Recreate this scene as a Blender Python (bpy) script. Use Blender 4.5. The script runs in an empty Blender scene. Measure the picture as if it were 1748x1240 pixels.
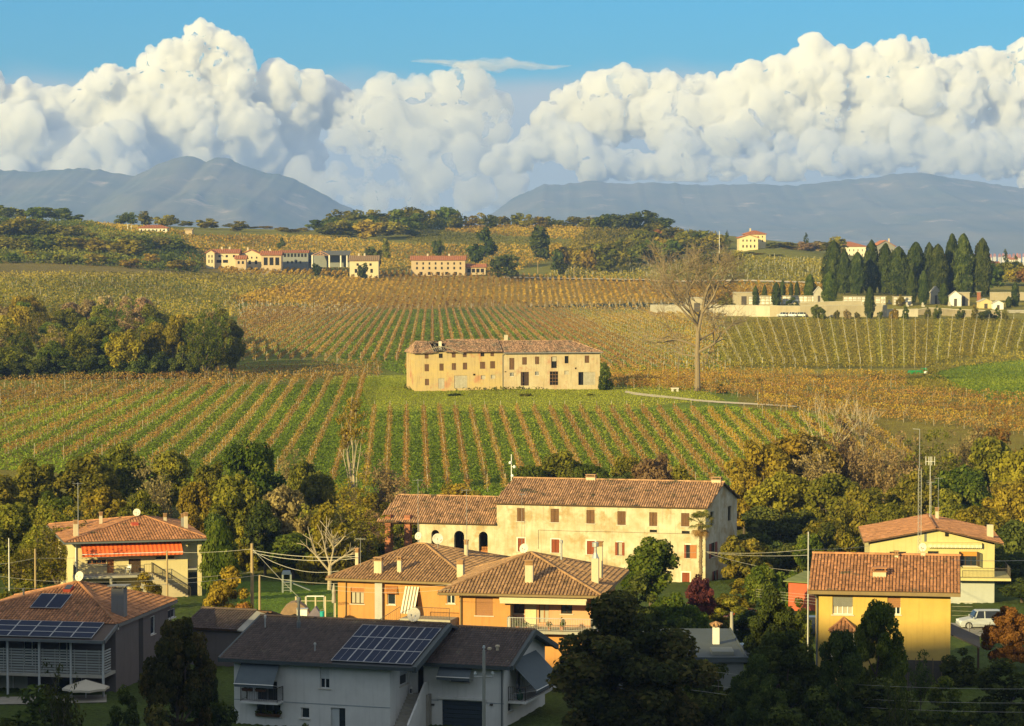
import bpy, math, random
import numpy as np
from mathutils import Vector, Matrix, noise
C = bpy.context.scene.collection
scene = bpy.context.scene
RNG = random.Random(11)
rad = math.radians
F = 4600.0                     # focal length in photo pixels (photo is 1748 x 1240)
PITCH = math.atan((620 - 428) / F)
K = 1.9                        # depth unit used by the layout tables
cam_d = bpy.data.cameras.new('camera')
cam = bpy.data.objects.new('camera', cam_d)
C.objects.link(cam)
cam_d.sensor_width = 36.0
cam_d.lens = 36.0 * F / 1748.0
cam_d.clip_start = 1.0
cam_d.clip_end = 90000.0
cam.rotation_euler = (rad(90) - PITCH, 0, 0)
scene.camera = cam
SUN_EL, SUN_AZ = rad(16.5), rad(38)          # azimuth of travel, from +Y towards +X
world = bpy.data.worlds.new('World')
scene.world = world
world.use_nodes = True
SUN_DIR = Vector((math.sin(SUN_AZ) * math.cos(SUN_EL), math.cos(SUN_AZ) * math.cos(SUN_EL), -math.sin(SUN_EL)))
sun_d = bpy.data.lights.new('sun', 'SUN')
sun_d.energy = 3.9
sun_d.angle = rad(0.6)
sun_d.color = (1.0, 0.80, 0.33)
sun = bpy.data.objects.new('sun', sun_d)
C.objects.link(sun)
sun.rotation_euler = (-SUN_DIR).to_track_quat('Z', 'Y').to_euler()
sun.location = (-200, -260, 150)
scene.view_settings.view_transform = 'Standard'
scene.view_settings.look = 'None'
scene.view_settings.exposure = 1.24
scene.view_settings.gamma = 1.0
scene.view_settings.use_curve_mapping = False
scene.render.engine = 'CYCLES'
cy = scene.cycles
cy.use_denoising = True
cy.max_bounces = 14
cy.diffuse_bounces = 5
cy.glossy_bounces = 2
cy.transmission_bounces = 3
cy.volume_bounces = 12
cy.transparent_max_bounces = 6
cy.caustics_reflective = False
cy.caustics_refractive = False
def world_nodes():
 nt = world.node_tree
 n, l = nt.nodes, nt.links
 for x in list(n):
  n.remove(x)
 out = n.new('ShaderNodeOutputWorld')
 bg = n.new('ShaderNodeBackground')
 bg.inputs['Strength'].default_value = 0.14
 sky = n.new('ShaderNodeTexSky')
 sky.sky_type = 'NISHITA'
 sky.sun_disc = False
 sky.sun_elevation = SUN_EL
 sky.sun_rotation = SUN_AZ + math.pi
 sky.altitude = 150
 sky.air_density = 1.0
 sky.dust_density = 0.3
 sky.ozone_density = 3.0
 tint = n.new('ShaderNodeMix')
 tint.data_type = 'RGBA'
 tint.blend_type = 'MULTIPLY'
 tint.inputs['Factor'].default_value = 1.0
 tint.inputs[7].default_value = (0.045, 0.27, 0.385, 1)
 l.new(sky.outputs[0], tint.inputs[6])
 # thin, soft cloud veil low over the horizon, the same all the way round
 tc = n.new('ShaderNodeTexCoord')
 sep = n.new('ShaderNodeSeparateXYZ')
 l.new(tc.outputs['Generated'], sep.inputs[0])
 mp = n.new('ShaderNodeMapping')
 mp.inputs['Scale'].default_value = (5, 5, 16)
 l.new(tc.outputs['Generated'], mp.inputs[0])
 no = n.new('ShaderNodeTexNoise')
 no.inputs['Scale'].default_value = 2.0
 no.inputs['Detail'].default_value = 7
 no.inputs['Roughness'].default_value = 0.52
 l.new(mp.outputs[0], no.inputs[0])
 mr = n.new('ShaderNodeMapRange')           # less veil with height
 mr.interpolation_type = 'SMOOTHSTEP'
 mr.inputs[1].default_value = 0.04
 mr.inputs[2].default_value = 0.08
 mr.inputs[3].default_value = 0.8
 mr.inputs[4].default_value = -0.25
 l.new(sep.outputs['Z'], mr.inputs[0])
 mh = n.new('ShaderNodeMapRange')           # unseen broken cloud, added above the view to lift the shade
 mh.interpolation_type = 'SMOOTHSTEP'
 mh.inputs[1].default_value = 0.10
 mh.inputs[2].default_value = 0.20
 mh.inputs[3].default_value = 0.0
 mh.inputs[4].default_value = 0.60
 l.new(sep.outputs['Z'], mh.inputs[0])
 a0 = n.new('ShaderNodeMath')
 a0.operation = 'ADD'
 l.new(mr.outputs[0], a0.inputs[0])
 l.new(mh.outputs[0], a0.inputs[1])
 ad = n.new('ShaderNodeMath')
 ad.operation = 'ADD'
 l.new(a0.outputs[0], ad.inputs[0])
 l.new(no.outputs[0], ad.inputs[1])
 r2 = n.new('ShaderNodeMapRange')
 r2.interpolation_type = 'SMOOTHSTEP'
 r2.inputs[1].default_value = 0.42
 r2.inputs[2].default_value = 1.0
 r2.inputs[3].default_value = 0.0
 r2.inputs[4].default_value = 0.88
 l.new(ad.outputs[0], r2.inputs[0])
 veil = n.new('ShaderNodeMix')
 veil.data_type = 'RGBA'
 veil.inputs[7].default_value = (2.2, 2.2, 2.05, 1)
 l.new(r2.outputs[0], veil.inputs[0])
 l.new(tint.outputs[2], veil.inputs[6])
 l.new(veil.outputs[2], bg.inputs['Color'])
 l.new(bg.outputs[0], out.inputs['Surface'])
world_nodes()
CP, SP = math.cos(PITCH), math.sin(PITCH)
def ray(px, py):
 cx, cyy = (px - 874.0) / F, (620.0 - py) / F
 return Vector((cx, CP + cyy * SP, -SP + cyy * CP))
def at(px, py, Y):
 d = ray(px, py)
 return d * (Y / d.y)
def to_px(x, y, z):
 f = y * CP - z * SP
 u = y * SP + z * CP
 return 874 + F * x / f, 620 - F * u / f
CTRL = []
for px in (-300, 0, 300, 600, 874, 1150, 1450, 1748, 2050):
 right = max(0.0, min(1.0, (px - 874) / 700))
 rows = [(95, None, -33.2 + 1.6 * right), (122, None, -33.6), (145, None, -35.4), (160, None, -37.6), (174, None, -38.2),
   (205, 835, None), (240, 745, None), (262, 702, None), (285, 665, None), (335, 640, None)]
 for Y, py, z in rows:
  if z is None:
   z = at(px, py, Y * K).z
  CTRL.append((px, Y, z))
far = {
 -300: [(450, 560), (600, 474), (680, 440), (800, 388), (890, 372)],
 0: [(450, 556), (600, 474), (680, 440), (800, 392), (890, 374)],
 300: [(450, 565), (600, 474), (660, 464), (690, 452), (780, 402), (880, 388)],
 600: [(450, 573), (600, 526), (640, 500), (670, 476), (700, 466), (800, 418), (900, 392)],
 874: [(450, 573), (600, 527), (640, 502), (690, 470), (760, 440), (830, 404), (900, 386)],
 1150: [(450, 573), (600, 528), (640, 502), (690, 472), (760, 440), (850, 404), (900, 392)],
 1300: [(400, 582), (470, 545), (510, 520), (620, 480), (720, 424), (800, 424)],
 1450: [(400, 590), (470, 543), (520, 508), (620, 478), (720, 445), (800, 436)],
 1748: [(400, 590), (470, 546), (520, 512), (620, 486), (760, 462), (900, 455)],
 2050: [(400, 590), (470, 546), (520, 512), (620, 486), (760, 462), (900, 455)],
}
for px, lst in far.items():
 for Y, py in lst:
  CTRL.append((px, Y, at(px, py, Y * K).z))
class RBF:
 def __init__(self, pts):
  p = np.array(pts, float)
  self.xy = np.stack([p[:, 0] / 500.0, np.log(p[:, 1]) * 3.2], 1)
  n = len(p)
  d = np.sqrt(((self.xy[:, None] - self.xy[None]) ** 2).sum(-1) + 0.02)
  A = np.zeros((n + 3, n + 3))
  A[:n, :n] = d - np.eye(n) * 0.012
  A[:n, n:n + 2] = self.xy
  A[:n, n + 2] = 1
  A[n:, :n] = A[:n, n:].T
  self.w = np.linalg.solve(A, np.concatenate([p[:, 2], [0, 0, 0]]))
 def __call__(self, px, Y):
  q = np.stack([np.asarray(px, float) / 500.0, np.log(np.asarray(Y, float)) * 3.2], -1)
  sh = q.shape[:-1]
  q = q.reshape(-1, 2)
  out = np.empty(len(q))
  for i in range(0, len(q), 20000):
   s = q[i:i + 20000]
   d = np.sqrt(((s[:, None] - self.xy[None]) ** 2).sum(-1) + 0.02)
   out[i:i + 20000] = d @ self.w[:-3] + s @ self.w[-3:-1] + self.w[-1]
  return out.reshape(sh)
rbf = RBF(CTRL)
SA, CA = math.sin(SUN_AZ), math.cos(SUN_AZ)
def smooth(a, b, x):
 t = np.clip((x - a) / (b - a), 0, 1)
 return t * t * (3 - 2 * t)
def terrain(x, y):
 """height of the ground, for arrays"""
 x = np.asarray(x, float)
 y = np.asarray(y, float)
 yy = np.maximum(y, 60.0)
 px = np.clip(874 + F * x / yy, -300, 2050)
 base = rbf(px, np.clip(yy / K, 95, 890))
 # far plain
 t = smooth(900 * K, 1500 * K, y)
 base = base * (1 - t) + (-42.0) * t
 near = -1.8 - 32.5 * smooth(4, 112, y)
 w = smooth(112, 180, y)
 base = base * w + near * (1 - w) + 0.0
 # the spur of the camera hill, left of the view
 s = x * SA + y * CA
 c = -x * CA + y * SA
 crest = np.interp(c, [50, 60, 93, 102, 117, 128, 136, 148, 158, 215], [37, 38.4, 39.4, 38.0, 34.6, 32.6, 32.6, 33.2, 32.4, 6])
 crest = crest + 0.25 * np.sin(c * 0.31) + 0.2 * np.sin(c * 0.83 + 1)
 h = crest - 70 * smooth(0, 98, s + 58) - 40 * smooth(0, 170, -58 - s)
 h = h - 70 * (1 - smooth(14, 60, c))
 h = h - 60 * smooth(200, 320, c)
 k = np.maximum(base, h)
 return k
def T(x, y):
 return float(terrain(np.array([x]), np.array([y]))[0])
def ground(px, py, y0=110, y1=5000):
 """first place where the sight line through a pixel meets the ground"""
 d = ray(px, py)
 ys = np.geomspace(y0, y1, 900)
 xs = d.x / d.y * ys
 zs = d.z / d.y * ys
 below = zs < terrain(xs, ys)
 i = int(np.argmax(below)) if below.any() else len(ys) - 1
 i = max(i, 1)
 a, b = ys[i - 1], ys[i]
 for _ in range(18):
  m = (a + b) / 2
  if d.z / d.y * m < T(d.x / d.y * m, m):
   b = m
  else:
   a = m
 return Vector((d.x / d.y * b, b, T(d.x / d.y * b, b)))
def link(name, data, parent=None, loc=None, rotz=0.0):
 o = bpy.data.objects.new(name, data)
 C.objects.link(o)
 if parent is not None:
  o.parent = parent
 if loc is not None:
  o.location = loc
 if rotz:
  o.rotation_euler = (0, 0, rotz)
 return o
def tag(o, label=None, cat=None, group=None, kind=None):
 if label:
  o['label'] = label
 if cat:
  o['category'] = cat
 if group:
  o['group'] = group
 if kind:
  o['kind'] = kind
 return o
def empty(name, loc, rotz=0.0, label=None, cat=None, group=None):
 o = link(name, None, None, loc, rotz)
 return tag(o, label, cat, group)
def mesh_np(name, verts, faces, mat, tone=None, smooth_=False):
 """verts (N,3), faces (M,k) arrays of one polygon size"""
 verts = np.asarray(verts, np.float32)
 faces = np.asarray(faces, np.int32)
 me = bpy.data.meshes.new(name)
 k = faces.shape[1]
 me.vertices.add(len(verts))
 me.vertices.foreach_set('co', verts.ravel())
 me.loops.add(faces.size)
 me.loops.foreach_set('vertex_index', faces.ravel())
 me.polygons.add(len(faces))
 me.polygons.foreach_set('loop_start', np.arange(0, faces.size, k, dtype=np.int32))
 if tone is not None:
  a = me.attributes.new('tone', 'FLOAT', 'FACE')
  a.data.foreach_set('value', np.asarray(tone, np.float32))
 me.update(calc_edges=True)
 if smooth_:
  me.polygons.foreach_set('use_smooth', np.ones(len(faces), bool))
 if mat:
  me.materials.append(mat)
 return me
class MB:
 """collects shapes for ONE mesh object"""
 def __init__(self, skew=0.0):
  self.v, self.f, self.t = [], [], []
  self.skew = skew
 def add(self, vs, fs, tone=0.5):
  b = len(self.v)
  self.v.extend([tuple(p) for p in vs])
  self.f.extend([tuple(i + b for i in f) for f in fs])
  self.t.extend([tone] * len(fs))
  return self
 def quad(self, a, b, c, d, tone=0.5):
  return self.add([a, b, c, d], [(0, 1, 2, 3)], tone)
 def box(self, a, b, tone=0.5):
  x0, y0, z0 = a
  x1, y1, z1 = b
  v = [(x0, y0, z0), (x1, y0, z0), (x1, y1, z0), (x0, y1, z0), (x0, y0, z1), (x1, y0, z1), (x1, y1, z1), (x0, y1, z1)]
  return self.add(v, [(0, 3, 2, 1), (4, 5, 6, 7), (0, 1, 5, 4), (1, 2, 6, 5), (2, 3, 7, 6), (3, 0, 4, 7)], tone)
 def hexa(self, v, tone=0.5):
  """box from 8 corners, bottom ring then top ring"""
  return self.add(v, [(0, 3, 2, 1), (4, 5, 6, 7), (0, 1, 5, 4), (1, 2, 6, 5), (2, 3, 7, 6), (3, 0, 4, 7)], tone)
 def prism(self, ring0, ring1, tone=0.5):
  n = len(ring0)
  fs = [tuple(range(n - 1, -1, -1)), tuple(range(n, 2 * n))]
  fs += [(i, (i + 1) % n, n + (i + 1) % n, n + i) for i in range(n)]
  return self.add(list(ring0) + list(ring1), fs, tone)
 def tube(self, p, q, r, r2=None, n=6, tone=0.5, caps=True):
  p, q = Vector(p), Vector(q)
  r2 = r if r2 is None else r2
  d = (q - p)
  if d.length < 1e-6:
   return self
  d.normalize()
  a = d.orthogonal().normalized()
  b = d.cross(a)
  v = []
  for o, rr in ((p, r), (q, r2)):
   for i in range(n):
    t = 2 * math.pi * i / n
    v.append(o + (a * math.cos(t) + b * math.sin(t)) * rr)
  fs = [(i, (i + 1) % n, n + (i + 1) % n, n + i) for i in range(n)]
  if caps:
   fs += [tuple(range(n - 1, -1, -1)), tuple(range(n, 2 * n))]
  return self.add(v, fs, tone)
 def path(self, pts, r, n=6, tone=0.5):
  for a, b in zip(pts[:-1], pts[1:]):
   self.tube(a, b, r, r, n, tone)
  return self
 def lathe(self, prof, o=(0, 0, 0), n=12, tone=0.5):
  v, fs = [], []
  for r, z in prof:
   for i in range(n):
    t = 2 * math.pi * i / n
    v.append((o[0] + r * math.cos(t), o[1] + r * math.sin(t), o[2] + z))
  for k in range(len(prof) - 1):
   fs += [(k * n + i, k * n + (i + 1) % n, (k + 1) * n + (i + 1) % n, (k + 1) * n + i) for i in range(n)]
  fs += [tuple(range(n - 1, -1, -1)), tuple(range((len(prof) - 1) * n, len(prof) * n))]
  return self.add(v, fs, tone)
 def xform(self, M):
  self.v = [tuple(M @ Vector(p)) for p in self.v]
  return self
 def mesh(self, name, mat, smooth_=False):
  me = bpy.data.meshes.new(name)
  k = self.skew
  me.from_pydata([(x + k * y, y, z) for x, y, z in self.v] if k else self.v, [], self.f)
  a = me.attributes.new('tone', 'FLOAT', 'FACE')
  a.data.foreach_set('value', self.t)
  if smooth_:
   for p in me.polygons:
    p.use_smooth = True
  for m in (mat if isinstance(mat, (list, tuple)) else [mat]):
   me.materials.append(m)
  me.update()
  return me
 def build(self, name, mat, parent=None, loc=None, rotz=0.0, smooth_=False, kind=None):
  o = link(name, self.mesh(name, mat, smooth_), parent, loc, rotz)
  if kind:
   o['kind'] = kind
  return o
MATS = {}
def mat(name, c, c2=None, scale=1.5, rough=0.8, bump=0.0, tone=0.0, objrand=0.0, metal=0.0, spec=0.25, contrast=0.25,
  c3=None, scale3=0.3, lo3=0.55, stretch=(1, 1, 1), streak=0.0):
 if name in MATS:
  return MATS[name]
 m = bpy.data.materials.new(name)
 MATS[name] = m
 m.use_nodes = True
 nt = m.node_tree
 n, l = nt.nodes, nt.links
 b = n['Principled BSDF']
 b.inputs['Roughness'].default_value = rough
 b.inputs['Metallic'].default_value = metal
 b.inputs['Specular IOR Level'].default_value = spec
 tc = n.new('ShaderNodeTexCoord')
 mp = n.new('ShaderNodeMapping')
 mp.inputs['Scale'].default_value = stretch
 l.new(tc.outputs['Object'], mp.inputs[0])
 no = n.new('ShaderNodeTexNoise')
 no.inputs['Scale'].default_value = scale
 no.inputs['Detail'].default_value = 7
 no.inputs['Roughness'].default_value = 0.62
 l.new(mp.outputs[0], no.inputs[0])
 c2 = c2 or tuple(x * 0.82 for x in c)
 def mixer(fac, a, bcol, blend='MIX'):
  x = n.new('ShaderNodeMix')
  x.data_type = 'RGBA'
  x.blend_type = blend
  for sock, val in ((x.inputs[0], fac), (x.inputs[6], a), (x.inputs[7], bcol)):
   if hasattr(val, 'links') or hasattr(val, 'is_linked'):
    l.new(val, sock)
   elif isinstance(val, (int, float)):
    sock.default_value = val
   else:
    sock.default_value = (*val, 1)
  return x.outputs[2]
 def ramp(src, lo, hi, a=0.0, bb=1.0):
  r = n.new('ShaderNodeMapRange')
  r.inputs[1].default_value = lo
  r.inputs[2].default_value = hi
  r.inputs[3].default_value = a
  r.inputs[4].default_value = bb
  l.new(src, r.inputs[0])
  return r.outputs[0]
 col = mixer(ramp(no.outputs[0], 0.5 - contrast, 0.5 + contrast), c, c2)
 if c3:
  n3 = n.new('ShaderNodeTexNoise')
  n3.inputs['Scale'].default_value = scale3
  n3.inputs['Detail'].default_value = 8
  n3.inputs['Roughness'].default_value = 0.68
  l.new(tc.outputs['Object'], n3.inputs[0])
  col = mixer(ramp(n3.outputs[0], lo3, lo3 + 0.09), col, c3)
 if streak:
  ms = n.new('ShaderNodeMapping')
  ms.inputs['Scale'].default_value = (2.2, 2.2, 0.16)
  l.new(tc.outputs['Object'], ms.inputs[0])
  ns = n.new('ShaderNodeTexNoise')
  ns.inputs['Scale'].default_value = 1.6
  ns.inputs['Detail'].default_value = 6
  l.new(ms.outputs[0], ns.inputs[0])
  col = mixer(ramp(ns.outputs[0], 0.52, 0.78, 0, streak), col, tuple(x * 0.35 for x in c))
 if tone:
  at_ = n.new('ShaderNodeAttribute')
  at_.attribute_name = 'tone'
  v = ramp(at_.outputs['Fac'], 0, 1, 1 - tone, 1 + tone)
  cmb = n.new('ShaderNodeCombineColor')
  for i in range(3):
   l.new(v, cmb.inputs[i])
  col = mixer(1.0, col, cmb.outputs[0], 'MULTIPLY')
 if objrand:
  oi = n.new('ShaderNodeObjectInfo')
  hs = n.new('ShaderNodeHueSaturation')
  l.new(ramp(oi.outputs['Random'], 0, 1, 1 - objrand, 1 + objrand), hs.inputs['Value'])
  l.new(col, hs.inputs['Color'])
  col = hs.outputs[0]
 l.new(col, b.inputs['Base Color'])
 if bump:
  bp = n.new('ShaderNodeBump')
  bp.inputs['Strength'].default_value = min(1.0, bump)
  bp.inputs['Distance'].default_value = 0.06
  l.new(no.outputs[0], bp.inputs['Height'])
  l.new(bp.outputs[0], b.inputs['Normal'])
 return m
def leaf(name, cols, transl=0.42, objrand=0.25, hue=0.02):
 """foliage: cols = list of linear colours run through by the per-leaf tone"""
 if name in MATS:
  return MATS[name]
 m = bpy.data.materials.new(name)
 MATS[name] = m
 m.use_nodes = True
 nt = m.node_tree
 n, l = nt.nodes, nt.links
 n.remove(n['Principled BSDF'])
 at_ = n.new('ShaderNodeAttribute')
 at_.attribute_name = 'tone'
 r = n.new('ShaderNodeValToRGB')
 els = r.color_ramp.elements
 els[0].color = (*cols[0], 1)
 els[1].color = (*cols[-1], 1)
 for i, c in enumerate(cols[1:-1], 1):
  e = els.new(i / (len(cols) - 1))
  e.color = (*c, 1)
 l.new(at_.outputs['Fac'], r.inputs[0])
 oi = n.new('ShaderNodeObjectInfo')
 hs = n.new('ShaderNodeHueSaturation')
 mv = n.new('ShaderNodeMapRange')
 mv.inputs[3].default_value = 1 - objrand
 mv.inputs[4].default_value = 1 + objrand
 l.new(oi.outputs['Random'], mv.inputs[0])
 l.new(mv.outputs[0], hs.inputs['Value'])
 mh = n.new('ShaderNodeMath')
 mh.operation = 'MULTIPLY'
 mh.inputs[1].default_value = 7.31
 l.new(oi.outputs['Random'], mh.inputs[0])
 fr = n.new('ShaderNodeMath')
 fr.operation = 'FRACT'
 l.new(mh.outputs[0], fr.inputs[0])
 mv2 = n.new('ShaderNodeMapRange')
 mv2.inputs[3].default_value = 0.5 - hue
 mv2.inputs[4].default_value = 0.5 + hue
 l.new(fr.outputs[0], mv2.inputs[0])
 l.new(mv2.outputs[0], hs.inputs['Hue'])
 l.new(r.outputs[0], hs.inputs['Color'])
 d = n.new('ShaderNodeBsdfDiffuse')
 t = n.new('ShaderNodeBsdfTranslucent')
 mx = n.new('ShaderNodeMixShader')
 mx.inputs[0].default_value = transl
 l.new(hs.outputs[0], d.inputs[0])
 l.new(hs.outputs[0], t.inputs[0])
 l.new(d.outputs[0], mx.inputs[1])
 l.new(t.outputs[0], mx.inputs[2])
 l.new(mx.outputs[0], n['Material Output'].inputs['Surface'])
 return m
def glass_mat(name='window_glass', c=(0.02, 0.028, 0.035)):
 if name in MATS:
  return MATS[name]
 m = mat(name, c, c, rough=0.08, spec=0.6)
 return m
def inpoly(px, py, poly):
 r = np.zeros(px.shape, bool)
 n = len(poly)
 for i in range(n):
  x0, y0 = poly[i]
  x1, y1 = poly[(i + 1) % n]
  c = (y0 > py) != (y1 > py)
  xi = x0 + (py - y0) * (x1 - x0) / ((y1 - y0) if y1 != y0 else 1e-9)
  r ^= c & (px < xi)
 return r
MEADOW = [(1582, 644), (1604, 634), (1648, 624), (1760, 612), (1900, 604), (1900, 700), (1760, 690), (1690, 682), (1630, 662)]
LAWN = [(600, 660), (620, 640), (690, 640), (1040, 640), (1050, 660), (1120, 652), (1165, 655), (1210, 672), (1240, 686),
  (1150, 688), (1060, 700), (900, 702), (760, 704), (632, 704)]
GOLD = [(390, 512), (470, 492), (560, 474), (700, 470), (900, 472), (1110, 480), (1420, 488), (1420, 516), (1110, 517), (1000, 520), (700, 528), (420, 520)]
def build_ground():
 ys = np.concatenate([np.linspace(-420, -60, 10), np.linspace(-40, 90, 22), np.geomspace(95, 1720, 430),
       np.geomspace(1800, 30000, 26)])
 fr = np.linspace(-0.212, 0.212, 440)
 side = np.geomspace(0.23, 1.3, 26)
 tt = np.concatenate([-side[::-1], fr, side])
 Yg = np.maximum(ys, 130.0)
 X = Yg[:, None] * tt[None, :]
 Yv = np.repeat(ys[:, None], len(tt), 1)
 Z = terrain(X.ravel(), Yv.ravel()).reshape(X.shape)
 rs = np.random.RandomState(3)
 rough = np.where((Yv > 95) & (Yv < 1800), 0.07, 0.0)
 Z = Z + rs.uniform(-1, 1, Z.shape) * rough
 nr, nc = X.shape
 v = np.stack([X, Yv, Z], -1).reshape(-1, 3)
 idx = np.arange(nr * nc).reshape(nr, nc)
 f = np.stack([idx[:-1, :-1], idx[:-1, 1:], idx[1:, 1:], idx[1:, :-1]], -1).reshape(-1, 4)
 # what grows where: true surface colours of grass, soil and stubble
 fw = Yv * CP - Z * SP
 px = np.where(fw > 5, 874 + F * X / np.maximum(fw, 5), 874 + 5000 * np.sign(X))
 py = np.where(fw > 5, 620 - F * (Yv * SP + Z * CP) / np.maximum(fw, 5), 3000)
 Y0 = Yv / K
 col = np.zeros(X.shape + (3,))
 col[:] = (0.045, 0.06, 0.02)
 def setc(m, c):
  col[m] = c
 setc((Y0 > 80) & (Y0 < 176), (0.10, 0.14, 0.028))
 setc((Y0 >= 166) & (Y0 < 203), (0.15, 0.155, 0.034))
 fv = (Y0 >= 200) & (Y0 < 287)
 setc(fv, (0.21, 0.275, 0.036))
 setc(fv & (px < 430), (0.22, 0.24, 0.04))
 setc(fv & (px < 230), (0.24, 0.215, 0.045))
 setc(fv & (px > 1260), (0.28, 0.235, 0.045))
 setc((Y0 >= 287) & (Y0 < 605), (0.21, 0.235, 0.036))
 setc((Y0 >= 287) & (Y0 < 605) & (px > 1110), (0.31, 0.275, 0.05))
 setc((Y0 >= 600) & (Y0 < 692) & (px < 560), (0.25, 0.2, 0.05))
 setc((Y0 >= 692) & (Y0 < 960), (0.26, 0.25, 0.045))
 setc((Y0 >= 692) & (Y0 < 960) & (px > 1180), (0.24, 0.235, 0.045))
 setc((Y0 >= 590) & (Y0 < 700) & inpoly(px, py, GOLD), (0.42, 0.285, 0.05))
 setc((Y0 >= 500) & (Y0 < 720) & (px > 1110) & (py < 486), (0.26, 0.25, 0.045))
 setc((Y0 > 265) & (Y0 < 400) & inpoly(px, py, LAWN), (0.30, 0.31, 0.04))
 setc((Y0 > 240) & (Y0 < 420) & inpoly(px, py, MEADOW), (0.19, 0.29, 0.04))
 setc((Y0 > 112) & (Y0 < 160) & (px > 405) & (px < 600), (0.15, 0.24, 0.03))
 setc(Y0 >= 960, (0.085, 0.1, 0.045))
 m = bpy.data.materials.new('ground_cover')
 m.use_nodes = True
 nt = m.node_tree
 n, l = nt.nodes, nt.links
 b = n['Principled BSDF']
 b.inputs['Roughness'].default_value = 0.95
 b.inputs['Specular IOR Level'].default_value = 0.05
 a = n.new('ShaderNodeAttribute')
 a.attribute_name = 'cover'
 tc = n.new('ShaderNodeTexCoord')
 prev = a.outputs['Color']
 for sc, amt, tintc in ((0.02, 0.5, (0.55, 0.6, 0.7)), (0.25, 0.55, (0.62, 0.5, 0.75)), (2.6, 0.75, (0.45, 0.42, 0.5))):
  no = n.new('ShaderNodeTexNoise')
  no.inputs['Scale'].default_value = sc
  no.inputs['Detail'].default_value = 6
  no.inputs['Roughness'].default_value = 0.65
  l.new(tc.outputs['Object'], no.inputs[0])
  r = n.new('ShaderNodeMapRange')
  r.inputs[1].default_value = 0.42
  r.inputs[2].default_value = 0.68
  r.inputs[4].default_value = amt
  l.new(no.outputs[0], r.inputs[0])
  x = n.new('ShaderNodeMix')
  x.data_type = 'RGBA'
  x.blend_type = 'MULTIPLY'
  x.inputs[7].default_value = (*tintc, 1)
  l.new(r.outputs[0], x.inputs[0])
  l.new(prev, x.inputs[6])
  prev = x.outputs[2]
 l.new(prev, b.inputs['Base Color'])
 bp = n.new('ShaderNodeBump')
 bp.inputs['Strength'].default_value = 1.0
 bp.inputs['Distance'].default_value = 0.45
 l.new(no.outputs[0], bp.inputs['Height'])
 l.new(bp.outputs[0], b.inputs['Normal'])
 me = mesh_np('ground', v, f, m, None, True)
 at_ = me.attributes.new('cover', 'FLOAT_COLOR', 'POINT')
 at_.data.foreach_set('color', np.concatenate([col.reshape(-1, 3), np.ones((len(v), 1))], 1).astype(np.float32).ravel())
 o = link('ground', me)
 o['kind'] = 'structure'
build_ground()
def drape(name, poly_px, off, m, step=None, y0=110):
 """a sheet laid on the ground, outlined by a strip of left/right pixel pairs"""
 v, f = [], []
 for (ax, ay), (bx, by) in poly_px:
  for k in range(4):
   t = k / 3
   g = ground(ax + (bx - ax) * t, ay + (by - ay) * t, y0)
   v.append((g.x, g.y, g.z + off))
 n = len(poly_px)
 for i in range(n - 1):
  for k in range(3):
   f.append((i * 4 + k, i * 4 + k + 1, (i + 1) * 4 + k + 1, (i + 1) * 4 + k))
 mb = MB()
 mb.add(v, f)
 o = mb.build(name, m)
 o['kind'] = 'structure'
 return o
gravel = mat('gravel_drive', (0.30, 0.27, 0.22), (0.22, 0.2, 0.16), scale=0.8, rough=0.95, contrast=0.15)
drape('gravel_drive', [((1222, 1064), (1222, 1084)), ((1300, 1064), (1300, 1084)), ((1390, 1062), (1390, 1082)), ((1480, 1062), (1480, 1082)), ((1600, 1064), (1600, 1086)), ((1690, 1066), (1690, 1088)), ((1780, 1068), (1780, 1090))], 0.05, gravel, y0=150)
drape('paved_terrace', [((-60, 1192), (-60, 1204)), ((60, 1190), (60, 1203)), ((182, 1187), (182, 1200))], 0.05, gravel, y0=150)
dirt = mat('dirt_track', (0.62, 0.52, 0.36), (0.46, 0.38, 0.24), scale=3, rough=0.95, contrast=0.15, bump=1.0)
drape('dirt_path', [((1068, 668), (1066, 671)), ((1085, 671), (1084, 675)), ((1110, 674), (1110, 678)), ((1150, 678), (1150, 681.5)), ((1190, 683), (1190, 686)),
     ((1230, 686), (1230, 689)), ((1290, 689.5), (1290, 692)), ((1360, 694), (1360, 696))], 0.1, dirt, y0=400)
drape('farm_track', [((1110, 480), (1110, 482)), ((1180, 481), (1180, 483)), ((1260, 479), (1260, 481.5)), ((1330, 481), (1330, 483.5)), ((1400, 484), (1400, 486))], 0.5, dirt, y0=900)
drape('dirt_path', [((860, 474.5), (860, 476)), ((900, 475), (900, 476.6)), ((940, 476), (940, 477.6)), ((1000, 477), (1000, 478.4)), ((1110, 478.5), (1110, 480))], 0.5, dirt, y0=900)
drape('dirt_path', [((452, 458), (462, 458)), ((449, 464), (461, 464)), ((446, 470), (459, 470))], 0.3, dirt, y0=1000)
def interp(tab, x):
 xs, ysv = zip(*tab)
 return np.interp(x, xs, ysv)
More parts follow.
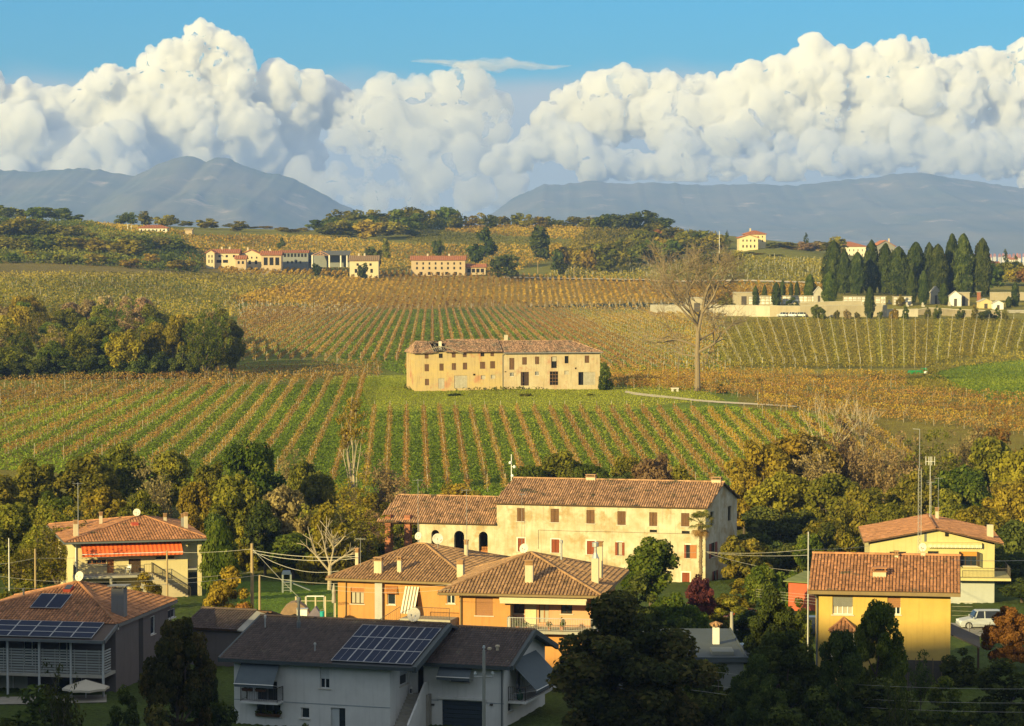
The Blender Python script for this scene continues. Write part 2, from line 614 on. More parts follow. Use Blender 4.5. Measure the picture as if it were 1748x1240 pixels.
def fbm(u, v, seed, octv=5, ridged=False):
 """cheap lattice noise for arrays"""
 out = np.zeros(np.broadcast(u, v).shape)
 amp, tot = 1.0, 0.0
 for o in range(octv):
  rs = np.random.RandomState(seed + o * 17)
  tab = rs.rand(257, 257)
  uu, vv = u * 2 ** o + 11.3 * o, v * 2 ** o + 5.7 * o
  iu, iv = np.floor(uu).astype(int), np.floor(vv).astype(int)
  fu, fv_ = uu - iu, vv - iv
  fu = fu * fu * (3 - 2 * fu)
  fv_ = fv_ * fv_ * (3 - 2 * fv_)
  g = lambda a, b: tab[a % 256, b % 256]
  val = (g(iu, iv) * (1 - fu) + g(iu + 1, iv) * fu) * (1 - fv_) + (g(iu, iv + 1) * (1 - fu) + g(iu + 1, iv + 1) * fu) * fv_
  if ridged:
   val = 1 - np.abs(val * 2 - 1)
  out += val * amp
  tot += amp
  amp *= 0.5
 return out / tot
def mountain(name, tab, D, depth, seed, m):
 pxs = np.linspace(tab[0][0], tab[-1][0], 360)
 zr = np.array([at(p, interp(tab, p), D).z for p in pxs]) + 45
 zr = zr + (fbm(pxs / 9.0, pxs * 0 + 3, seed + 5, 3) - 0.5) * 16
 S = np.concatenate([np.linspace(0, 1, 90), np.linspace(1.04, 1.6, 10)])
 P, SS = np.meshgrid(pxs, S)
 Yv = D - depth + SS * depth
 X = (P - 874) / F * D + (Yv - D) * 0.02
 rg = fbm(X / 900.0 + SS * 0.5, SS * 1.1, seed, 5, True)
 fine = fbm(X / 260.0, SS * 5.0, seed + 40, 4)
 up = np.clip(SS, 0, 1)
 prof = up ** 1.05
 Z = zr[None, :] * (prof * (1 - (0.85 - 0.85 * up ** 3) * (1 - rg) * 0.9) + (fine - 0.5) * 0.10 * (1 - up))
 Z = np.where(SS > 1, zr[None, :] * (1 - (SS - 1) * 1.2), Z)
 Z = np.maximum(Z, 0) - 45
 nr, nc = X.shape
 idx = np.arange(nr * nc).reshape(nr, nc)
 f = np.stack([idx[:-1, :-1], idx[:-1, 1:], idx[1:, 1:], idx[1:, :-1]], -1).reshape(-1, 4)
 o = link(name, mesh_np(name, np.stack([X, Yv, Z], -1).reshape(-1, 3), f, m, None, True))
 o['kind'] = 'structure'
 o['label'] = name
rock = mat('mountain_woods', (0.09, 0.11, 0.06), (0.19, 0.17, 0.10), scale=0.0022, rough=1.0, contrast=0.14,
     c3=(0.42, 0.34, 0.25), scale3=0.0035, lo3=0.58)
mountain('mountain', [(-700, 310), (-300, 300), (-100, 296), (0, 290), (60, 293), (130, 288), (172, 289), (200, 296), (232, 300), (250, 291), (270, 281), (300, 270), (322, 265), (336, 270), (352, 276), (372, 270), (390, 271), (410, 279), (440, 290),
       (465, 296), (490, 301), (530, 320), (570, 341), (600, 356), (640, 382), (700, 425), (760, 470)], 13000, 4200, 21, rock)
mountain('mountain', [(760, 420), (800, 392), (850, 358), (885, 333), (930, 314), (960, 316), (1000, 309), (1060, 313), (1110, 312), (1200, 316), (1280, 314), (1350, 318), (1430, 309), (1500, 302),
       (1530, 296), (1570, 295), (1620, 304), (1680, 312), (1748, 322), (1850, 330), (2100, 320), (2500, 330)], 15200, 4600, 77, rock)
hz = MB()
hz.box((-14000, -700, -70), (14000, 18200, 660))
hm = bpy.data.materials.new('haze_air')
hm.use_nodes = True
hn = hm.node_tree
hn.nodes.remove(hn.nodes['Principled BSDF'])
pv = hn.nodes.new('ShaderNodeVolumePrincipled')
pv.inputs['Color'].default_value = (0.31, 0.49, 1.0, 1)
pv.inputs['Density'].default_value = 0.00008
pv.inputs['Anisotropy'].default_value = 0.0
hn.links.new(pv.outputs[0], hn.nodes['Material Output'].inputs['Volume'])
haze = hz.build('haze', hm)
haze['kind'] = 'stuff'
haze['label'] = 'pale blue haze in the air between the village and the mountains'
def cloud(name, puffs, D, voxel, m, seed, label, amps=((210, 0.42), (110, 0.52), (56, 0.62), (30, 0.5)), flat=None, squash=1.0, relax=6):
 rs = random.Random(seed)
 mb = MB()
 ico = bpy.data.meshes.new('tmp')
 import bmesh
 bm = bmesh.new()
 bmesh.ops.create_icosphere(bm, subdivisions=3, radius=1)
 bm.verts.ensure_lookup_table()
 sv = [v.co.copy() for v in bm.verts]
 sf = [tuple(v.index for v in f.verts) for f in bm.faces]
 bm.free()
 s = D / F
 for p in puffs:
  px, py, r = p[:3]
  dy = p[3] if len(p) > 3 else 0
  c = at(px, py, D + dy * s)
  R_ = r * s
  mb.add([(c.x + v.x * R_ * 1.06, c.y + v.y * R_, c.z + v.z * R_ * squash) for v in sv], sf)
 me = mb.mesh('tmp', m)
 tmp = bpy.data.objects.new('tmp', me)
 C.objects.link(tmp)
 md = tmp.modifiers.new('r', 'REMESH')
 md.mode = 'VOXEL'
 md.voxel_size = voxel
 dg = bpy.context.evaluated_depsgraph_get()
 me2 = bpy.data.meshes.new_from_object(tmp.evaluated_get(dg))
 bpy.data.objects.remove(tmp)
 n = len(me2.vertices)
 co = np.empty(n * 3, np.float32)
 me2.vertices.foreach_get('co', co)
 co = co.reshape(-1, 3).astype(float)
 ed = np.empty(len(me2.edges) * 2, np.int32)
 me2.edges.foreach_get('vertices', ed)
 ed = ed.reshape(-1, 2)
 deg = np.maximum(np.bincount(ed.ravel(), minlength=n), 1)[:, None]
 for _ in range(relax):                      # melt the balls into one body
  acc = np.zeros((n, 3))
  for k in range(3):
   acc[:, k] = np.bincount(ed[:, 0], co[ed[:, 1], k], n) + np.bincount(ed[:, 1], co[ed[:, 0], k], n)
  co = co * 0.5 + acc / deg * 0.5
 def put():
  me2.vertices.foreach_set('co', co.astype(np.float32).ravel())
  me2.update()
 def normals():
  nor = np.empty(n * 3, np.float32)
  me2.vertices.foreach_get('normal', nor)
  return nor.reshape(-1, 3).astype(float)
 put()
 calm = np.array([noise.noise(Vector(p / (amps[0][0] * 3.5) + Vector((seed, 3, 1)))) for p in co])
 crisp = np.clip(0.62 + calm * 1.5, 0.12, 1.25)   # some flanks are smooth veils, others crisp heads
 big = amps[0][0] * 0.9
 w3 = np.array([noise.fractal(Vector(p / (amps[0][0] * 2.6) + Vector((seed, 0, 0))), 0.9, 2.1, 4) for p in co])
 co = co + normals() * (w3 * big)[:, None]
 put()
 for i, (sc, k) in enumerate(amps):
  off = np.array([seed * 3.1, 7.7, sc])
  q = co / sc + off
  warp = [noise.noise(Vector(p * 0.7)) for p in q]
  d = np.array([noise.voronoi(Vector((p[0] + w * 0.5, p[1] + w * 0.45, p[2] - w * 0.45)))[0][0] for p, w in zip(q, warp)])
  m_ = crisp if i else np.clip(crisp + 0.3, 0, 1)
  co = co + normals() * ((0.55 - d) * sc * k * m_)[:, None]
  put()
 if flat is not None:
  zf = at(874, flat, D).z
  low = co[:, 2] < zf
  co[low, 2] = zf + (co[low, 2] - zf) * 0.25
  me2.vertices.foreach_set('co', co.astype(np.float32).ravel())
  me2.update()
 me2.polygons.foreach_set('use_smooth', np.ones(len(me2.polygons), bool))
 me2.materials.clear()
 me2.materials.append(m)
 me2.name = name
 o = link(name, me2)
 tag(o, label, None, None, 'structure')
 return o
def cloud_mat(name='cloud_white', dens=0.024, c=(0.992, 0.968, 0.905)):
 m = bpy.data.materials.new(name)
 m.use_nodes = True
 n, l = m.node_tree.nodes, m.node_tree.links
 n.remove(n['Principled BSDF'])
 v = n.new('ShaderNodeVolumeScatter')
 v.inputs['Color'].default_value = (*c, 1)
 v.inputs['Density'].default_value = dens
 v.inputs['Anisotropy'].default_value = 0.0
 l.new(v.outputs[0], n['Material Output'].inputs['Volume'])
 return m
def build_clouds():
 cm = cloud_mat()
 gm = cloud_mat('cloud_shaded_grey', 0.03, (0.085, 0.08, 0.085))  # low scatter colour puts the shadow on these clouds into the material
 soft = cloud_mat('cloud_veil', 0.008, (0.992, 0.972, 0.925))
 left = [(345, 82, 34), (385, 92, 32), (300, 98, 36), (265, 122, 42), (330, 135, 55), (205, 145, 42), (240, 170, 50), (150, 162, 40), (90, 160, 38), (110, 200, 55), (40, 178, 42), (-20, 190, 50),
   (410, 128, 26), (385, 160, 45), (320, 205, 70), (220, 225, 70), (120, 250, 70), (20, 255, 80), (-80, 250, 90), (-160, 260, 90), (60, 300, 60), (160, 290, 55), (250, 275, 55), (330, 265, 55),
   (410, 215, 55), (470, 160, 36, 60), (515, 158, 32, 80), (440, 190, 40, 60), (560, 185, 34, 120), (500, 210, 50, 90), (430, 260, 50), (510, 270, 45, 90),
   (185, 262, 32, -90), (215, 240, 24, -90), (150, 285, 34, -90), (230, 285, 28, -100), (30, 215, 40, -70), (165, 150, 30, -40), (345, 222, 14, -110), (352, 212, 9, -110), (100, 305, 30, -90), (20, 300, 36, -90)]
 cloud('cloud', left, 24000, 14, cm, 3, 'towering cumulus cloud rising over the left mountain')
 mid = [(600, 182, 32, 90), (650, 172, 34, 80), (705, 168, 36, 80), (760, 166, 34, 80), (805, 162, 30, 80), (830, 180, 24, 90), (640, 220, 45, 60), (710, 225, 50, 60), (775, 220, 48, 70), (600, 235, 30, 20),
     (660, 210, 30, 0), (690, 240, 34, 0), (730, 235, 30, 0), (760, 205, 22, 10), (655, 262, 30), (700, 275, 36), (620, 270, 22), (580, 300, 26, -30), (630, 305, 28, -30), (550, 312, 24, -30), (520, 300, 18, -30), (680, 318, 26, -10), (740, 300, 34, 20), (790, 270, 40, 40),
     (600, 330, 24, -30), (640, 340, 22, -20), (560, 335, 18, -20), (720, 335, 26, 10), (800, 330, 34, 40), (840, 240, 36, 90), (870, 300, 36, 80)]
 cloud('cloud', mid, 23500, 14, soft, 8, 'pale cumulus cloud standing in the gap between the mountains')
 right = [(1262, 170, 42, 25), (1225, 190, 40, 40), (1395, 92, 28), (1365, 108, 26), (1425, 108, 30), (1330, 122, 28), (1290, 142, 32), (1475, 118, 36), (1530, 100, 34), (1565, 102, 28), (1585, 128, 26), (1400, 150, 60), (1490, 160, 60), (1330, 175, 55), (1560, 160, 50),
    (1240, 158, 30, 60), (1190, 152, 34, 70), (1140, 150, 34, 80), (1085, 162, 34, 90), (1030, 168, 34, 100), (985, 185, 30, 110), (1640, 128, 36, 60), (1690, 112, 32, 60), (1735, 108, 36, 50), (1790, 115, 46, 50), (1850, 130, 60, 50),
    (1640, 190, 60, 20), (1720, 180, 70, 30), (1810, 200, 80, 30), (1200, 205, 50, 50), (1120, 205, 52, 70), (1040, 215, 50, 90), (1280, 220, 55, 20), (960, 225, 40, 100), (1400, 215, 60, -10), (1500, 225, 60, -10), (1600, 240, 55, 0), (1700, 245, 60, 0), (1800, 260, 70, 0), (1240, 250, 50, 20), (1150, 255, 48, 30)]
 cloud('cloud', right, 25000, 14.5, cm, 15, 'tall bright cumulus cloud over the right mountain')
 low = [(930, 212, 26), (905, 222, 22), (880, 240, 18), (860, 262, 20), (845, 275, 16), (890, 268, 26), (925, 250, 30), (960, 228, 24), (985, 225, 20), (965, 262, 30), (1000, 250, 28), (1015, 282, 26), (1050, 272, 30), (1080, 262, 22), (1100, 285, 28),
     (1140, 280, 28), (1180, 272, 24), (1200, 288, 30), (1250, 285, 30), (1300, 282, 28), (1350, 285, 30), (1400, 278, 30), (1380, 250, 22), (1340, 245, 20), (1420, 240, 20), (1450, 275, 32), (1500, 270, 30), (1550, 262, 28), (1600, 275, 32), (1650, 265, 28),
     (1700, 270, 32), (1750, 262, 36), (1800, 270, 40), (1690, 238, 20), (1740, 232, 22), (1600, 245, 20), (1545, 238, 18), (1480, 245, 18), (1290, 255, 20), (1160, 255, 20), (1040, 248, 18), (1020, 300, 14), (1120, 300, 14), (1230, 302, 14), (1330, 300, 14), (1440, 298, 14)]
 cloud('cloud', low, 21500, 12, cm, 23, 'row of small cumulus heads lying along the top of the right mountain',
    amps=((150, 0.45), (80, 0.55), (42, 0.58), (24, 0.45)), flat=309)
 import bmesh
 bm = bmesh.new()
 bmesh.ops.create_icosphere(bm, subdivisions=6, radius=1)
 c = at(838, 111, 23000)
 u = 23000 / F
 for v in bm.verts:
  x, y, z = v.co
  lump = 0.55 + 0.7 * (noise.fractal(Vector((x * 5, y * 2, z * 1.2)), 0.8, 2, 5) + 0.35)
  thick = 11.5 * (0.45 + 0.55 * math.exp(-((x - 0.12) / 0.5) ** 2)) * lump
  yy = noise.noise(Vector((x * 2.2, 4, 1))) * 4 + x * 2.2 - 7 * max(0, -x - 0.3)
  v.co = (x * 138 * u, y * 55 * u * lump, (z * thick - yy) * u)
 me = bpy.data.meshes.new('cloud')
 bm.to_mesh(me)
 bm.free()
 me.polygons.foreach_set('use_smooth', np.ones(len(me.polygons), bool))
 me.materials.append(gm)
 o = link('cloud', me, None, c)
 tag(o, 'thin grey lens shaped cloud strip in the blue sky', None, None, 'structure')
 sm = [(590, 255, 14), (610, 258, 14), (570, 260, 12), (625, 262, 9), (550, 264, 10), (530, 268, 8), (600, 266, 10)]
 cloud('cloud', sm, 21000, 10, gm, 41, 'small slate grey cloud scrap in front of the middle cumulus', amps=((110, 0.3), (50, 0.3), (25, 0.2)), squash=0.7)
 sm2 = [(1190, 235, 16), (1220, 228, 18), (1250, 225, 18), (1280, 232, 18), (1310, 238, 16), (1160, 240, 12), (1335, 230, 14), (1240, 245, 14)]
 cloud('cloud', sm2, 21300, 10, gm, 47, 'slate grey cloud scrap in front of the tall right cumulus', amps=((110, 0.3), (50, 0.3), (25, 0.2)), squash=0.75)
build_clouds()
LEAF = {
 'olive': leaf('leaf_olive', [(0.07, 0.078, 0.014), (0.175, 0.17, 0.026), (0.34, 0.285, 0.042)]),
 'gold': leaf('leaf_gold', [(0.13, 0.11, 0.016), (0.29, 0.23, 0.03), (0.46, 0.35, 0.045)]),
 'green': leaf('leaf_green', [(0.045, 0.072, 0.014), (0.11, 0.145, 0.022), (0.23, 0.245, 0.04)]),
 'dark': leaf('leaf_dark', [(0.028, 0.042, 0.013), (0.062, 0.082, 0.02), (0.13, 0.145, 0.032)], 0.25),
 'rust': leaf('leaf_rust', [(0.12, 0.06, 0.02), (0.27, 0.14, 0.036), (0.44, 0.24, 0.055)]),
 'tan': leaf('leaf_tan', [(0.15, 0.11, 0.05), (0.30, 0.215, 0.095), (0.44, 0.33, 0.16)]),
 'pink': leaf('leaf_pink', [(0.19, 0.12, 0.06), (0.38, 0.26, 0.13), (0.55, 0.42, 0.24)]),
 'cypress': leaf('leaf_cypress', [(0.022, 0.036, 0.010), (0.055, 0.075, 0.018), (0.12, 0.135, 0.03)], 0.2, 0.18, 0.012),
 'purple': leaf('leaf_purple', [(0.045, 0.018, 0.018), (0.10, 0.035, 0.032), (0.19, 0.075, 0.055)]),
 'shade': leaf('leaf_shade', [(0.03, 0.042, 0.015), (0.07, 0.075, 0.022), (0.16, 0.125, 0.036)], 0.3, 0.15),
 'vine': leaf('leaf_vine', [(0.17, 0.095, 0.028), (0.34, 0.20, 0.052), (0.49, 0.32, 0.08)], 0.35, 0.12, 0.01),
 'vinegold': leaf('leaf_vine_gold', [(0.23, 0.14, 0.026), (0.43, 0.28, 0.042), (0.56, 0.385, 0.06)], 0.35, 0.12, 0.01),
 'vineolive': leaf('leaf_vine_olive', [(0.15, 0.13, 0.026), (0.28, 0.24, 0.04), (0.44, 0.345, 0.06)], 0.35, 0.12, 0.01),
 'lawn': leaf('leaf_lawn', [(0.20, 0.225, 0.03), (0.32, 0.33, 0.042), (0.44, 0.42, 0.06)], 0.35, 0.1, 0.01),
 'grass': leaf('leaf_grass', [(0.11, 0.155, 0.02), (0.19, 0.255, 0.03), (0.30, 0.34, 0.045)], 0.35, 0.1, 0.01),
}
BARK = mat('bark', (0.13, 0.10, 0.07), (0.07, 0.055, 0.04), scale=5, rough=0.95, contrast=0.2, tone=0.2)
PALE_BARK = mat('pale_bark', (0.42, 0.35, 0.25), (0.27, 0.22, 0.15), scale=6, rough=0.9, tone=0.2)
BARE_BARK = mat('bare_bark', (0.27, 0.205, 0.125), (0.17, 0.13, 0.08), scale=4, rough=0.95, tone=0.25)
def leaf_quads(cen, nrm, size, rs, aspect=0.72):
 """one kite shaped leaf (or spray of leaves) per centre"""
 n = len(cen)
 r = rs.normal(size=(n, 3))
 nrm = nrm / np.maximum(np.linalg.norm(nrm, axis=1, keepdims=True), 1e-6)
 t = np.cross(nrm, r)
 t /= np.maximum(np.linalg.norm(t, axis=1, keepdims=True), 1e-6)
 b = np.cross(nrm, t)
 s = np.asarray(size).reshape(-1, 1) * np.ones((n, 1))
 a = cen + t * s * 0.5
 c = cen - t * s * 0.5
 d = cen + b * s * 0.5 * aspect + nrm * s * 0.12
 e = cen - b * s * 0.5 * aspect + nrm * s * 0.12
 v = np.stack([a, d, c, e], 1).reshape(-1, 3)
 f = np.arange(n * 4).reshape(n, 4)
 return v, f
def crown_mesh(name, blobs, nleaf, size, seed, m, out=0.8, hollow=0.5):
 rs = np.random.RandomState(seed)
 B = np.array(blobs, float)
 w = B[:, 3] ** 2
 bi = rs.choice(len(B), nleaf, p=w / w.sum())
 d = rs.normal(size=(nleaf, 3))
 d /= np.linalg.norm(d, axis=1, keepdims=True)
 rr = B[bi, 3] * (hollow + (1.06 - hollow) * rs.rand(nleaf) ** 0.6)
 cen = B[bi, :3] + d * rr[:, None] * np.array([1, 1, 0.86])
 nrm = d * out + rs.normal(size=(nleaf, 3)) * 0.55 + np.array([0, 0, 0.25])
 sz = size * np.exp(rs.normal(size=nleaf) * 0.3)
 bt = rs.uniform(0.22, 0.78, len(B))
 tone = np.clip(bt[bi] + rs.normal(size=nleaf) * 0.17, 0, 1)
 v, f = leaf_quads(cen, nrm, sz, rs)
 return mesh_np(name, v, f, m, tone)
def limb(mb, p, q, r0, r1, rnd, seg=3, wob=0.08, n=5):
 p, q = Vector(p), Vector(q)
 L = (q - p).length
 pts = [p]
 for i in range(1, seg):
  t = i / seg
  pts.append(p.lerp(q, t) + Vector((rnd.uniform(-1, 1), rnd.uniform(-1, 1), rnd.uniform(-0.3, 0.8))) * L * wob)
 pts.append(q)
 for i in range(seg):
  mb.tube(pts[i], pts[i + 1], r0 + (r1 - r0) * i / seg, r0 + (r1 - r0) * (i + 1) / seg, n, rnd.uniform(0.3, 0.7), False)
 return pts
PROTO = {}
def proto(kind, var):
 """(trunk mesh, crown mesh) of a 10 m high, 8 m wide tree; cached"""
 key = (kind, var)
 if key in PROTO:
  return PROTO[key]
 rnd = random.Random(sum(map(ord, kind)) * 7 + var * 101)
 tr = MB()
 sd = rnd.randint(0, 9999)
 if kind in ('broad', 'near'):
  blobs = []
  nb = 40 if kind == 'broad' else 80
  for i in range(nb):
   while True:
    x, y, z = (rnd.uniform(-1, 1) for _ in range(3))
    q = x * x + y * y + z * z
    if 0.12 < q < 1:
     break
   taper = 1.0 - 0.30 * max(0, z) + 0.0
   r = rnd.uniform(0.7, 1.35) * (1.0 if kind == 'broad' else 0.72)
   zz = (5.5 + z * 3.6) if kind == 'broad' else (4.7 + z * 4.5)
   blobs.append((x * 3.05 * taper, y * 3.05 * taper, zz, r))
  tr.tube((0, 0, -0.8), (0.1, 0.05, 2.4), 0.26, 0.2, 7)
  for b in blobs[:9]:
   limb(tr, (0.1, 0.05, 2.2), b[:3], 0.13, 0.03, rnd)
  n, s = (9000, 0.40) if kind == 'broad' else (40000, 0.22)
  cr = crown_mesh('tree_crown', blobs, n, s, sd, LEAF['olive'])
 elif kind == 'bush':
  blobs = []
  for i in range(34):
   a, q = rnd.uniform(0, 6.28), math.sqrt(rnd.random())
   z = rnd.uniform(0.05, 1) * (1 - 0.55 * q * q)
   blobs.append((math.cos(a) * q * 3.2, math.sin(a) * q * 3.2, z * 8.6, rnd.uniform(0.8, 1.4)))
  for b in blobs[:7]:
   limb(tr, (rnd.uniform(-.4, .4), rnd.uniform(-.4, .4), -0.5), b[:3], 0.12, 0.03, rnd)
  cr = crown_mesh('tree_crown', blobs, 7000, 0.44, sd, LEAF['olive'])
 elif kind == 'cypress':
  blobs = []
  for i in range(70):
   z = rnd.random()
   prof = (0.55 + 0.45 * min(1, z / 0.3)) * (1 - max(0, (z - 0.35) / 0.65) ** 1.7 * 0.93)
   a = rnd.uniform(0, 6.28)
   q = rnd.uniform(0.25, 1)
   blobs.append((math.cos(a) * q * 3.3 * prof, math.sin(a) * q * 3.3 * prof, 0.5 + z * 9.0, 0.28 + 0.75 * prof * rnd.uniform(0.7, 1.1)))
  tr.tube((0, 0, -0.8), (0, 0, 4), 0.3, 0.15, 6)
  rs = np.random.RandomState(sd)
  n = 9000
  zz = rs.rand(n) ** 0.9
  pr = (0.62 + 0.38 * np.clip(zz / 0.22, 0, 1)) * np.sqrt(np.clip(1 - np.clip((zz - 0.3) / 0.7, 0, 1) ** 2.0, 0, 1)) ** 1.25
  an = rs.rand(n) * 2 * np.pi
  lump = np.array([noise.fractal(Vector((math.cos(a) * 1.6 + sd, math.sin(a) * 1.6, z * 7)), 0.8, 2.0, 4) for a, z in zip(an, zz)])
  rr = 3.5 * pr * (1 + 0.42 * lump) * (0.78 + 0.22 * rs.rand(n) ** 0.5) + 0.12
  cen = np.stack([np.cos(an) * rr, np.sin(an) * rr, 0.35 + zz * 9.6], 1)
  nrm = np.stack([np.cos(an), np.sin(an), 0.25 + 0 * an], 1) + rs.normal(size=(n, 3)) * 0.4
  v, f = leaf_quads(cen, nrm, 0.42 * np.exp(rs.normal(size=n) * 0.25), rs)
  cr = mesh_np('tree_crown', v, f, LEAF['cypress'], np.clip(0.45 + 0.45 * lump + rs.normal(size=n) * 0.15, 0, 1))
 elif kind == 'twig':
  tr.tube((0, 0, -0.8), (0, 0, 1.2), 0.2, 0.17, 6)
  ends = []
  for i in range(11):
   a = rnd.uniform(0, 6.28)
   q = rnd.uniform(0.2, 1)
   top = (math.cos(a) * q * 3.2, math.sin(a) * q * 3.2, rnd.uniform(5.5, 9.6) * (1.08 - 0.3 * q))
   pts = limb(tr, (0, 0, 0.9), top, 0.1, 0.02, rnd, 4, 0.05)
   for p in pts[1:]:
    for _ in range(3):
     e = p + Vector((rnd.gauss(0, 1), rnd.gauss(0, 1), abs(rnd.gauss(0.9, 0.7)))) * 0.9
     limb(tr, p, e, 0.035, 0.012, rnd, 2, 0.1, 3)
     ends.append((e.x, e.y, e.z, 0.75))
  cr = crown_mesh('tree_crown', ends, 3600, 0.30, sd, LEAF['tan'], 0.5, 0.1)
 elif kind == 'far':
  blobs = []
  for i in range(16):
   while True:
    x, y, z = (rnd.uniform(-1, 1) for _ in range(3))
    if x * x + y * y + z * z < 1:
     break
   blobs.append((x * 2.9, y * 2.9, 5.2 + z * 3.7, rnd.uniform(1.0, 1.7)))
  tr = None
  cr = crown_mesh('tree', blobs, 900, 0.95, sd, LEAF['olive'])
 elif kind == 'farcypress':
  blobs = []
  for i in range(20):
   z = rnd.random()
   prof = (1 - max(0, (z - 0.3) / 0.7) ** 1.6 * 0.9)
   a = rnd.uniform(0, 6.28)
   blobs.append((math.cos(a) * 2.0 * prof, math.sin(a) * 2.0 * prof, 0.4 + z * 9, 0.5 + 1.2 * prof))
  tr = None
  cr = crown_mesh('tree', blobs, 700, 0.7, sd, LEAF['cypress'], 0.9, 0.6)
 PROTO[key] = (tr.mesh('trunk', BARK) if tr else None, cr)
 return PROTO[key]
NVAR = {'broad': 5, 'near': 3, 'bush': 4, 'cypress': 4, 'twig': 4, 'far': 6, 'farcypress': 2}
LOOKS = {'olive': 'olive green', 'gold': 'golden yellow', 'green': 'fresh green', 'dark': 'dark green', 'rust': 'rust orange', 'tan': 'bare tan',
   'pink': 'pinkish brown', 'cypress': 'dark green', 'purple': 'purple leaved', 'shade': 'shaded brown and green'}
NAMES = {'broad': 'broadleaf_tree', 'near': 'broadleaf_tree', 'bush': 'shrub', 'cypress': 'cypress_tree', 'twig': 'leafless_tree', 'far': 'broadleaf_tree', 'farcypress': 'cypress_tree'}
WORDS = {'broad': 'leafy trees', 'near': 'leafy trees', 'bush': 'shrubs', 'cypress': 'cypresses', 'twig': 'twiggy trees', 'far': 'trees', 'farcypress': 'slim cypresses'}
ONE = {'leafy trees': 'leafy tree', 'shrubs': 'shrub', 'cypresses': 'cypress', 'twiggy trees': 'twiggy tree', 'trees': 'tree', 'slim cypresses': 'slim cypress'}
ORD = ['', 'first', 'second', 'third', 'fourth', 'fifth', 'sixth', 'seventh', 'eighth', 'ninth', 'tenth', 'eleventh', 'twelfth']
def nth(i):
 if i < len(ORD):
  return ORD[i]
 return str(i) + ('th' if 10 < i % 100 < 14 else {1: 'st', 2: 'nd', 3: 'rd'}.get(i % 10, 'th'))
TREES = []
def override(o, m):
 o.material_slots[0].link = 'OBJECT'
 o.material_slots[0].material = m
def plant(kind, look, px, pytop, wpx, Y0, label=None, cat=None, group=None, var=None, name=None, sink=0.0, drop=None):
 """stand a tree on the ground so that it fills the given width and reaches the given height"""
 Y = Y0 * K
 p = at(px, pytop, Y)
 z = T(p.x, Y) - sink
 h = max(0.6, p.z - z)
 w = max(0.5, wpx * Y / F) * (RNG.uniform(0.84, 1.14) if kind == 'cypress' else 1)
 var = RNG.randrange(NVAR[kind]) if var is None else var
 tm, cm = proto(kind, var)
 nm = name or NAMES[kind]
 cat = cat or ('shrub' if kind == 'bush' else 'tree')
 rot = RNG.uniform(0, 6.28)
 ref = {'farcypress': 6.0, 'cypress': 7.9}.get(kind, 8.0)
 sc = (w / ref, w / ref, h / 10.0)
 if tm is None:
  o = link(nm, cm, None, (p.x, Y, z), rot)
  o.scale = sc
  override(o, LEAF[look])
  tag(o, label, cat, group)
  return o
 o = empty(nm, (p.x, Y, z), rot, label, cat, group)
 o.scale = sc
 link('trunk', tm, o)
 if kind == 'cypress':
  o.rotation_euler = (RNG.uniform(-.03, .03), RNG.uniform(-.03, .03), rot)
 c = link('crown', cm, o)
 override(c, LEAF[look])
 return o
def grove(where, rows, group=None):
 """rows: (kind, look, px, pytop, wpx, Y0). Labels tell alike neighbours apart by order from the left."""
 by = {}
 for r in rows:
  by.setdefault((r[0], r[1]), []).append(r)
 for (kind, look), rs in by.items():
  rs.sort(key=lambda r: r[2])
  for i, r in enumerate(rs):
   g = group or f'trees {where}'
   lab = f'{LOOKS[look]} {ONE[WORDS[kind]]} {where}' if len(rs) == 1 else f'{nth(i + 1)} from left of the {LOOKS[look]} {WORDS[kind]} {where}'
   plant(*r, label=lab, group=g)
# big crowns in the shade at the bottom of the view
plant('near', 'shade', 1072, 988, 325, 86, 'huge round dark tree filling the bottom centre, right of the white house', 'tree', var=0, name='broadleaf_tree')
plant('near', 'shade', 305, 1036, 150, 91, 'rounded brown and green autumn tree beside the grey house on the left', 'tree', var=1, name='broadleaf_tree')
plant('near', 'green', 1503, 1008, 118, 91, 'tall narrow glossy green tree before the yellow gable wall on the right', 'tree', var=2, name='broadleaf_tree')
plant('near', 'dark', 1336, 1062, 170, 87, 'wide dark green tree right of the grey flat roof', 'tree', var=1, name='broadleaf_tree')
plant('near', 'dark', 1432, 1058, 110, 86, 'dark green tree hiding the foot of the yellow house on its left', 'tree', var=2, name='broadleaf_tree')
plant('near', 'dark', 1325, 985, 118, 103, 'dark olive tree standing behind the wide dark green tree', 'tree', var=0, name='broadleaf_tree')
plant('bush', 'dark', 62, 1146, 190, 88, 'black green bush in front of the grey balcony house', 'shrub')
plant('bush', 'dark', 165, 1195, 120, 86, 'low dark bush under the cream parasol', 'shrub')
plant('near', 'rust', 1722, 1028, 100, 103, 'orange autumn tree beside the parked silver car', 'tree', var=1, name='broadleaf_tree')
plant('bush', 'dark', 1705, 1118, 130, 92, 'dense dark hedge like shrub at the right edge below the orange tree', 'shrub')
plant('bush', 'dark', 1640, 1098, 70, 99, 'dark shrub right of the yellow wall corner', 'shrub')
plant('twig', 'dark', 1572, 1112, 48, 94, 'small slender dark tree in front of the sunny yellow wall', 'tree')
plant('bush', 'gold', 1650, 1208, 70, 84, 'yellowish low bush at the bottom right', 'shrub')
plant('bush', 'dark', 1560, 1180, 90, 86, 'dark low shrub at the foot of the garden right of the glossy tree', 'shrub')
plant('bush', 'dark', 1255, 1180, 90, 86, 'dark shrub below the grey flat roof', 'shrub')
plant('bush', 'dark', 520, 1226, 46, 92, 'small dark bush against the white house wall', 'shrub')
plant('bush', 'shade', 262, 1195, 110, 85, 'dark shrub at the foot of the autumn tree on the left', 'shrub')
plant('bush', 'dark', 370, 1150, 80, 92, 'dark shrub between the autumn tree and the white house', 'shrub')
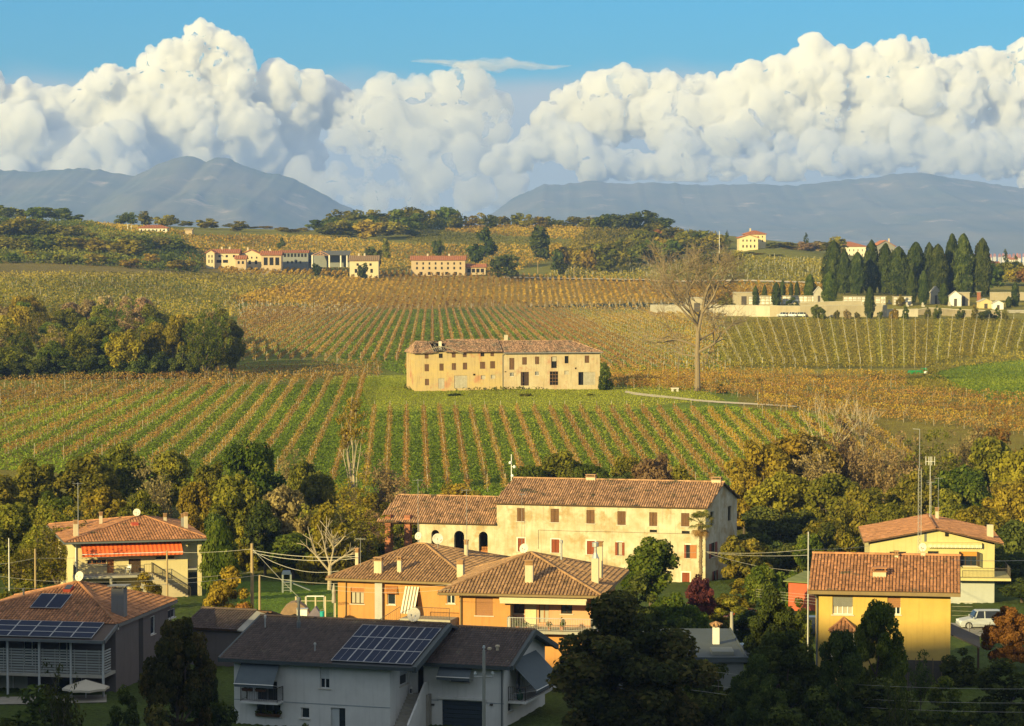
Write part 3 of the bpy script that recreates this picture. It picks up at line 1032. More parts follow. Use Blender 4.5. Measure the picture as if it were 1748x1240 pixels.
plant('bush', 'dark', 1235, 1118, 130, 92, 'dark leafy shrub hiding the near wall of the flat roofed building', 'shrub')
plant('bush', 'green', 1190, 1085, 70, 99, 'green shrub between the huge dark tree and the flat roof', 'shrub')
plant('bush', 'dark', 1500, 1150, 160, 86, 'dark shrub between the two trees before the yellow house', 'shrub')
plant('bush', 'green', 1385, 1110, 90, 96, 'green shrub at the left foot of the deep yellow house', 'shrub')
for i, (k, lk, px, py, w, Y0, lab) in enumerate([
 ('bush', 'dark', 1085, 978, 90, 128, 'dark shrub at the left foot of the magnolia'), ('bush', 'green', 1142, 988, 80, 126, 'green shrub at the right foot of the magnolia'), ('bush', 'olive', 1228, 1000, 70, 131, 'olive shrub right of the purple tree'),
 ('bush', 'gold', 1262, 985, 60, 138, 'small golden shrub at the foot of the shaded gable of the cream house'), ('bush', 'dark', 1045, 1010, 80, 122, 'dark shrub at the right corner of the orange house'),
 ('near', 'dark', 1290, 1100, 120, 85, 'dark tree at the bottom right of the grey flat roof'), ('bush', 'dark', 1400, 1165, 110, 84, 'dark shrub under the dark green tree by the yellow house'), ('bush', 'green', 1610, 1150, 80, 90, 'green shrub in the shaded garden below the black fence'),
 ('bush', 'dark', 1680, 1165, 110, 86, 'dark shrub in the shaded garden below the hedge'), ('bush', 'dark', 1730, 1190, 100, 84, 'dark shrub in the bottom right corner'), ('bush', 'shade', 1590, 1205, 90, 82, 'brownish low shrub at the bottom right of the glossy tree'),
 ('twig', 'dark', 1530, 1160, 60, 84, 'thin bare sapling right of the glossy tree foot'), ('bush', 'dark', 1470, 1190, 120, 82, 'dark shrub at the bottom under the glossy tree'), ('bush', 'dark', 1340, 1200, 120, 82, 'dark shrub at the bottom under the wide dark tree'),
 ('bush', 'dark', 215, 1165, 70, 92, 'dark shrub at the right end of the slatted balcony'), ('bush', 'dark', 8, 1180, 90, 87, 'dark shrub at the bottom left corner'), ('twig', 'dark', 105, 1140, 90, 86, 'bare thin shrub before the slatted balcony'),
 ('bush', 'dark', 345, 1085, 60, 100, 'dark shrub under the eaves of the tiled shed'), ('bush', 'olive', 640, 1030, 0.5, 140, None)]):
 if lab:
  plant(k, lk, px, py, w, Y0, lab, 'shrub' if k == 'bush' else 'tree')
# gardens of the village
plant('bush', 'green', 1360, 1010, 62, 120, 'green shrub hiding the foot of the red garage wall', 'shrub')
plant('broad', 'green', 1112, 912, 116, 134, 'glossy evergreen magnolia tree in front of the long cream house', 'tree')
plant('broad', 'purple', 1195, 972, 62, 128, 'purple leaved small tree at the foot of the palm', 'tree')
plant('bush', 'green', 1165, 1003, 90, 118, 'bright green banana like shrub behind the huge dark tree', 'shrub')
plant('broad', 'green', 1300, 950, 74, 131, 'yellow green young tree by the red garage wall', 'tree')
plant('bush', 'green', 1345, 952, 60, 138, 'leafy green shrub above the red garage wall', 'shrub')
plant('bush', 'olive', 1250, 1018, 70, 127, 'olive hedge shrub above the parked red car', 'shrub')
plant('bush', 'dark', 1290, 1010, 110, 121, 'dark shrub between the red car and the dark car', 'shrub')
plant('cypress', 'green', 375, 888, 62, 142, 'tall narrow evergreen at the right corner of the house with the orange awning', 'tree')
plant('bush', 'gold', 388, 962, 86, 127, 'yellow green shrub left of the wooden utility pole', 'shrub')
plant('bush', 'rust', 404, 1002, 62, 119, 'orange brown shrub at the foot of the wooden utility pole', 'shrub')
plant('bush', 'gold', 352, 1008, 70, 118, 'golden shrub behind the dark tiled shed', 'shrub')
plant('bush', 'gold', 250, 974, 60, 136, 'golden creeper shrub under the terrace of the awning house', 'shrub')
plant('twig', 'olive', 45, 912, 110, 140, 'thin olive tree behind the roof of the grey house, left', 'tree')
plant('twig', 'olive', 98, 885, 100, 148, 'thin olive tree left of the house with the orange awning', 'tree')
plant('bush', 'olive', 30, 965, 120, 126, 'olive bush behind the grey house roof at the left edge', 'shrub')
# belt of trees between the village and the vineyard
grove('below the vineyard', [
 ('broad', 'olive', -10, 800, 130, 178), ('broad', 'olive', 60, 770, 120, 186), ('broad', 'olive', 25, 850, 120, 164), ('broad', 'green', 95, 825, 105, 170), ('broad', 'olive', 150, 770, 120, 187),
 ('broad', 'olive', 205, 752, 105, 192), ('broad', 'gold', 180, 815, 90, 176), ('twig', 'tan', 262, 806, 90, 178), ('broad', 'olive', 290, 762, 90, 192), ('broad', 'gold', 335, 815, 75, 176),
 ('broad', 'green', 430, 740, 128, 177), ('broad', 'olive', 400, 800, 110, 170), ('broad', 'dark', 452, 850, 90, 165), ('bush', 'gold', 345, 838, 50, 168), ('broad', 'dark', 365, 868, 70, 160),
 ('twig', 'tan', 505, 770, 80, 192), ('broad', 'olive', 540, 790, 80, 184), ('broad', 'olive', 520, 772, 60, 190), ('broad', 'olive', 545, 862, 80, 172),
 ('twig', 'tan', 655, 788, 80, 186), ('twig', 'gold', 605, 818, 100, 178), ('bush', 'gold', 640, 830, 80, 182), ('twig', 'tan', 690, 820, 70, 183), ('twig', 'gold', 610, 868, 110, 164),
 ('broad', 'green', 500, 905, 100, 163), ('bush', 'gold', 780, 822, 110, 186), ('broad', 'gold', 320, 860, 80, 166), ('broad', 'olive', 240, 832, 90, 168), ('twig', 'olive', 145, 860, 100, 158), ('broad', 'olive', 95, 868, 110, 158),
 ('broad', 'olive', 360, 775, 80, 190), ('broad', 'dark', 590, 905, 80, 166), ('twig', 'tan', 640, 875, 70, 170), ('bush', 'olive', 700, 842, 70, 178)])
plant('broad', 'tan', 487, 808, 92, 166, 'rounded pale brown tree between the ivy green tree and the pruned bare tree', 'tree')
grove('just above the cream roof', [
 ('broad', 'green', 905, 788, 80, 190), ('broad', 'olive', 960, 766, 105, 192), ('broad', 'green', 1010, 778, 90, 189), ('broad', 'olive', 1065, 770, 80, 192), ('broad', 'tan', 1118, 762, 95, 190), ('broad', 'dark', 1060, 795, 80, 186), ('bush', 'olive', 1160, 790, 80, 188)])
grove('right of the cream house', [
 ('broad', 'gold', 1300, 735, 120, 190), ('broad', 'gold', 1370, 720, 130, 194), ('broad', 'gold', 1335, 790, 120, 182), ('twig', 'tan', 1435, 712, 100, 196), ('twig', 'tan', 1490, 730, 90, 192), ('broad', 'olive', 1420, 800, 110, 180), ('broad', 'gold', 1270, 800, 80, 184),
 ('broad', 'olive', 1475, 810, 110, 176), ('broad', 'dark', 1300, 858, 110, 174), ('broad', 'dark', 1370, 868, 110, 172), ('broad', 'olive', 1410, 868, 90, 166), ('broad', 'dark', 1275, 910, 100, 168), ('broad', 'dark', 1335, 920, 110, 166), ('twig', 'tan', 1540, 742, 100, 190), ('twig', 'olive', 1590, 738, 110, 190),
 ('broad', 'green', 1640, 778, 110, 182), ('broad', 'olive', 1690, 735, 110, 190), ('broad', 'gold', 1740, 745, 100, 186), ('broad', 'gold', 1725, 800, 110, 176), ('broad', 'olive', 1560, 800, 110, 178), ('broad', 'olive', 1615, 830, 100, 172), ('broad', 'gold', 1670, 850, 100, 168),
 ('broad', 'dark', 1735, 880, 110, 158), ('twig', 'tan', 1395, 760, 90, 188), ('broad', 'olive', 1520, 842, 100, 172), ('broad', 'green', 1385, 905, 70, 160), ('broad', 'dark', 1720, 930, 100, 150), ('broad', 'dark', 1745, 985, 90, 140), ('twig', 'tan', 1655, 716, 90, 196), ('twig', 'rust', 1700, 712, 90, 198), ('broad', 'dark', 1265, 955, 70, 162)])
U = []
for px in range(-20, 640, 36):
 U.append(('bush', RNG.choice(['olive', 'dark', 'gold', 'green', 'olive']), px + RNG.uniform(-10, 10), 880 + RNG.uniform(-30, 30), RNG.uniform(60, 95), RNG.uniform(158, 172)))
for px in range(1262, 1770, 34):
 U.append(('bush', RNG.choice(['olive', 'dark', 'green', 'olive', 'gold']), px + RNG.uniform(-10, 10), 890 + RNG.uniform(-40, 30) + (30 if px > 1480 else 0), RNG.uniform(60, 95), RNG.uniform(158, 172)))
for px in range(640, 1260, 44):
 U.append(('bush', RNG.choice(['olive', 'gold', 'green', 'tan']), px + RNG.uniform(-12, 12), 826 + RNG.uniform(-8, 10), RNG.uniform(50, 80), RNG.uniform(184, 194)))
grove('under the tree belt', U)
# wood left of the derelict farmhouse
W = []
rw = random.Random(5)
edge = [(0, 640), (120, 634), (240, 618), (330, 600), (405, 585)]
for k in range(62):
 px = rw.uniform(-40, 392)
 lane = rw.random()
 bot = np.interp(px, [e[0] for e in edge], [e[1] for e in edge])
 top = np.interp(px, [-40, 60, 120, 200, 260, 330, 400], [488, 500, 520, 512, 515, 532, 540])
 Y0 = 318 + lane * 105
 pyt = bot - 62 - lane * (bot - 62 - top) + rw.uniform(-8, 10)
 look = rw.choice(['olive', 'olive', 'gold', 'olive', 'green', 'green', 'gold', 'tan', 'olive'])
 W.append(('broad' if rw.random() < 0.8 else 'twig', look, px, pyt, rw.uniform(46, 78), Y0))
for px, py in ((120, 512), (150, 502), (182, 499), (215, 503), (243, 503)):
 W.append(('broad', 'pink', px, py, 46, 430))
for px, py, w_, Y0 in ((372, 516, 80, 345), (392, 540, 58, 338), (340, 548, 60, 335), (398, 565, 44, 332), (300, 545, 60, 345), (362, 575, 60, 328)):
 W.append(('broad', 'olive', px, py, w_, Y0))
for px in range(-20, 330, 42):
 W.append(('bush', 'dark', px, 598 - px * 0.05, 60, 316 + px * 0.012))
grove('in the left wood', W)
# far hills: trees standing on the slopes and along the ridge
rh = random.Random(9)
def band(where, n, x0, x1, tops, w_, Y0r, looks):
 xs, yy = zip(*tops)
 n = max(4, int(n * 0.52))
 rows = []
 for i in range(n):
  px = x0 + (x1 - x0) * (i + rh.uniform(0.2, 0.8)) / n
  rows.append(('far', rh.choice(looks), px, float(np.interp(px, xs, yy)) + rh.uniform(-5, 6), rh.uniform(*w_) * 1.5, rh.uniform(*Y0r)))
 grove(where, rows)
H_ = []
mix1 = ['olive', 'olive', 'gold', 'green', 'olive', 'olive']
band('on the ridge at the far left', 14, -20, 130, [(-20, 348), (20, 347), (60, 352), (130, 358)], (26, 44), (850, 905), ['olive', 'green', 'green'])
band('on the upper slope of the left hill', 34, -20, 290, [(-20, 372), (60, 372), (120, 378), (150, 402), (290, 398)], (30, 48), (740, 800), mix1)
band('on the middle slope of the left hill', 34, -20, 330, [(-20, 405), (80, 400), (200, 405), (290, 395), (330, 425)], (30, 46), (690, 735), mix1 + ['gold'])
band('at the foot of the left hill', 26, -20, 350, [(-20, 430), (350, 438)], (26, 42), (655, 682), ['olive', 'gold', 'gold', 'green'])
band('on the ridge behind the hilltop farmhouse', 18, 190, 400, [(190, 358), (240, 362), (320, 370), (400, 382)], (20, 30), (850, 900), ['olive', 'olive', 'green', 'gold'])
band('on the ridge left of the gap', 14, 400, 560, [(400, 380), (470, 388), (560, 384)], (18, 28), (850, 900), ['olive', 'gold', 'olive'])
band('on top of the wooded knoll', 22, 545, 700, [(545, 372), (580, 360), (620, 356), (700, 357)], (28, 42), (850, 900), ['olive', 'olive', 'green'])
band('on the near side of the wooded knoll', 16, 550, 700, [(550, 382), (620, 372), (700, 372)], (28, 40), (815, 845), ['olive', 'olive', 'green', 'gold'])
band('on the ridge right of the knoll', 10, 690, 780, [(690, 352), (740, 346), (780, 356)], (24, 36), (860, 905), ['green', 'olive'])
band('along the middle ridge', 24, 770, 1010, [(770, 360), (860, 365), (940, 368), (1010, 372)], (18, 28), (870, 905), ['olive', 'olive', 'olive', 'gold', 'dark'])
band('on the ridge left of the villa', 14, 1005, 1130, [(1005, 364), (1060, 362), (1105, 356), (1130, 372)], (26, 40), (850, 880), ['olive', 'green', 'dark'])
band('on the slope left of the villa', 20, 1080, 1240, [(1080, 385), (1150, 378), (1200, 392), (1240, 404)], (24, 38), (770, 830), ['olive', 'gold', 'olive', 'green', 'rust', 'olive'])
band('in the hollow below the middle ridge', 24, 1000, 1200, [(1000, 410), (1100, 400), (1200, 405)], (26, 40), (730, 765), ['olive', 'green', 'olive', 'gold'])
band('in the thicket above the terraces', 12, 950, 1060, [(950, 415), (1060, 420)], (24, 34), (705, 725), ['gold', 'olive', 'gold'])
band('between the villa and the white convent', 22, 1310, 1440, [(1310, 412), (1360, 418), (1400, 405), (1440, 406)], (22, 34), (745, 800), ['gold', 'olive', 'olive', 'gold', 'tan'])
band('on the bank below the villa', 14, 1190, 1330, [(1190, 428), (1330, 432)], (18, 28), (690, 712), ['olive', 'gold', 'dark'])
band("behind the graveyard's right end", 18, 1650, 1770, [(1650, 440), (1700, 448), (1770, 452)], (24, 40), (690, 820), ['olive', 'dark', 'rust', 'green'])
band('in the trees right of the cypress row', 14, 1685, 1775, [(1685, 448), (1770, 440)], (24, 36), (560, 640), ['olive', 'olive', 'gold', 'green', 'rust'])
for px, pyt, w_, Y0, look in ((824, 384, 54, 712, 'dark'), (926, 380, 50, 735, 'dark'), (864, 430, 56, 672, 'dark'), (748, 402, 26, 735, 'dark'), (637, 412, 40, 700, 'dark'), (1020, 362, 34, 850, 'green'),
         (541, 444, 20, 668, 'dark'), (620, 446, 22, 668, 'dark'), (958, 436, 26, 690, 'dark'), (660, 404, 20, 740, 'olive'), (480, 404, 16, 760, 'dark'), (950, 420, 24, 700, 'dark')):
 H_.append(('far', look, px, pyt, w_, Y0))
for px, pyt, w_, Y0 in ((1241, 392, 11, 735), (1376, 396, 10, 760), (1716, 424, 12, 760), (1734, 434, 9, 780)):
 H_.append(('farcypress', 'cypress', px, pyt, w_, Y0))
grove('alone on the far slopes', H_)
# graveyard cypresses
grove('behind the graveyard', [
 ('cypress', 'cypress', 1421, 412, 34, 545), ('cypress', 'cypress', 1442, 428, 32, 535), ('cypress', 'cypress', 1464, 431, 31, 530), ('cypress', 'cypress', 1487, 411, 33, 535), ('cypress', 'cypress', 1510, 416, 33, 535),
 ('cypress', 'cypress', 1533, 422, 38, 530), ('cypress', 'cypress', 1562, 414, 42, 540), ('cypress', 'cypress', 1588, 415, 24, 550), ('cypress', 'cypress', 1601, 418, 33, 530), ('cypress', 'cypress', 1623, 400, 32, 535),
 ('cypress', 'cypress', 1648, 400, 37, 530), ('cypress', 'cypress', 1676, 408, 40, 530)], 'graveyard cypresses')
grove('inside the graveyard wall', [
 ('cypress', 'cypress', 1485, 490, 20, 467), ('cypress', 'cypress', 1557, 460, 18, 505), ('cypress', 'cypress', 1576, 462, 22, 502), ('cypress', 'cypress', 1611, 484, 20, 503), ('cypress', 'green', 1416, 464, 28, 500),
 ('cypress', 'cypress', 1325, 482, 18, 498), ('cypress', 'cypress', 1336, 478, 11, 520), ('cypress', 'cypress', 1290, 488, 13, 500), ('cypress', 'cypress', 1306, 487, 10, 505), ('cypress', 'cypress', 1350, 482, 9, 515), ('cypress', 'cypress', 1361, 481, 9, 515),
 ('cypress', 'green', 1382, 468, 22, 510), ('cypress', 'cypress', 1733, 482, 15, 500), ('cypress', 'cypress', 1722, 506, 11, 498), ('bush', 'green', 1398, 511, 28, 467), ('bush', 'dark', 1352, 506, 24, 492), ('bush', 'gold', 1538, 500, 18, 498), ('bush', 'dark', 1681, 523, 32, 466), ('bush', 'olive', 1240, 495, 30, 498)] + [('bush', l_, x_, y_, w_, 467) for x_, y_, w_, l_ in ((1428, 524, 12, 'olive'), (1447, 522, 15, 'tan'), (1464, 528, 12, 'olive'), (1502, 527, 12, 'green'), (1526, 520, 18, 'gold'), (1546, 519, 14, 'green'), (1584, 521, 14, 'olive'), (1600, 518, 16, 'green'), (1640, 523, 18, 'green'), (1664, 518, 14, 'olive'), (1702, 524, 14, 'green'), (1715, 528, 12, 'olive'))], 'graveyard plants')
# single trees and shrubs on the farm
plant('bush', 'green', 1034, 616, 26, 286, 'bright green climbing shrub at the right end of the derelict farmhouse', 'shrub')
plant('bush', 'green', 774, 671, 32, 278, 'rounded green bush alone on the lawn before the derelict farmhouse', 'shrub')
plant('bush', 'olive', 898, 678, 26, 277, 'low tuft of weeds on the lawn before the derelict farmhouse', 'shrub')
plant('bush', 'olive', 1008, 672, 14, 278, 'tiny bush on the lawn below the right half of the derelict farmhouse', 'shrub')
plant('bush', 'dark', 1232, 655, 20, 281, 'small dark bush right of the big bare tree', 'shrub')
def grow(mb, p, d, L, r, depth, rnd, spread=0.55, up=0.12, n=5, keep=0.78):
 segs = 3
 q = p
 for i in range(segs):
  d = (d + Vector((rnd.gauss(0, 1), rnd.gauss(0, 1), rnd.gauss(0, 1))) * 0.11 + Vector((0, 0, up * 0.5))).normalized()
  e = q + d * L / segs
  mb.tube(q, e, r * (1 - 0.25 * i / segs), r * (1 - 0.25 * (i + 1) / segs), max(3, n), rnd.uniform(0.3, 0.7), False)
  if depth > 0 and i > 0 and rnd.random() < 0.75:
   s = (d + Vector((rnd.gauss(0, 1), rnd.gauss(0, 1), rnd.gauss(0, 0.6))) * spread * 1.3).normalized()
   grow(mb, e, s, L * rnd.uniform(0.5, 0.75), r * 0.45, depth - 1, rnd, spread, up, n - 1, keep)
  q = e
 if depth > 0:
  for _ in range(2 if rnd.random() < 0.6 else 3):
   s = (d + Vector((rnd.gauss(0, 1), rnd.gauss(0, 1), rnd.gauss(0, 0.6))) * spread).normalized()
   grow(mb, q, s, L * rnd.uniform(0.62, 0.88), r * 0.6, depth - 1, rnd, spread, up, n - 1, keep)
def big_bare_tree():
 g = ground(1190, 668, 400)
 top = at(1195, 428, g.y)
 H = top.z - g.z
 o = empty('bare_tree', g, 0, 'huge leafless tree standing alone right of the derelict farmhouse', 'tree')
 rnd = random.Random(4)
 t, c = MB(), MB()
 s = H / 27.0
 P = [Vector((0, 0, -0.6)), Vector((0.1, 0, 3)), Vector((0.0, 0.1, 7)), Vector((0.15, 0, 11.2))]
 R_ = [0.72, 0.53, 0.47, 0.42]
 for i in range(3):
  t.tube(P[i] * s, P[i + 1] * s, R_[i] * s, R_[i + 1] * s, 10, 0.5 + 0.1 * (i - 1), False)
 top_ = P[3] * s
 def lmb(p, d, L, r, dep=5, up=0.1):
  grow(c, Vector(p) * s, Vector(d).normalized(), L * s * 0.93, r * s * 1.05, dep, rnd, 0.5, up, 6)
 t.tube(P[3] * s, Vector((-0.7, 0.2, 14.5)) * s, 0.36 * s, 0.27 * s, 8, 0.5, False)
 t.tube(P[3] * s, Vector((0.9, -0.2, 15.0)) * s, 0.34 * s, 0.25 * s, 8, 0.5, False)
 lmb((-0.7, 0.2, 14.5), (-0.35, 0.1, 1), 5.0, 0.32)
 lmb((-0.7, 0.2, 14.5), (-1, 0.2, 0.95), 5.2, 0.28)
 lmb((0.9, -0.2, 15.0), (0.3, 0.1, 1), 5.2, 0.32)
 lmb((0.9, -0.2, 15.0), (0.8, -0.3, 0.9), 4.8, 0.25)
 lmb((0.1, 0, 12.5), (-0.9, -0.6, 0.8), 5.4, 0.26)
 lmb((0.1, 0, 12.5), (0.2, 0.9, 1.0), 4.6, 0.26)
 lmb((0.0, 0, 7.4), (1, -0.2, 0.75), 4.2, 0.26, 5, 0.02)
 lmb((0.1, 0, 8.5), (-1, 0.1, 0.55), 4.6, 0.24, 5, 0.0)
 lmb((0.1, 0, 9.5), (0.95, 0.4, 0.5), 4.6, 0.22, 5, 0.0)
 lmb((0.0, 0, 6.6), (-0.9, 0.5, 0.25), 3.6, 0.16, 4, 0.0)
 t.build('trunk', BARE_BARK, o)
 c.build('crown', BARE_BARK, o)
big_bare_tree()
def pruned_tree():
 Y = 152 * K
 p = at(562, 1000, Y)
 z = T(p.x, Y)
 o = empty('bare_tree', (p.x, Y, z), 0, 'pale heavily pruned leafless tree beyond the lawn', 'tree')
 rnd = random.Random(12)
 h = at(562, 906, Y).z - z
 t, c = MB(), MB()
 t.tube((0, 0, -0.6), (0.1, 0, h * 0.42), 0.26, 0.2, 8)
 for d, L in (((-0.15, 0, 1), 0.5), ((0.25, 0.1, 1), 0.48), ((-0.8, 0.1, 0.75), 0.5), ((0.9, -0.2, 0.55), 0.42), ((0.1, 0.6, 0.8), 0.4)):
  grow(c, Vector((0.1, 0, h * (0.3 if d[0] < -0.5 else 0.4))), Vector(d).normalized(), h * L * 0.7, 0.13, 2, rnd, 0.5, 0.15, 6)
 t.build('trunk', PALE_BARK, o)
 c.build('crown', PALE_BARK, o)
pruned_tree()
def birch():
 Y = 196 * K
 p = at(604, 830, Y)
 z = T(p.x, Y)
 o = empty('birch_tree', (p.x, Y, z), 0, 'white stemmed birch with yellow top leaves at the vineyard foot', 'tree')
 rnd = random.Random(31)
 h = at(604, 672, Y).z - z
 t = MB()
 ends = []
 for k in range(9):
  a = rnd.uniform(0, 6.28)
  q = rnd.uniform(0.15, 1)
  e = Vector((math.cos(a) * q * 1.9, math.sin(a) * q * 1.9, h * (0.97 - 0.22 * q)))
  pts = limb(t, (math.cos(a) * .15, math.sin(a) * .15, -0.5), e, 0.11, 0.02, rnd, 5, 0.02)
  for pp in pts[2:]:
   for _ in range(2):
    s = pp + Vector((rnd.gauss(0, .5), rnd.gauss(0, .5), rnd.uniform(0.5, 1.5)))
    limb(t, pp, s, 0.035, 0.015, rnd, 2, 0.05, 3)
  if k % 1 == 0:
   for zz in (0.72, 0.85, 1.0):
    ends.append((e.x * zz, e.y * zz, e.z * zz + 0.2, 0.75))
 t.build('trunk', PALE_BARK, o)
 link('crown', crown_mesh('birch_crown', ends, 1500, 0.3, 7, LEAF['gold'], 0.5, 0.2), o)
birch()
for px, pyt, Y0, lab in ((1416, 690, 196, 'white stemmed thin birch left of the lattice mast, in the tan thicket'), (1478, 700, 197, 'white stemmed thin birch behind the lattice mast'), (1158, 588, 300, None)):
 Y = Y0 * K
 p = at(px, pyt, Y)
 z = T(p.x, Y)
 h = p.z - z
 rnd = random.Random(px)
 o = empty('bare_tree', (p.x, Y, z), 0, lab or 'slender bare tree just left of the huge leafless tree', 'tree')
 t, c = MB(), MB()
 t.tube((0, 0, -0.5), (0, 0, h * 0.35), 0.16, 0.12, 6)
 for k in range(5):
  a = rnd.uniform(0, 6.28)
  grow(c, Vector((0, 0, h * 0.33)), Vector((math.cos(a) * .35, math.sin(a) * .35, 1)).normalized(), h * 0.34, 0.06, 2, rnd, 0.35, 0.25, 4)
 t.build('trunk', PALE_BARK if lab else BARE_BARK, o)
 c.build('crown', PALE_BARK if lab else BARE_BARK, o)
def palm():
 Y = 150 * K
 g = at(1196, 1010, Y)
 z = T(g.x, Y)
 top = at(1196, 893, Y).z - z
 o = empty('palm_tree', (g.x, Y, z), 0, 'tall palm at the right corner of the long cream house', 'tree')
 t = MB()
 rnd = random.Random(2)
 n = 26
 for i in range(n):
  z0, z1 = top * i / n, top * (i + 1) / n
  t.tube((0.03 * math.sin(i), 0, z0), (0.03 * math.sin(i + 1), 0, z1), 0.2 + 0.04 * (i % 2) + (0.1 if i > n - 6 else 0), 0.17 + (0.1 if i > n - 6 else 0), 9, rnd.uniform(0.2, 0.8))
 t.build('trunk', mat('palm_trunk', (0.24, 0.17, 0.10), (0.11, 0.08, 0.05), scale=9, rough=1, tone=0.3), o)
 fm = leaf('leaf_palm', [(0.05, 0.06, 0.014), (0.11, 0.12, 0.025), (0.22, 0.18, 0.05)], 0.3, 0.0, 0.0)
 dead = leaf('leaf_palm_dead', [(0.16, 0.09, 0.03), (0.3, 0.18, 0.07)], 0.2, 0, 0)
 for k in range(26):
  a = k * 2.4
  e = rnd.uniform(-0.45, 1.2) if k < 20 else rnd.uniform(-1.3, -0.7)
  stem = Vector((math.cos(a) * math.cos(e), math.sin(a) * math.cos(e), math.sin(e)))
  L = rnd.uniform(0.8, 1.1)
  f = MB()
  hub = Vector((0, 0, top)) + stem * L
  f.tube((0, 0, top), hub, 0.025, 0.02, 4, 0.4)
  side = stem.cross(Vector((0, 0, 1)))
  side = side.normalized() if side.length > 0.05 else Vector((1, 0, 0))
  upv = side.cross(stem).normalized()
  for j in range(13):
   t_ = (j - 6) / 6 * 1.5
   d = (stem * math.cos(t_) + side * math.sin(t_)).normalized()
   w = upv.cross(d).normalized() * 0.05
   m1 = hub + d * 0.45 + upv * 0.03
   e1 = hub + d * 0.8 - Vector((0, 0, 0.24))
   f.add([hub, m1 + w, e1, m1 - w], [(0, 1, 2, 3)], rnd.random())
  f.build('frond', fm if k < 20 else dead, o)
palm()
STAKE = mat('vine_stake', (0.42, 0.39, 0.34), (0.26, 0.22, 0.17), scale=2, rough=0.9, tone=0.35)
STAKE_W = mat('vine_stake_pale', (0.47, 0.46, 0.42), (0.33, 0.31, 0.27), scale=2, rough=0.8, tone=0.25)
def vine_row(pts, look, dens, leafsz, hgt, wid, seed, label, group, stake_every=5.0, stake_h=2.0, stake_m=None, sr=0.045, gap=0.08):
 """pts: world (x,y) polyline; one row of vines on stakes that follows the ground"""
 rs = np.random.RandomState(seed)
 P = np.array(pts, float)
 seg = np.linalg.norm(np.diff(P, axis=0), axis=1)
 cum = np.concatenate([[0], np.cumsum(seg)])
 L = cum[-1]
 if L < 2:
  return None
 n = int(L * dens)
 s = rs.rand(n) * L
 plantid = (s / 1.1).astype(int)
 nplant = int(L / 1.1) + 2
 alive = rs.rand(nplant) > gap
 pt = rs.uniform(0.25, 0.75, nplant)
 ph = rs.uniform(0.82, 1.12, nplant)
 s = s[alive[plantid]]
 plantid = (s / 1.1).astype(int)
 n = len(s)
 x = np.interp(s, cum, P[:, 0])
 y = np.interp(s, cum, P[:, 1])
 z = terrain(x, y)
 dx = np.gradient(np.interp(np.arange(0, L, 1.0), cum, P[:, 0])) if L > 3 else np.zeros(3)
 t = (P[-1] - P[0]) / np.linalg.norm(P[-1] - P[0])
 nx, ny = t[1], -t[0]
 o = rs.normal(size=n) * wid * 0.42
 hh = (0.42 + rs.rand(n) ** 0.8 * (hgt - 0.42)) * ph[plantid]
 cen = np.stack([x + nx * o, y + ny * o, z + hh], 1)
 nrm = rs.normal(size=(n, 3)) + np.array([0, 0, 0.3]) + np.stack([nx * o, ny * o, 0 * o], 1) * 2
 v, f = leaf_quads(cen, nrm, leafsz * np.exp(rs.normal(size=n) * 0.25), rs, 0.8)
 tone = np.clip(pt[plantid] + rs.normal(size=n) * 0.2, 0, 1)
 x0, y0 = P[0]
 z0 = T(x0, y0)
 org = np.array([x0, y0, z0])
 root = empty('vine_row', tuple(org), 0, label, 'vine row', group)
 link('foliage', mesh_np('vine_foliage', v - org, f, LEAF[look], tone), root)
 mb = MB()
 ss = np.arange(0, L + 0.1, stake_every)
 sx, sy = np.interp(ss, cum, P[:, 0]), np.interp(ss, cum, P[:, 1])
 sz = terrain(sx, sy)
 for i in range(len(ss)):
  h = stake_h * (1.12 if i in (0, len(ss) - 1) else rs.uniform(0.85, 1.0))
  r = sr * (1.4 if i in (0, len(ss) - 1) else 1)
  a = (sx[i] - x0, sy[i] - y0, sz[i] - z0)
  mb.tube((a[0], a[1], a[2] - 0.3), (a[0] + rs.uniform(-.06, .06), a[1], a[2] + h), r, r, 4, rs.rand())
 # the gnarled stems, one a plant
 for k in range(0, nplant - 1):
  if alive[k] and k % 2 == 0:
   q = min(L, k * 1.1 + 0.5)
   xx, yy2 = float(np.interp(q, cum, P[:, 0])), float(np.interp(q, cum, P[:, 1]))
   zz = T(xx, yy2) if False else float(np.interp(q, ss, sz))
   mb.tube((xx - x0, yy2 - y0, zz - z0 - 0.1), (xx - x0, yy2 - y0, zz - z0 + 0.7), 0.04, 0.03, 3, 0.0, False)
 st = mb.build('stake_line', stake_m or STAKE, root)
 st['kind'] = 'stuff'
 return root
def px_row(x700, slope, y0, y1, curve=0.0, n=8):
 """world points of a row seen as a line in the photograph"""
 out = []
 for i in range(n):
  y = y0 + (y1 - y0) * i / (n - 1)
  x = x700 + slope * (y - 700) + curve * (y - 700) ** 2
  g = ground(x, y, 300, 700)
  out.append((g.x, g.y))
 return out
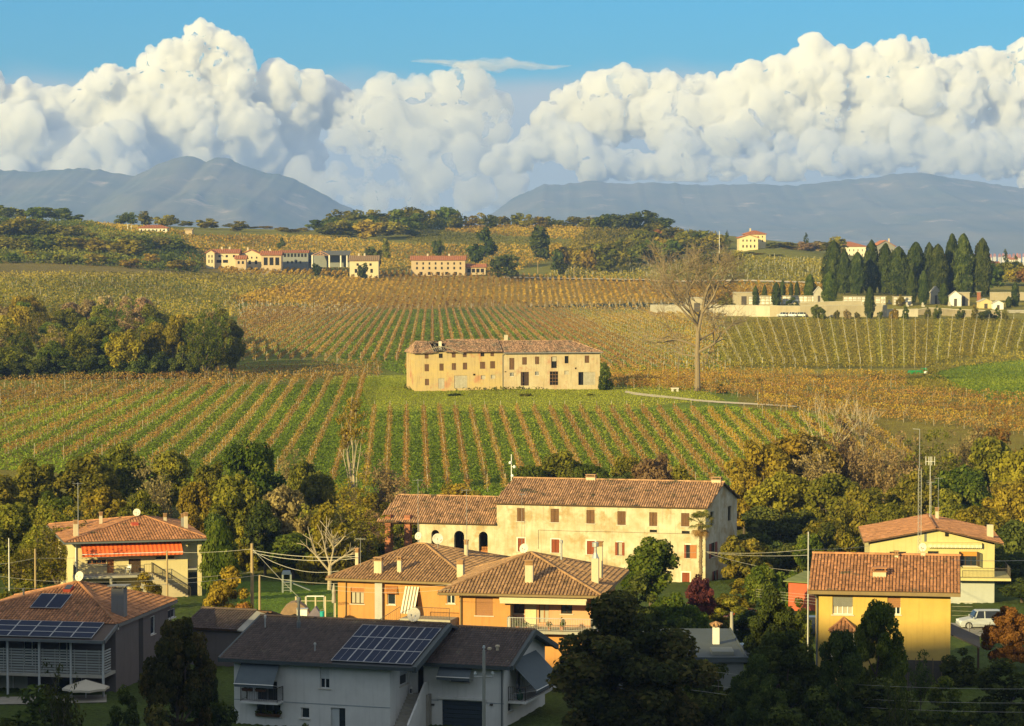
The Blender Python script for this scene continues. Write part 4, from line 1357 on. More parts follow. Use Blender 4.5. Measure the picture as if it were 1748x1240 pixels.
def vineyards():
 k = 0
 # the slope between the long cream house and the derelict farmhouse
 XS = [-190, -130, -72, -20, 30, 78, 124, 168, 210, 252, 293, 332, 370, 405, 440, 474, 507, 539, 572, 606, 640, 666, 694, 723, 750, 776, 802, 826, 853, 880, 909, 936, 961, 987, 1015, 1040, 1066,
    1093, 1120, 1147, 1175, 1203, 1231, 1260, 1289, 1318, 1348, 1378, 1408, 1440]
 SX = [-190, 30, 168, 252, 332, 405, 440, 474, 507, 539, 572, 606, 640, 666, 700, 970, 1040, 1150, 1260, 1440]
 SL = [-3.2, -2.6, -2.0, -1.65, -1.3, -0.95, -0.82, -0.72, -0.64, -0.55, -0.46, -0.30, -0.12, -0.05, 0.0, 0.57, 0.64, 0.80, 0.98, 1.35]
 for i, x in enumerate(XS):
  sl = float(np.interp(x, SX, SL))
  top = 705 if x >= 620 else float(np.interp(x, [-190, 300, 450, 600], [676, 660, 650, 646]))
  if x > 1090:
   top = float(np.interp(x, [1090, 1240, 1440], [703, 709, 720]))
  bot = float(np.interp(x, [-190, 200, 400, 560, 650, 900, 1200, 1440], [760, 780, 800, 815, 842, 842, 826, 790]))
  pts = px_row(x, sl, top, bot, -0.0006 if x < 560 else 0)
  side = 'left of' if x < 620 else ('straight below' if x < 1060 else 'right of')
  lk = 'vine' if x < 1200 else 'vinegold'
  vine_row(pts, lk, 32, 0.2, 1.7, 0.6, 100 + i, f'rust brown vine row running downhill {side} the farmhouse lawn, {nth(i + 1)} row from the left', 'downhill vine rows below the farmhouse', 5.5, 2.0, STAKE, 0.036)
  k += 1
 # head rows under the wood, nearly level
 for i in range(7):
  pts = []
  for j in range(9):
   t = j / 8
   px = -40 + 690 * t
   py = 668 - 38 * t + i * (7.5 - 4.2 * t) - 6 * math.sin(t * 3.1)
   g = ground(px, py - 6, 400, 900)
   pts.append((g.x, g.y))
  vine_row(pts, 'vine', 16, 0.3, 1.8, 0.8, 300 + i, f'{nth(i + 1)} from the wood of the level rust brown vine rows under the left wood', 'level vine rows under the wood', 6, 2.0, STAKE, 0.036)
 # golden rows between the big bare tree and the green meadow
 for i in range(12):
  pts = []
  for j in range(10):
   t = j / 9
   px = 1040 + 760 * t
   py = (637 + i * 3.2) + t * (6 + i * 5.6) + 10 * t * t
   if px < 1215 and py > 664:
    continue
   if i < 4 and px > 1585:
    continue
   g = ground(px, py, 400, 800)
   pts.append((g.x, g.y))
  if len(pts) > 2:
   vine_row(pts, ('vinegold', 'vine', 'vine')[i % 3], 40, 0.26, 1.8, 1.1, 340 + i, f'golden brown vine row running right from the big bare tree, {nth(i + 1)} from the back', 'golden vine rows right of the bare tree', 7, 2.0, STAKE, 0.035)
 # rows on the plateau behind the farmhouse
 for i in range(-30, 64):
  pts = []
  for y in np.linspace(528, 634, 14):
   x = 738 + i * 12.6 * (y - 414) / 126
   if x < 398 + max(0, 560 - y) * 0.4 or x > 1245 or (x < 560 and y > 622) or (y > 618 and x < 690) or (x > 1052 and y > 634):
    if len(pts) > 1:
     break
    continue
   g = ground(x, y, 500, 1500)
   pts.append((g.x, g.y))
  if len(pts) > 1:
   vine_row(pts, 'vine' if i < 20 else 'vinegold', 8.0 if i < 20 else 5.0, 0.36, 1.7, 0.5, 400 + i, f'long brown vine row on the level field behind the farmhouse, {nth(i + 31)} from the left', 'vine rows behind the farmhouse', 8, 2.1, STAKE if i < 18 else STAKE_W, 0.045)
 # stake studded vineyard below the graveyard wall
 for i in range(40):
  pts = []
  for y in np.linspace(549, 630, 10):
   x = 1150 + i * 19.5 + (630 - y) * (-0.55 + i * 0.03) + 60 - i * 1.0
   lim = 1225 + max(0, 600 - y) * 0.2
   if x < lim or x > 1790:
    continue
   if x > 1585 and y > 628 - (x - 1585) * 0.14:
    continue
   g = ground(x, y, 500, 1500)
   pts.append((g.x, g.y))
  if len(pts) > 1:
   vine_row(pts, 'vineolive', 16, 0.40, 1.2, 2.8, 520 + i, f'olive vine row with pale stakes below the graveyard wall, {nth(i + 1)} from the left', 'vine rows below the graveyard wall', 10, 2.2, STAKE_W, 0.04)
vineyards()
def scatter_field(name, label, poly, Yr, n, look, size, hgt, seed, rows=None, stakes=0, stake_h=2.0, xr=None, stake_m=None):
 rs = np.random.RandomState(seed)
 px0, px1 = min(p[0] for p in poly), max(p[0] for p in poly)
 Y = rs.uniform(Yr[0] * K, Yr[1] * K, n * 3)
 px = rs.uniform(px0, px1, n * 3)
 x = (px - 874) / F * Y
 if rows == 'x':            # rows that run across the view
  Y = np.round(Y / 3.2) * 3.2 + rs.normal(size=n * 3) * 0.35
 elif rows == 'y':          # rows that run away from the view
  x = np.round(x / 2.8) * 2.8 + rs.normal(size=n * 3) * 0.3
 z = terrain(x, Y)
 fw = Y * CP - z * SP
 PX = 874 + F * x / fw
 PY = 620 - F * (Y * SP + z * CP) / fw
 ok = inpoly(PX, PY, poly)
 x, Y, z = x[ok][:n], Y[ok][:n], z[ok][:n]
 m = len(x)
 cen = np.stack([x, Y, z + rs.rand(m) * hgt], 1)
 low = np.clip(0.5 + 0.25 * np.sin(x * 0.05) + 0.2 * np.sin(Y * 0.043 + x * 0.02), 0, 1)
 tone = np.clip(low + rs.normal(size=m) * 0.22, 0, 1)
 v, f = leaf_quads(cen, rs.normal(size=(m, 3)) + np.array([0, -0.2, 0.5]), size * np.exp(rs.normal(size=m) * 0.25), rs)
 o = link(name, mesh_np(name, v, f, LEAF[look], tone))
 tag(o, label, None, None, 'stuff')
 if stakes:
  mb = MB()
  for i in range(min(stakes, m)):
   r = 0.07
   mb.tube((x[i], Y[i], z[i] - 0.3), (x[i], Y[i], z[i] + stake_h), r, r, 3, rs.rand(), False)
  s = mb.build('field_stakes', stake_m or STAKE_W)
  tag(s, 'thin pale stakes in ' + label, None, None, 'stuff')
scatter_field('golden_vines', 'broad golden yellow vine field below the far farm buildings', GOLD, (500, 725), 24000, 'vinegold', 0.95, 1.7, 1, 'y', 260)
scatter_field('olive_vines', 'olive brown vine field behind the left wood', [(-60, 468), (430, 470), (560, 474), (470, 494), (395, 512), (415, 545), (-60, 545)], (430, 720), 22000, 'vineolive', 0.85, 1.6, 2, 'y', 420, 2.0, None, STAKE)
scatter_field('stubble_vines', 'brown vines with pale stakes between golden field and plateau rows', [(380, 516), (420, 518), (700, 527), (1110, 516), (1240, 520), (1240, 545), (1110, 532), (860, 528), (700, 532), (430, 546), (400, 546)], (440, 720), 9000, 'vine', 0.8, 1.6, 3, 'y', 420)
scatter_field('hillside_vines', 'golden vines on the far hillside above the farm buildings', [(300, 404), (540, 404), (700, 420), (960, 420), (960, 440), (860, 470), (700, 466), (560, 462), (330, 450), (300, 430)], (680, 880), 16000, 'vinegold', 1.0, 1.7, 4, 'x', 150)
scatter_field('hillside_vines', 'golden vines on the hilltop below the treeline', [(135, 380), (235, 388), (330, 398), (300, 404), (135, 400)], (740, 900), 3500, 'vinegold', 1.1, 1.6, 5, 'x', 0)
scatter_field('hillside_vines', 'golden vines on the hilltop right of the round dark trees', [(760, 388), (900, 386), (1010, 386), (1090, 400), (1000, 412), (900, 406), (760, 396)], (780, 905), 6000, 'vinegold', 1.1, 1.6, 6, 'x', 0)
scatter_field('terrace_vines', 'green and gold terraced vines with white stakes below the hilltop villa', [(960, 452), (1120, 440), (1250, 438), (1420, 446), (1420, 482), (1110, 478), (930, 474)], (600, 740), 9500, 'vineolive', 0.95, 1.7, 7, 'x', 300, 2.6)
scatter_field('garden_vines', 'small golden vine plot between the far farm houses', [(370, 458), (700, 452), (700, 470), (470, 470), (380, 468)], (655, 700), 4200, 'vinegold', 0.9, 1.5, 8, 'y', 60)
scatter_field('meadow_scrub', 'rough green slope between the far round trees', [(700, 396), (760, 396), (900, 408), (1000, 414), (960, 450), (870, 440), (760, 430), (690, 418)], (700, 880), 7000, 'olive', 0.8, 0.7, 9, None, 0)
# grass tufts: on the vineyard slope, the lawn and the meadow
scatter_field('grass', 'green grass growing between the downhill vine rows', [(-40, 690), (430, 650), (610, 645), (632, 703), (1060, 703), (1240, 694), (1440, 712), (1440, 800), (1200, 846), (650, 862), (400, 830), (-40, 800)], (196, 296), 110000, 'grass', 0.36, 0.22, 10)
scatter_field('grass', 'green grass between the rows of the level field behind the derelict farmhouse', [(398, 560), (700, 528), (1110, 532), (1240, 560), (1240, 634), (1050, 640), (690, 640), (560, 606), (400, 606)], (300, 600), 60000, 'grass', 0.6, 0.22, 11)
scatter_field('meadow_grass', 'smooth bright green meadow grass at the right edge', MEADOW, (240, 420), 26000, 'grass', 0.34, 0.16, 12)
scatter_field('hedge_weeds', 'line of dry reeds along the edge of the green meadow', [(1570, 640), (1604, 628), (1648, 618), (1760, 606), (1760, 615), (1648, 627), (1604, 637), (1586, 646)], (300, 420), 3000, 'vineolive', 0.5, 1.6, 13)
scatter_field('weeds', 'strip of weeds along the foot of the derelict farmhouse', [(690, 660), (860, 661), (1030, 655), (1034, 661), (860, 668), (690, 667)], (270, 300), 2600, 'olive', 0.35, 0.6, 14)
scatter_field('lawn_grass', 'mown yellow green lawn in front of the derelict farmhouse', [(556, 652), (590, 630), (690, 630), (1040, 640), (1054, 652), (1120, 648), (1175, 656), (1240, 684), (1150, 689), (1060, 703), (632, 704), (606, 690)], (250, 330), 80000, 'lawn', 0.22, 0.07, 15)
scatter_field('hillside_wood', 'dense low wood filling between the trees of the left hill', [(-40, 372), (135, 380), (210, 402), (300, 404), (348, 448), (340, 469), (-40, 473)], (655, 850), 18000, 'green', 1.2, 3.5, 16)
scatter_field('hillside_wood', 'dense undergrowth of the wooded knoll', [(545, 380), (600, 366), (780, 368), (790, 392), (700, 396), (550, 402)], (780, 930), 9000, 'green', 1.3, 7.0, 17)
scatter_field('hillside_wood', 'dense undergrowth on the slope left of the hilltop villa', [(1000, 402), (1080, 385), (1180, 388), (1225, 410), (1210, 436), (960, 438)], (690, 850), 12000, 'olive', 1.2, 5.0, 18)
scatter_field('field_edge', 'rough dry grass between the golden vine rows and the green meadow', [(1480, 634), (1600, 640), (1640, 664), (1700, 684), (1560, 664), (1470, 646)], (250, 420), 5000, 'vineolive', 0.45, 0.6, 19)
def stucco(name, c, **k):
 d = dict(c2=tuple(x * 0.86 for x in c), scale=0.9, rough=0.92, bump=0.12, contrast=0.22, streak=0.22, spec=0.1)
 d.update(k)
 return mat(name, c, **d)
GLASS = glass_mat()
CURTAIN = mat('curtain_behind_glass', (0.42, 0.38, 0.30), (0.3, 0.27, 0.2), scale=6, stretch=(6, 6, 0.3), rough=0.6)
WHITE = mat('white_paint', (0.78, 0.77, 0.74), (0.66, 0.65, 0.62), scale=3, rough=0.55)
STONE_SILL = mat('pale_stone', (0.62, 0.58, 0.5), (0.48, 0.44, 0.38), scale=3, rough=0.85)
WOOD = mat('weathered_shutter', (0.20, 0.105, 0.05), (0.10, 0.055, 0.03), scale=3, stretch=(6, 6, 0.5), rough=0.9, tone=0.35)
REDWOOD = mat('red_brown_shutter', (0.28, 0.065, 0.022), (0.18, 0.04, 0.015), scale=3, stretch=(6, 6, 0.5), rough=0.7, tone=0.25)
OAK = mat('orange_wood', (0.42, 0.17, 0.05), (0.3, 0.11, 0.03), scale=3, stretch=(6, 6, 0.5), rough=0.6, tone=0.2)
DARKWOOD = mat('dark_timber', (0.085, 0.05, 0.03), (0.045, 0.03, 0.02), scale=3, rough=0.9, tone=0.2)
IRON = mat('iron_railing', (0.10, 0.085, 0.07), (0.07, 0.06, 0.05), scale=6, rough=0.6, metal=0.3)
STEEL = mat('galvanised_steel', (0.52, 0.52, 0.5), (0.38, 0.38, 0.37), scale=6, rough=0.45, metal=0.6)
GREYMETAL = mat('grey_gutter', (0.13, 0.145, 0.15), (0.10, 0.11, 0.115), scale=2, rough=0.5)
GUTTER = mat('brown_gutter', (0.24, 0.17, 0.08), (0.18, 0.125, 0.06), scale=2, rough=0.55)
TILE = mat('clay_tile', (0.42, 0.195, 0.09), (0.30, 0.14, 0.066), scale=1.1, rough=0.9, tone=0.5, contrast=0.2, c3=(0.14, 0.11, 0.06), scale3=0.8, lo3=0.6)
TILE_OLD = mat('old_clay_tile', (0.44, 0.25, 0.135), (0.29, 0.165, 0.09), scale=0.9, rough=0.95, tone=0.6, contrast=0.2, c3=(0.10, 0.085, 0.05), scale3=0.6, lo3=0.56)
TILE_BROWN = mat('brown_clay_tile', (0.38, 0.22, 0.11), (0.26, 0.15, 0.072), scale=1.1, rough=0.9, tone=0.45, contrast=0.2, c3=(0.12, 0.10, 0.06), scale3=0.9, lo3=0.62)
TILE_DARK = mat('dark_concrete_tile', (0.105, 0.075, 0.062), (0.07, 0.052, 0.045), scale=1.4, rough=0.9, tone=0.35, c3=(0.15, 0.13, 0.09), scale3=1.3, lo3=0.6)
SLAB = mat('roof_underside', (0.13, 0.075, 0.045), (0.09, 0.055, 0.035), scale=2, rough=0.95)
DISH = mat('dish_paint', (0.66, 0.62, 0.55), (0.5, 0.44, 0.36), scale=4, rough=0.5, c3=(0.4, 0.2, 0.08), scale3=2.5, lo3=0.62)
CELL = mat('solar_cell', (0.008, 0.016, 0.04), (0.012, 0.022, 0.055), scale=3, rough=0.45, spec=0.05)
CHIM = stucco('chimney_plaster', (0.56, 0.48, 0.34))
BRICK = mat('red_brick', (0.33, 0.13, 0.07), (0.24, 0.10, 0.06), scale=3, rough=0.95, tone=0.4)
CONCRETE = mat('concrete', (0.38, 0.36, 0.31), (0.27, 0.25, 0.21), scale=0.8, rough=0.95, streak=0.3)
BLACK = mat('dark_room', (0.012, 0.011, 0.010), (0.02, 0.018, 0.015), scale=2, rough=1.0)
PLASTIC_GREEN = mat('green_glass', (0.01, 0.06, 0.03), rough=0.1)
class House:
 def __init__(self, name, label, pxl, pxr, Yl, Yr, pyb, cat='house', group=None, skew=0.0, zb=None):
  """front wall from pixel column pxl (depth Yl) to pxr (depth Yr); pyb: pixel row of the ground line"""
  a = at(pxl, pyb, Yl * K)
  b = at(pxr, pyb, Yr * K)
  self.z = zb if zb is not None else min(a.z, b.z)
  self.o = Vector((a.x, a.y, self.z))
  d = Vector((b.x - a.x, b.y - a.y, 0))
  self.W = d.length
  self.th = math.atan2(d.y, d.x)
  self.ex = d.normalized()
  self.ey = Vector((-self.ex.y, self.ex.x, 0))
  self.k = skew
  self.root = empty(name, self.o, self.th, label, cat, group)
  self.walls = MB(skew)
 def mb(self):
  return MB(self.k)
 def P(self, px, py, yoff=0.0):
  """pixel -> (x, z) on the plane a distance yoff behind the front wall"""
  d = ray(px, py)
  n = self.ey
  t = (self.o + n * yoff).dot(n) / d.dot(n)
  p = d * t - self.o
  return p.dot(self.ex) - self.k * yoff, p.z
 def S(self, px, py, xw):
  """pixel -> (y, z) on the side wall through x = xw"""
  d = ray(px, py)
  e = (self.ex * self.k + self.ey)
  n = Vector((e.y, -e.x, 0))
  t = (self.o + self.ex * xw).dot(n) / d.dot(n)
  p = d * t - self.o
  return p.dot(self.ey), p.z
 def R(self, x0, y0, x1, y1, yoff=0.0):
  a = self.P(x0, y1, yoff)
  b = self.P(x1, y0, yoff)
  return (a[0], a[1], b[0], b[1])
 def SR(self, x0, y0, x1, y1, xw):
  a = self.S(x0, (y0 + y1) / 2, xw)
  b = self.S(x1, (y0 + y1) / 2, xw)
  c = self.S((x0 + x1) / 2, y0, xw)
  d = self.S((x0 + x1) / 2, y1, xw)
  return (min(a[0], b[0]), d[1], max(a[0], b[0]), c[1])
 def fin(self, m):
  return self.walls.build('wall', m, self.root)
class Plane:
 """a wall plane in house coordinates: origin, direction along, outward normal"""
 def __init__(self, h, ox, oy, dx, dy, nx, ny):
  self.h, self.o, self.d, self.n = h, (ox, oy), (dx, dy), (nx, ny)
 def pt(self, u, n, z):
  return (self.o[0] + self.d[0] * u + self.n[0] * n, self.o[1] + self.d[1] * u + self.n[1] * n, z)
 def box(self, mb, u0, u1, n0, n1, z0, z1, tone=0.5):
  p = self.pt
  mb.hexa([p(u0, n1, z0), p(u1, n1, z0), p(u1, n0, z0), p(u0, n0, z0), p(u0, n1, z1), p(u1, n1, z1), p(u1, n0, z1), p(u0, n0, z1)], tone)
 def wall(self, mb, u0, u1, z0, z1, holes=(), depth=0.18):
  us = sorted({u0, u1, *[h[0] for h in holes], *[h[2] for h in holes]})
  zs = sorted({z0, z1, *[h[1] for h in holes], *[h[3] for h in holes]})
  us = [u for u in us if u0 <= u <= u1]
  zs = [z for z in zs if z0 <= z <= z1]
  p = self.pt
  for i in range(len(us) - 1):
   for j in range(len(zs) - 1):
    cu, cz = (us[i] + us[i + 1]) / 2, (zs[j] + zs[j + 1]) / 2
    if any(h[0] < cu < h[2] and h[1] < cz < h[3] for h in holes):
     continue
    mb.quad(p(us[i], 0, zs[j]), p(us[i + 1], 0, zs[j]), p(us[i + 1], 0, zs[j + 1]), p(us[i], 0, zs[j + 1]))
  for a, b, c, d in holes:
   mb.quad(p(a, 0, b), p(a, -depth, b), p(a, -depth, d), p(a, 0, d))
   mb.quad(p(c, 0, d), p(c, -depth, d), p(c, -depth, b), p(c, 0, b))
   mb.quad(p(a, 0, d), p(a, -depth, d), p(c, -depth, d), p(c, 0, d))
   mb.quad(p(a, -depth, b), p(a, 0, b), p(c, 0, b), p(c, -depth, b))
def front(h, y=0.0):
 return Plane(h, 0, y, 1, 0, 0, -1)
def side_r(h, x):
 return Plane(h, x, 0, 0, 1, 1, 0)
def side_l(h, x):
 return Plane(h, x, 0, 0, 1, -1, 0)
def louvres(mb, pl, u0, u1, n0, n1, z0, z1, step=0.075):
 """a shutter leaf: stiles, rails and tilted slats"""
 b = 0.05
 for a, c in ((u0, u0 + b), (u1 - b, u1)):
  pl.box(mb, a, c, n0, n1, z0, z1, 0.5)
 for a, c in ((z0, z0 + b), (z1 - b, z1), ((z0 + z1) / 2 - b / 2, (z0 + z1) / 2 + b / 2)):
  pl.box(mb, u0 + b, u1 - b, n0, n1, a, c, 0.45)
 n = max(3, int((z1 - z0 - 2 * b) / step))
 for i in range(n):
  z = z0 + b + (z1 - z0 - 2 * b) * i / n
  zt = z + (z1 - z0 - 2 * b) / n
  p = pl.pt
  mb.quad(p(u0 + b, n1 - 0.004, z), p(u1 - b, n1 - 0.004, z), p(u1 - b, n0 + 0.01, zt), p(u0 + b, n0 + 0.01, zt), 0.35 + 0.3 * (i % 2))
def planks(mb, pl, u0, u1, n0, n1, z0, z1, w=0.14, rnd=RNG):
 n = max(2, int(round((u1 - u0) / w)))
 for i in range(n):
  a = u0 + (u1 - u0) * i / n
  c = u0 + (u1 - u0) * (i + 1) / n - 0.012
  pl.box(mb, a, c, n0, n1 - rnd.uniform(0, 0.01), z0, z1 - rnd.uniform(0, 0.015), rnd.uniform(0.15, 0.85))
def window(h, pl, r, kind='glass', frame=None, sill=True, shut=None, depth=0.16, pane=None, split=2, surround=None, roll=0.45):
 """r = (u0, z0, u1, z1) of the opening; window > pane, sill, shutter (or blind)"""
 u0, z0, u1, z1 = r
 frame = frame or WHITE
 mb = h.mb()
 fw = 0.055
 n0, n1 = -depth - 0.02, -depth + 0.05
 pl.box(mb, u0, u0 + fw, n0, n1, z0, z1)
 pl.box(mb, u1 - fw, u1, n0, n1, z0, z1)
 pl.box(mb, u0 + fw, u1 - fw, n0, n1, z1 - fw, z1)
 pl.box(mb, u0 + fw, u1 - fw, n0, n1, z0, z0 + fw)
 for i in range(1, split):
  u = u0 + (u1 - u0) * i / split
  pl.box(mb, u - fw * 0.6, u + fw * 0.6, n0, n1 - 0.004, z0 + fw, z1 - fw)
 w = mb.build('window', frame, h.root)
 if surround:
  q = h.mb()
  t = 0.14
  for a in ((u0 - t, u0 - 0.002, z0 - 0.0, z1 + t), (u1 + 0.002, u1 + t, z0 - 0.0, z1 + t), (u0 - 0.002, u1 + 0.002, z1 + 0.002, z1 + t)):
   pl.box(q, a[0], a[1], -0.02, 0.025, a[2], a[3])
  q.build('surround', surround, w)
 q = h.mb()
 pl.box(q, u0 + fw, u1 - fw, n0 + 0.012, n0 + 0.02, z0 + fw, z1 - fw)
 q.build('pane', pane or GLASS, w)
 if sill:
  q = h.mb()
  pl.box(q, u0 - 0.1, u1 + 0.1, -0.1, 0.08, z0 - 0.07, z0 - 0.003)
  q.build('sill', STONE_SILL, w)
 if kind == 'closed':
  um = (u0 + u1) / 2
  for a, c in ((u0 + 0.01, um - 0.006), (um + 0.006, u1 - 0.01)):
   q = h.mb()
   planks(q, pl, a, c, -0.10, -0.055, z0 + 0.01, z1 - 0.02, 0.13)
   for zz in (z0 + 0.2 * (z1 - z0), z0 + 0.78 * (z1 - z0)):
    pl.box(q, a + 0.01, c - 0.02, -0.056, -0.035, zz, zz + 0.08, 0.4)
   q.build('shutter', shut or WOOD, w)
 elif kind == 'louvre':
  um = (u0 + u1) / 2
  for a, c in ((u0 + 0.01, um - 0.006), (um + 0.006, u1 - 0.01)):
   q = h.mb()
   louvres(q, pl, a, c, -0.10, -0.05, z0 + 0.01, z1 - 0.01)
   q.build('shutter', shut or REDWOOD, w)
 elif kind in ('open', 'halfopen'):
  wl = (u1 - u0) / 2
  for sgn, a in ((-1, u0), (1, u1)):
   if kind == 'halfopen' and sgn > 0:
    continue
   q = h.mb()
   lo, hi = (a - wl, a - 0.01) if sgn < 0 else (a + 0.01, a + wl)
   louvres(q, pl, lo, hi, 0.012, 0.055, z0 + 0.01, z1 - 0.01)
   q.build('shutter', shut or REDWOOD, w)
 elif kind == 'roller':
  q = h.mb()
  n = max(2, int((z1 - z0) * roll / 0.07))
  for i in range(n):
   zt = z1 - (z1 - z0) * roll * i / n
   zb = z1 - (z1 - z0) * roll * (i + 1) / n
   pl.box(q, u0 + 0.02, u1 - 0.02, -depth + 0.055, -depth + 0.08 - 0.006 * (i % 2), zb + 0.006, zt, 0.4 + 0.2 * (i % 2))
  q.build('roller_shutter', shut or OAK, w)
 return w
def bare_opening(h, pl, r, m=None, depth=0.35):
 q = h.mb()
 u0, z0, u1, z1 = r
 pl.box(q, u0 + 0.001, u1 - 0.001, -depth - 0.05, -depth, z0, z1)
 return q.build('window', m or BLACK, h.root)
# roof slopes with real barrel tiles
def clip_span(poly, u):
 ss = []
 n = len(poly)
 for i in range(n):
  (u0, s0), (u1, s1) = poly[i], poly[(i + 1) % n]
  if (u0 - u) * (u1 - u) < 0:
   ss.append(s0 + (s1 - s0) * (u - u0) / (u1 - u0))
 return (min(ss), max(ss)) if len(ss) >= 2 else None
class Roof:
 def __init__(self, h, tile=0.24, course=0.36, rise=0.5, rag=0.0, seed=1):
  self.h, self.tile, self.course, self.rise, self.rag = h, tile, course, rise, rag
  self.slab, self.tv, self.tf, self.tt = h.mb(), [], [], []
  self.rs = random.Random(seed)
 def slope(self, A, B, Cc, D, thick=0.14, hole=None):
  """A-B eave (left to right seen from outside), Cc-D top; skewed into place by the house"""
  k = self.h.k
  A, B, Cc, D = (Vector((p[0] + k * p[1], p[1], p[2])) for p in (A, B, Cc, D))
  ux = (B - A).normalized()
  nn = (B - A).cross(D - A)
  if nn.length < 1e-6:
   nn = (B - A).cross(Cc - A)
  nn.normalize()
  if nn.z < 0:
   nn = -nn
  sy = nn.cross(ux).normalized()
  if sy.z < 0:
   sy = -sy
  to2 = lambda p: ((p - A).dot(ux), (p - A).dot(sy))
  poly = [to2(p) for p in (A, B, Cc, D)]
  unsk = lambda p: (p.x - k * p.y, p.y, p.z)
  if hole is None:
   dn = nn * thick
   self.slab.prism([unsk(p - dn) for p in (A, B, Cc, D)], [unsk(p) for p in (A, B, Cc, D)])
  rs = self.rs
  u0, u1 = min(p[0] for p in poly), max(p[0] for p in poly)
  n = max(1, int((u1 - u0) / self.tile))
  tw = (u1 - u0) / n
  r = tw * 0.40
  for i in range(n):
   u = u0 + tw * (i + 0.5)
   sp = clip_span(poly, u)
   if not sp:
    continue
   s0, s1 = sp[0] - 0.06, sp[1]
   m = max(1, int(math.ceil((s1 - s0) / self.course)))
   colt = rs.uniform(-0.08, 0.08)
   for j in range(m):
    a = s0 + self.course * j
    b = min(s1, a + self.course * 1.08)
    if b - a < 0.05:
     continue
    if hole and hole((u, (a + b) / 2)):
     continue
    if self.rag and rs.random() < self.rag:
     continue
    du = rs.uniform(-1, 1) * (0.012 + self.rag * 0.5)
    lift = 0.035
    base = len(self.tv)
    for s, hgt in ((a, lift), (b, 0.004)):
     for an in (0.0, 0.9, 2.24, math.pi):
      q = A + ux * (u + du + math.cos(an) * r) + sy * s + nn * (math.sin(an) * r * self.rise * 2 * 0.6 + hgt)
      self.tv.append(tuple(q))
    self.tf += [(base, base + 4, base + 5, base + 1), (base + 1, base + 5, base + 6, base + 2), (base + 2, base + 6, base + 7, base + 3), (base, base + 1, base + 2, base + 3)]
    self.tt += [min(1, max(0, 0.5 + colt + rs.gauss(0, 0.2)))] * 4
 def cap(self, p, q, r=0.13):
  k = self.h.k
  p, q = (Vector((a[0] + k * a[1], a[1], a[2])) for a in (p, q))
  n = max(1, int((q - p).length / 0.4))
  d = (q - p).normalized()
  s = d.cross(Vector((0, 0, 1))).normalized()
  up = s.cross(d)
  for i in range(n):
   a, b = p.lerp(q, i / n), p.lerp(q, (i + 1.08) / n)
   base = len(self.tv)
   for o, rr in ((a, r), (b, r * 0.88)):
    for an in (-0.25, 0.8, math.pi / 2, 2.34, math.pi + 0.25):
     self.tv.append(tuple(o + s * math.cos(an) * rr + up * (math.sin(an) * rr * 0.8 + 0.05)))
   self.tf += [(base + j, base + 5 + j, base + 6 + j, base + 1 + j) for j in range(4)]
   self.tt += [self.rs.uniform(0.3, 0.8)] * 4
 def fin(self, m, slab=None):
  r = self.slab.build('roof', slab or SLAB, self.h.root)
  mb = MB()
  mb.v, mb.f, mb.t = self.tv, self.tf, self.tt
  if self.tv:
   t = mb.build('tile_cover', m, r)
   t['kind'] = 'stuff'
  return r
def hip_roof(h, x0, x1, y0, y1, ze, ra, rb, m, seed=1, tile=0.26, gut=None, course=0.36):
 """eaves rectangle, ridge from ra to rb"""
 rf = Roof(h, tile, course, seed=seed)
 a, b, c, d = (x0, y0, ze), (x1, y0, ze), (x1, y1, ze), (x0, y1, ze)
 rf.slope(a, b, rb, ra)
 rf.slope(b, c, rb, rb)
 rf.slope(c, d, ra, rb)
 rf.slope(d, a, ra, ra)
 for p, q in ((a, ra), (b, rb), (c, rb), (d, ra)):
  rf.cap(p, q)
 if Vector(ra) != Vector(rb):
  rf.cap(ra, rb)
 r = rf.fin(m)
 g = h.mb()
 t = 0.1
 g.box((x0 - t, y0 - t, ze - 0.2), (x1 + t, y0, ze - 0.03))
 g.box((x1, y0, ze - 0.2), (x1 + t, y1, ze - 0.03))
 g.box((x0 - t, y0, ze - 0.2), (x0, y1, ze - 0.03))
 g.box((x0 - t, y1, ze - 0.2), (x1 + t, y1 + t, ze - 0.03))
 g.box((x0, y0, ze - 0.24), (x1, y1, ze - 0.19))
 g.build('gutter', gut or GUTTER, r)
 return r
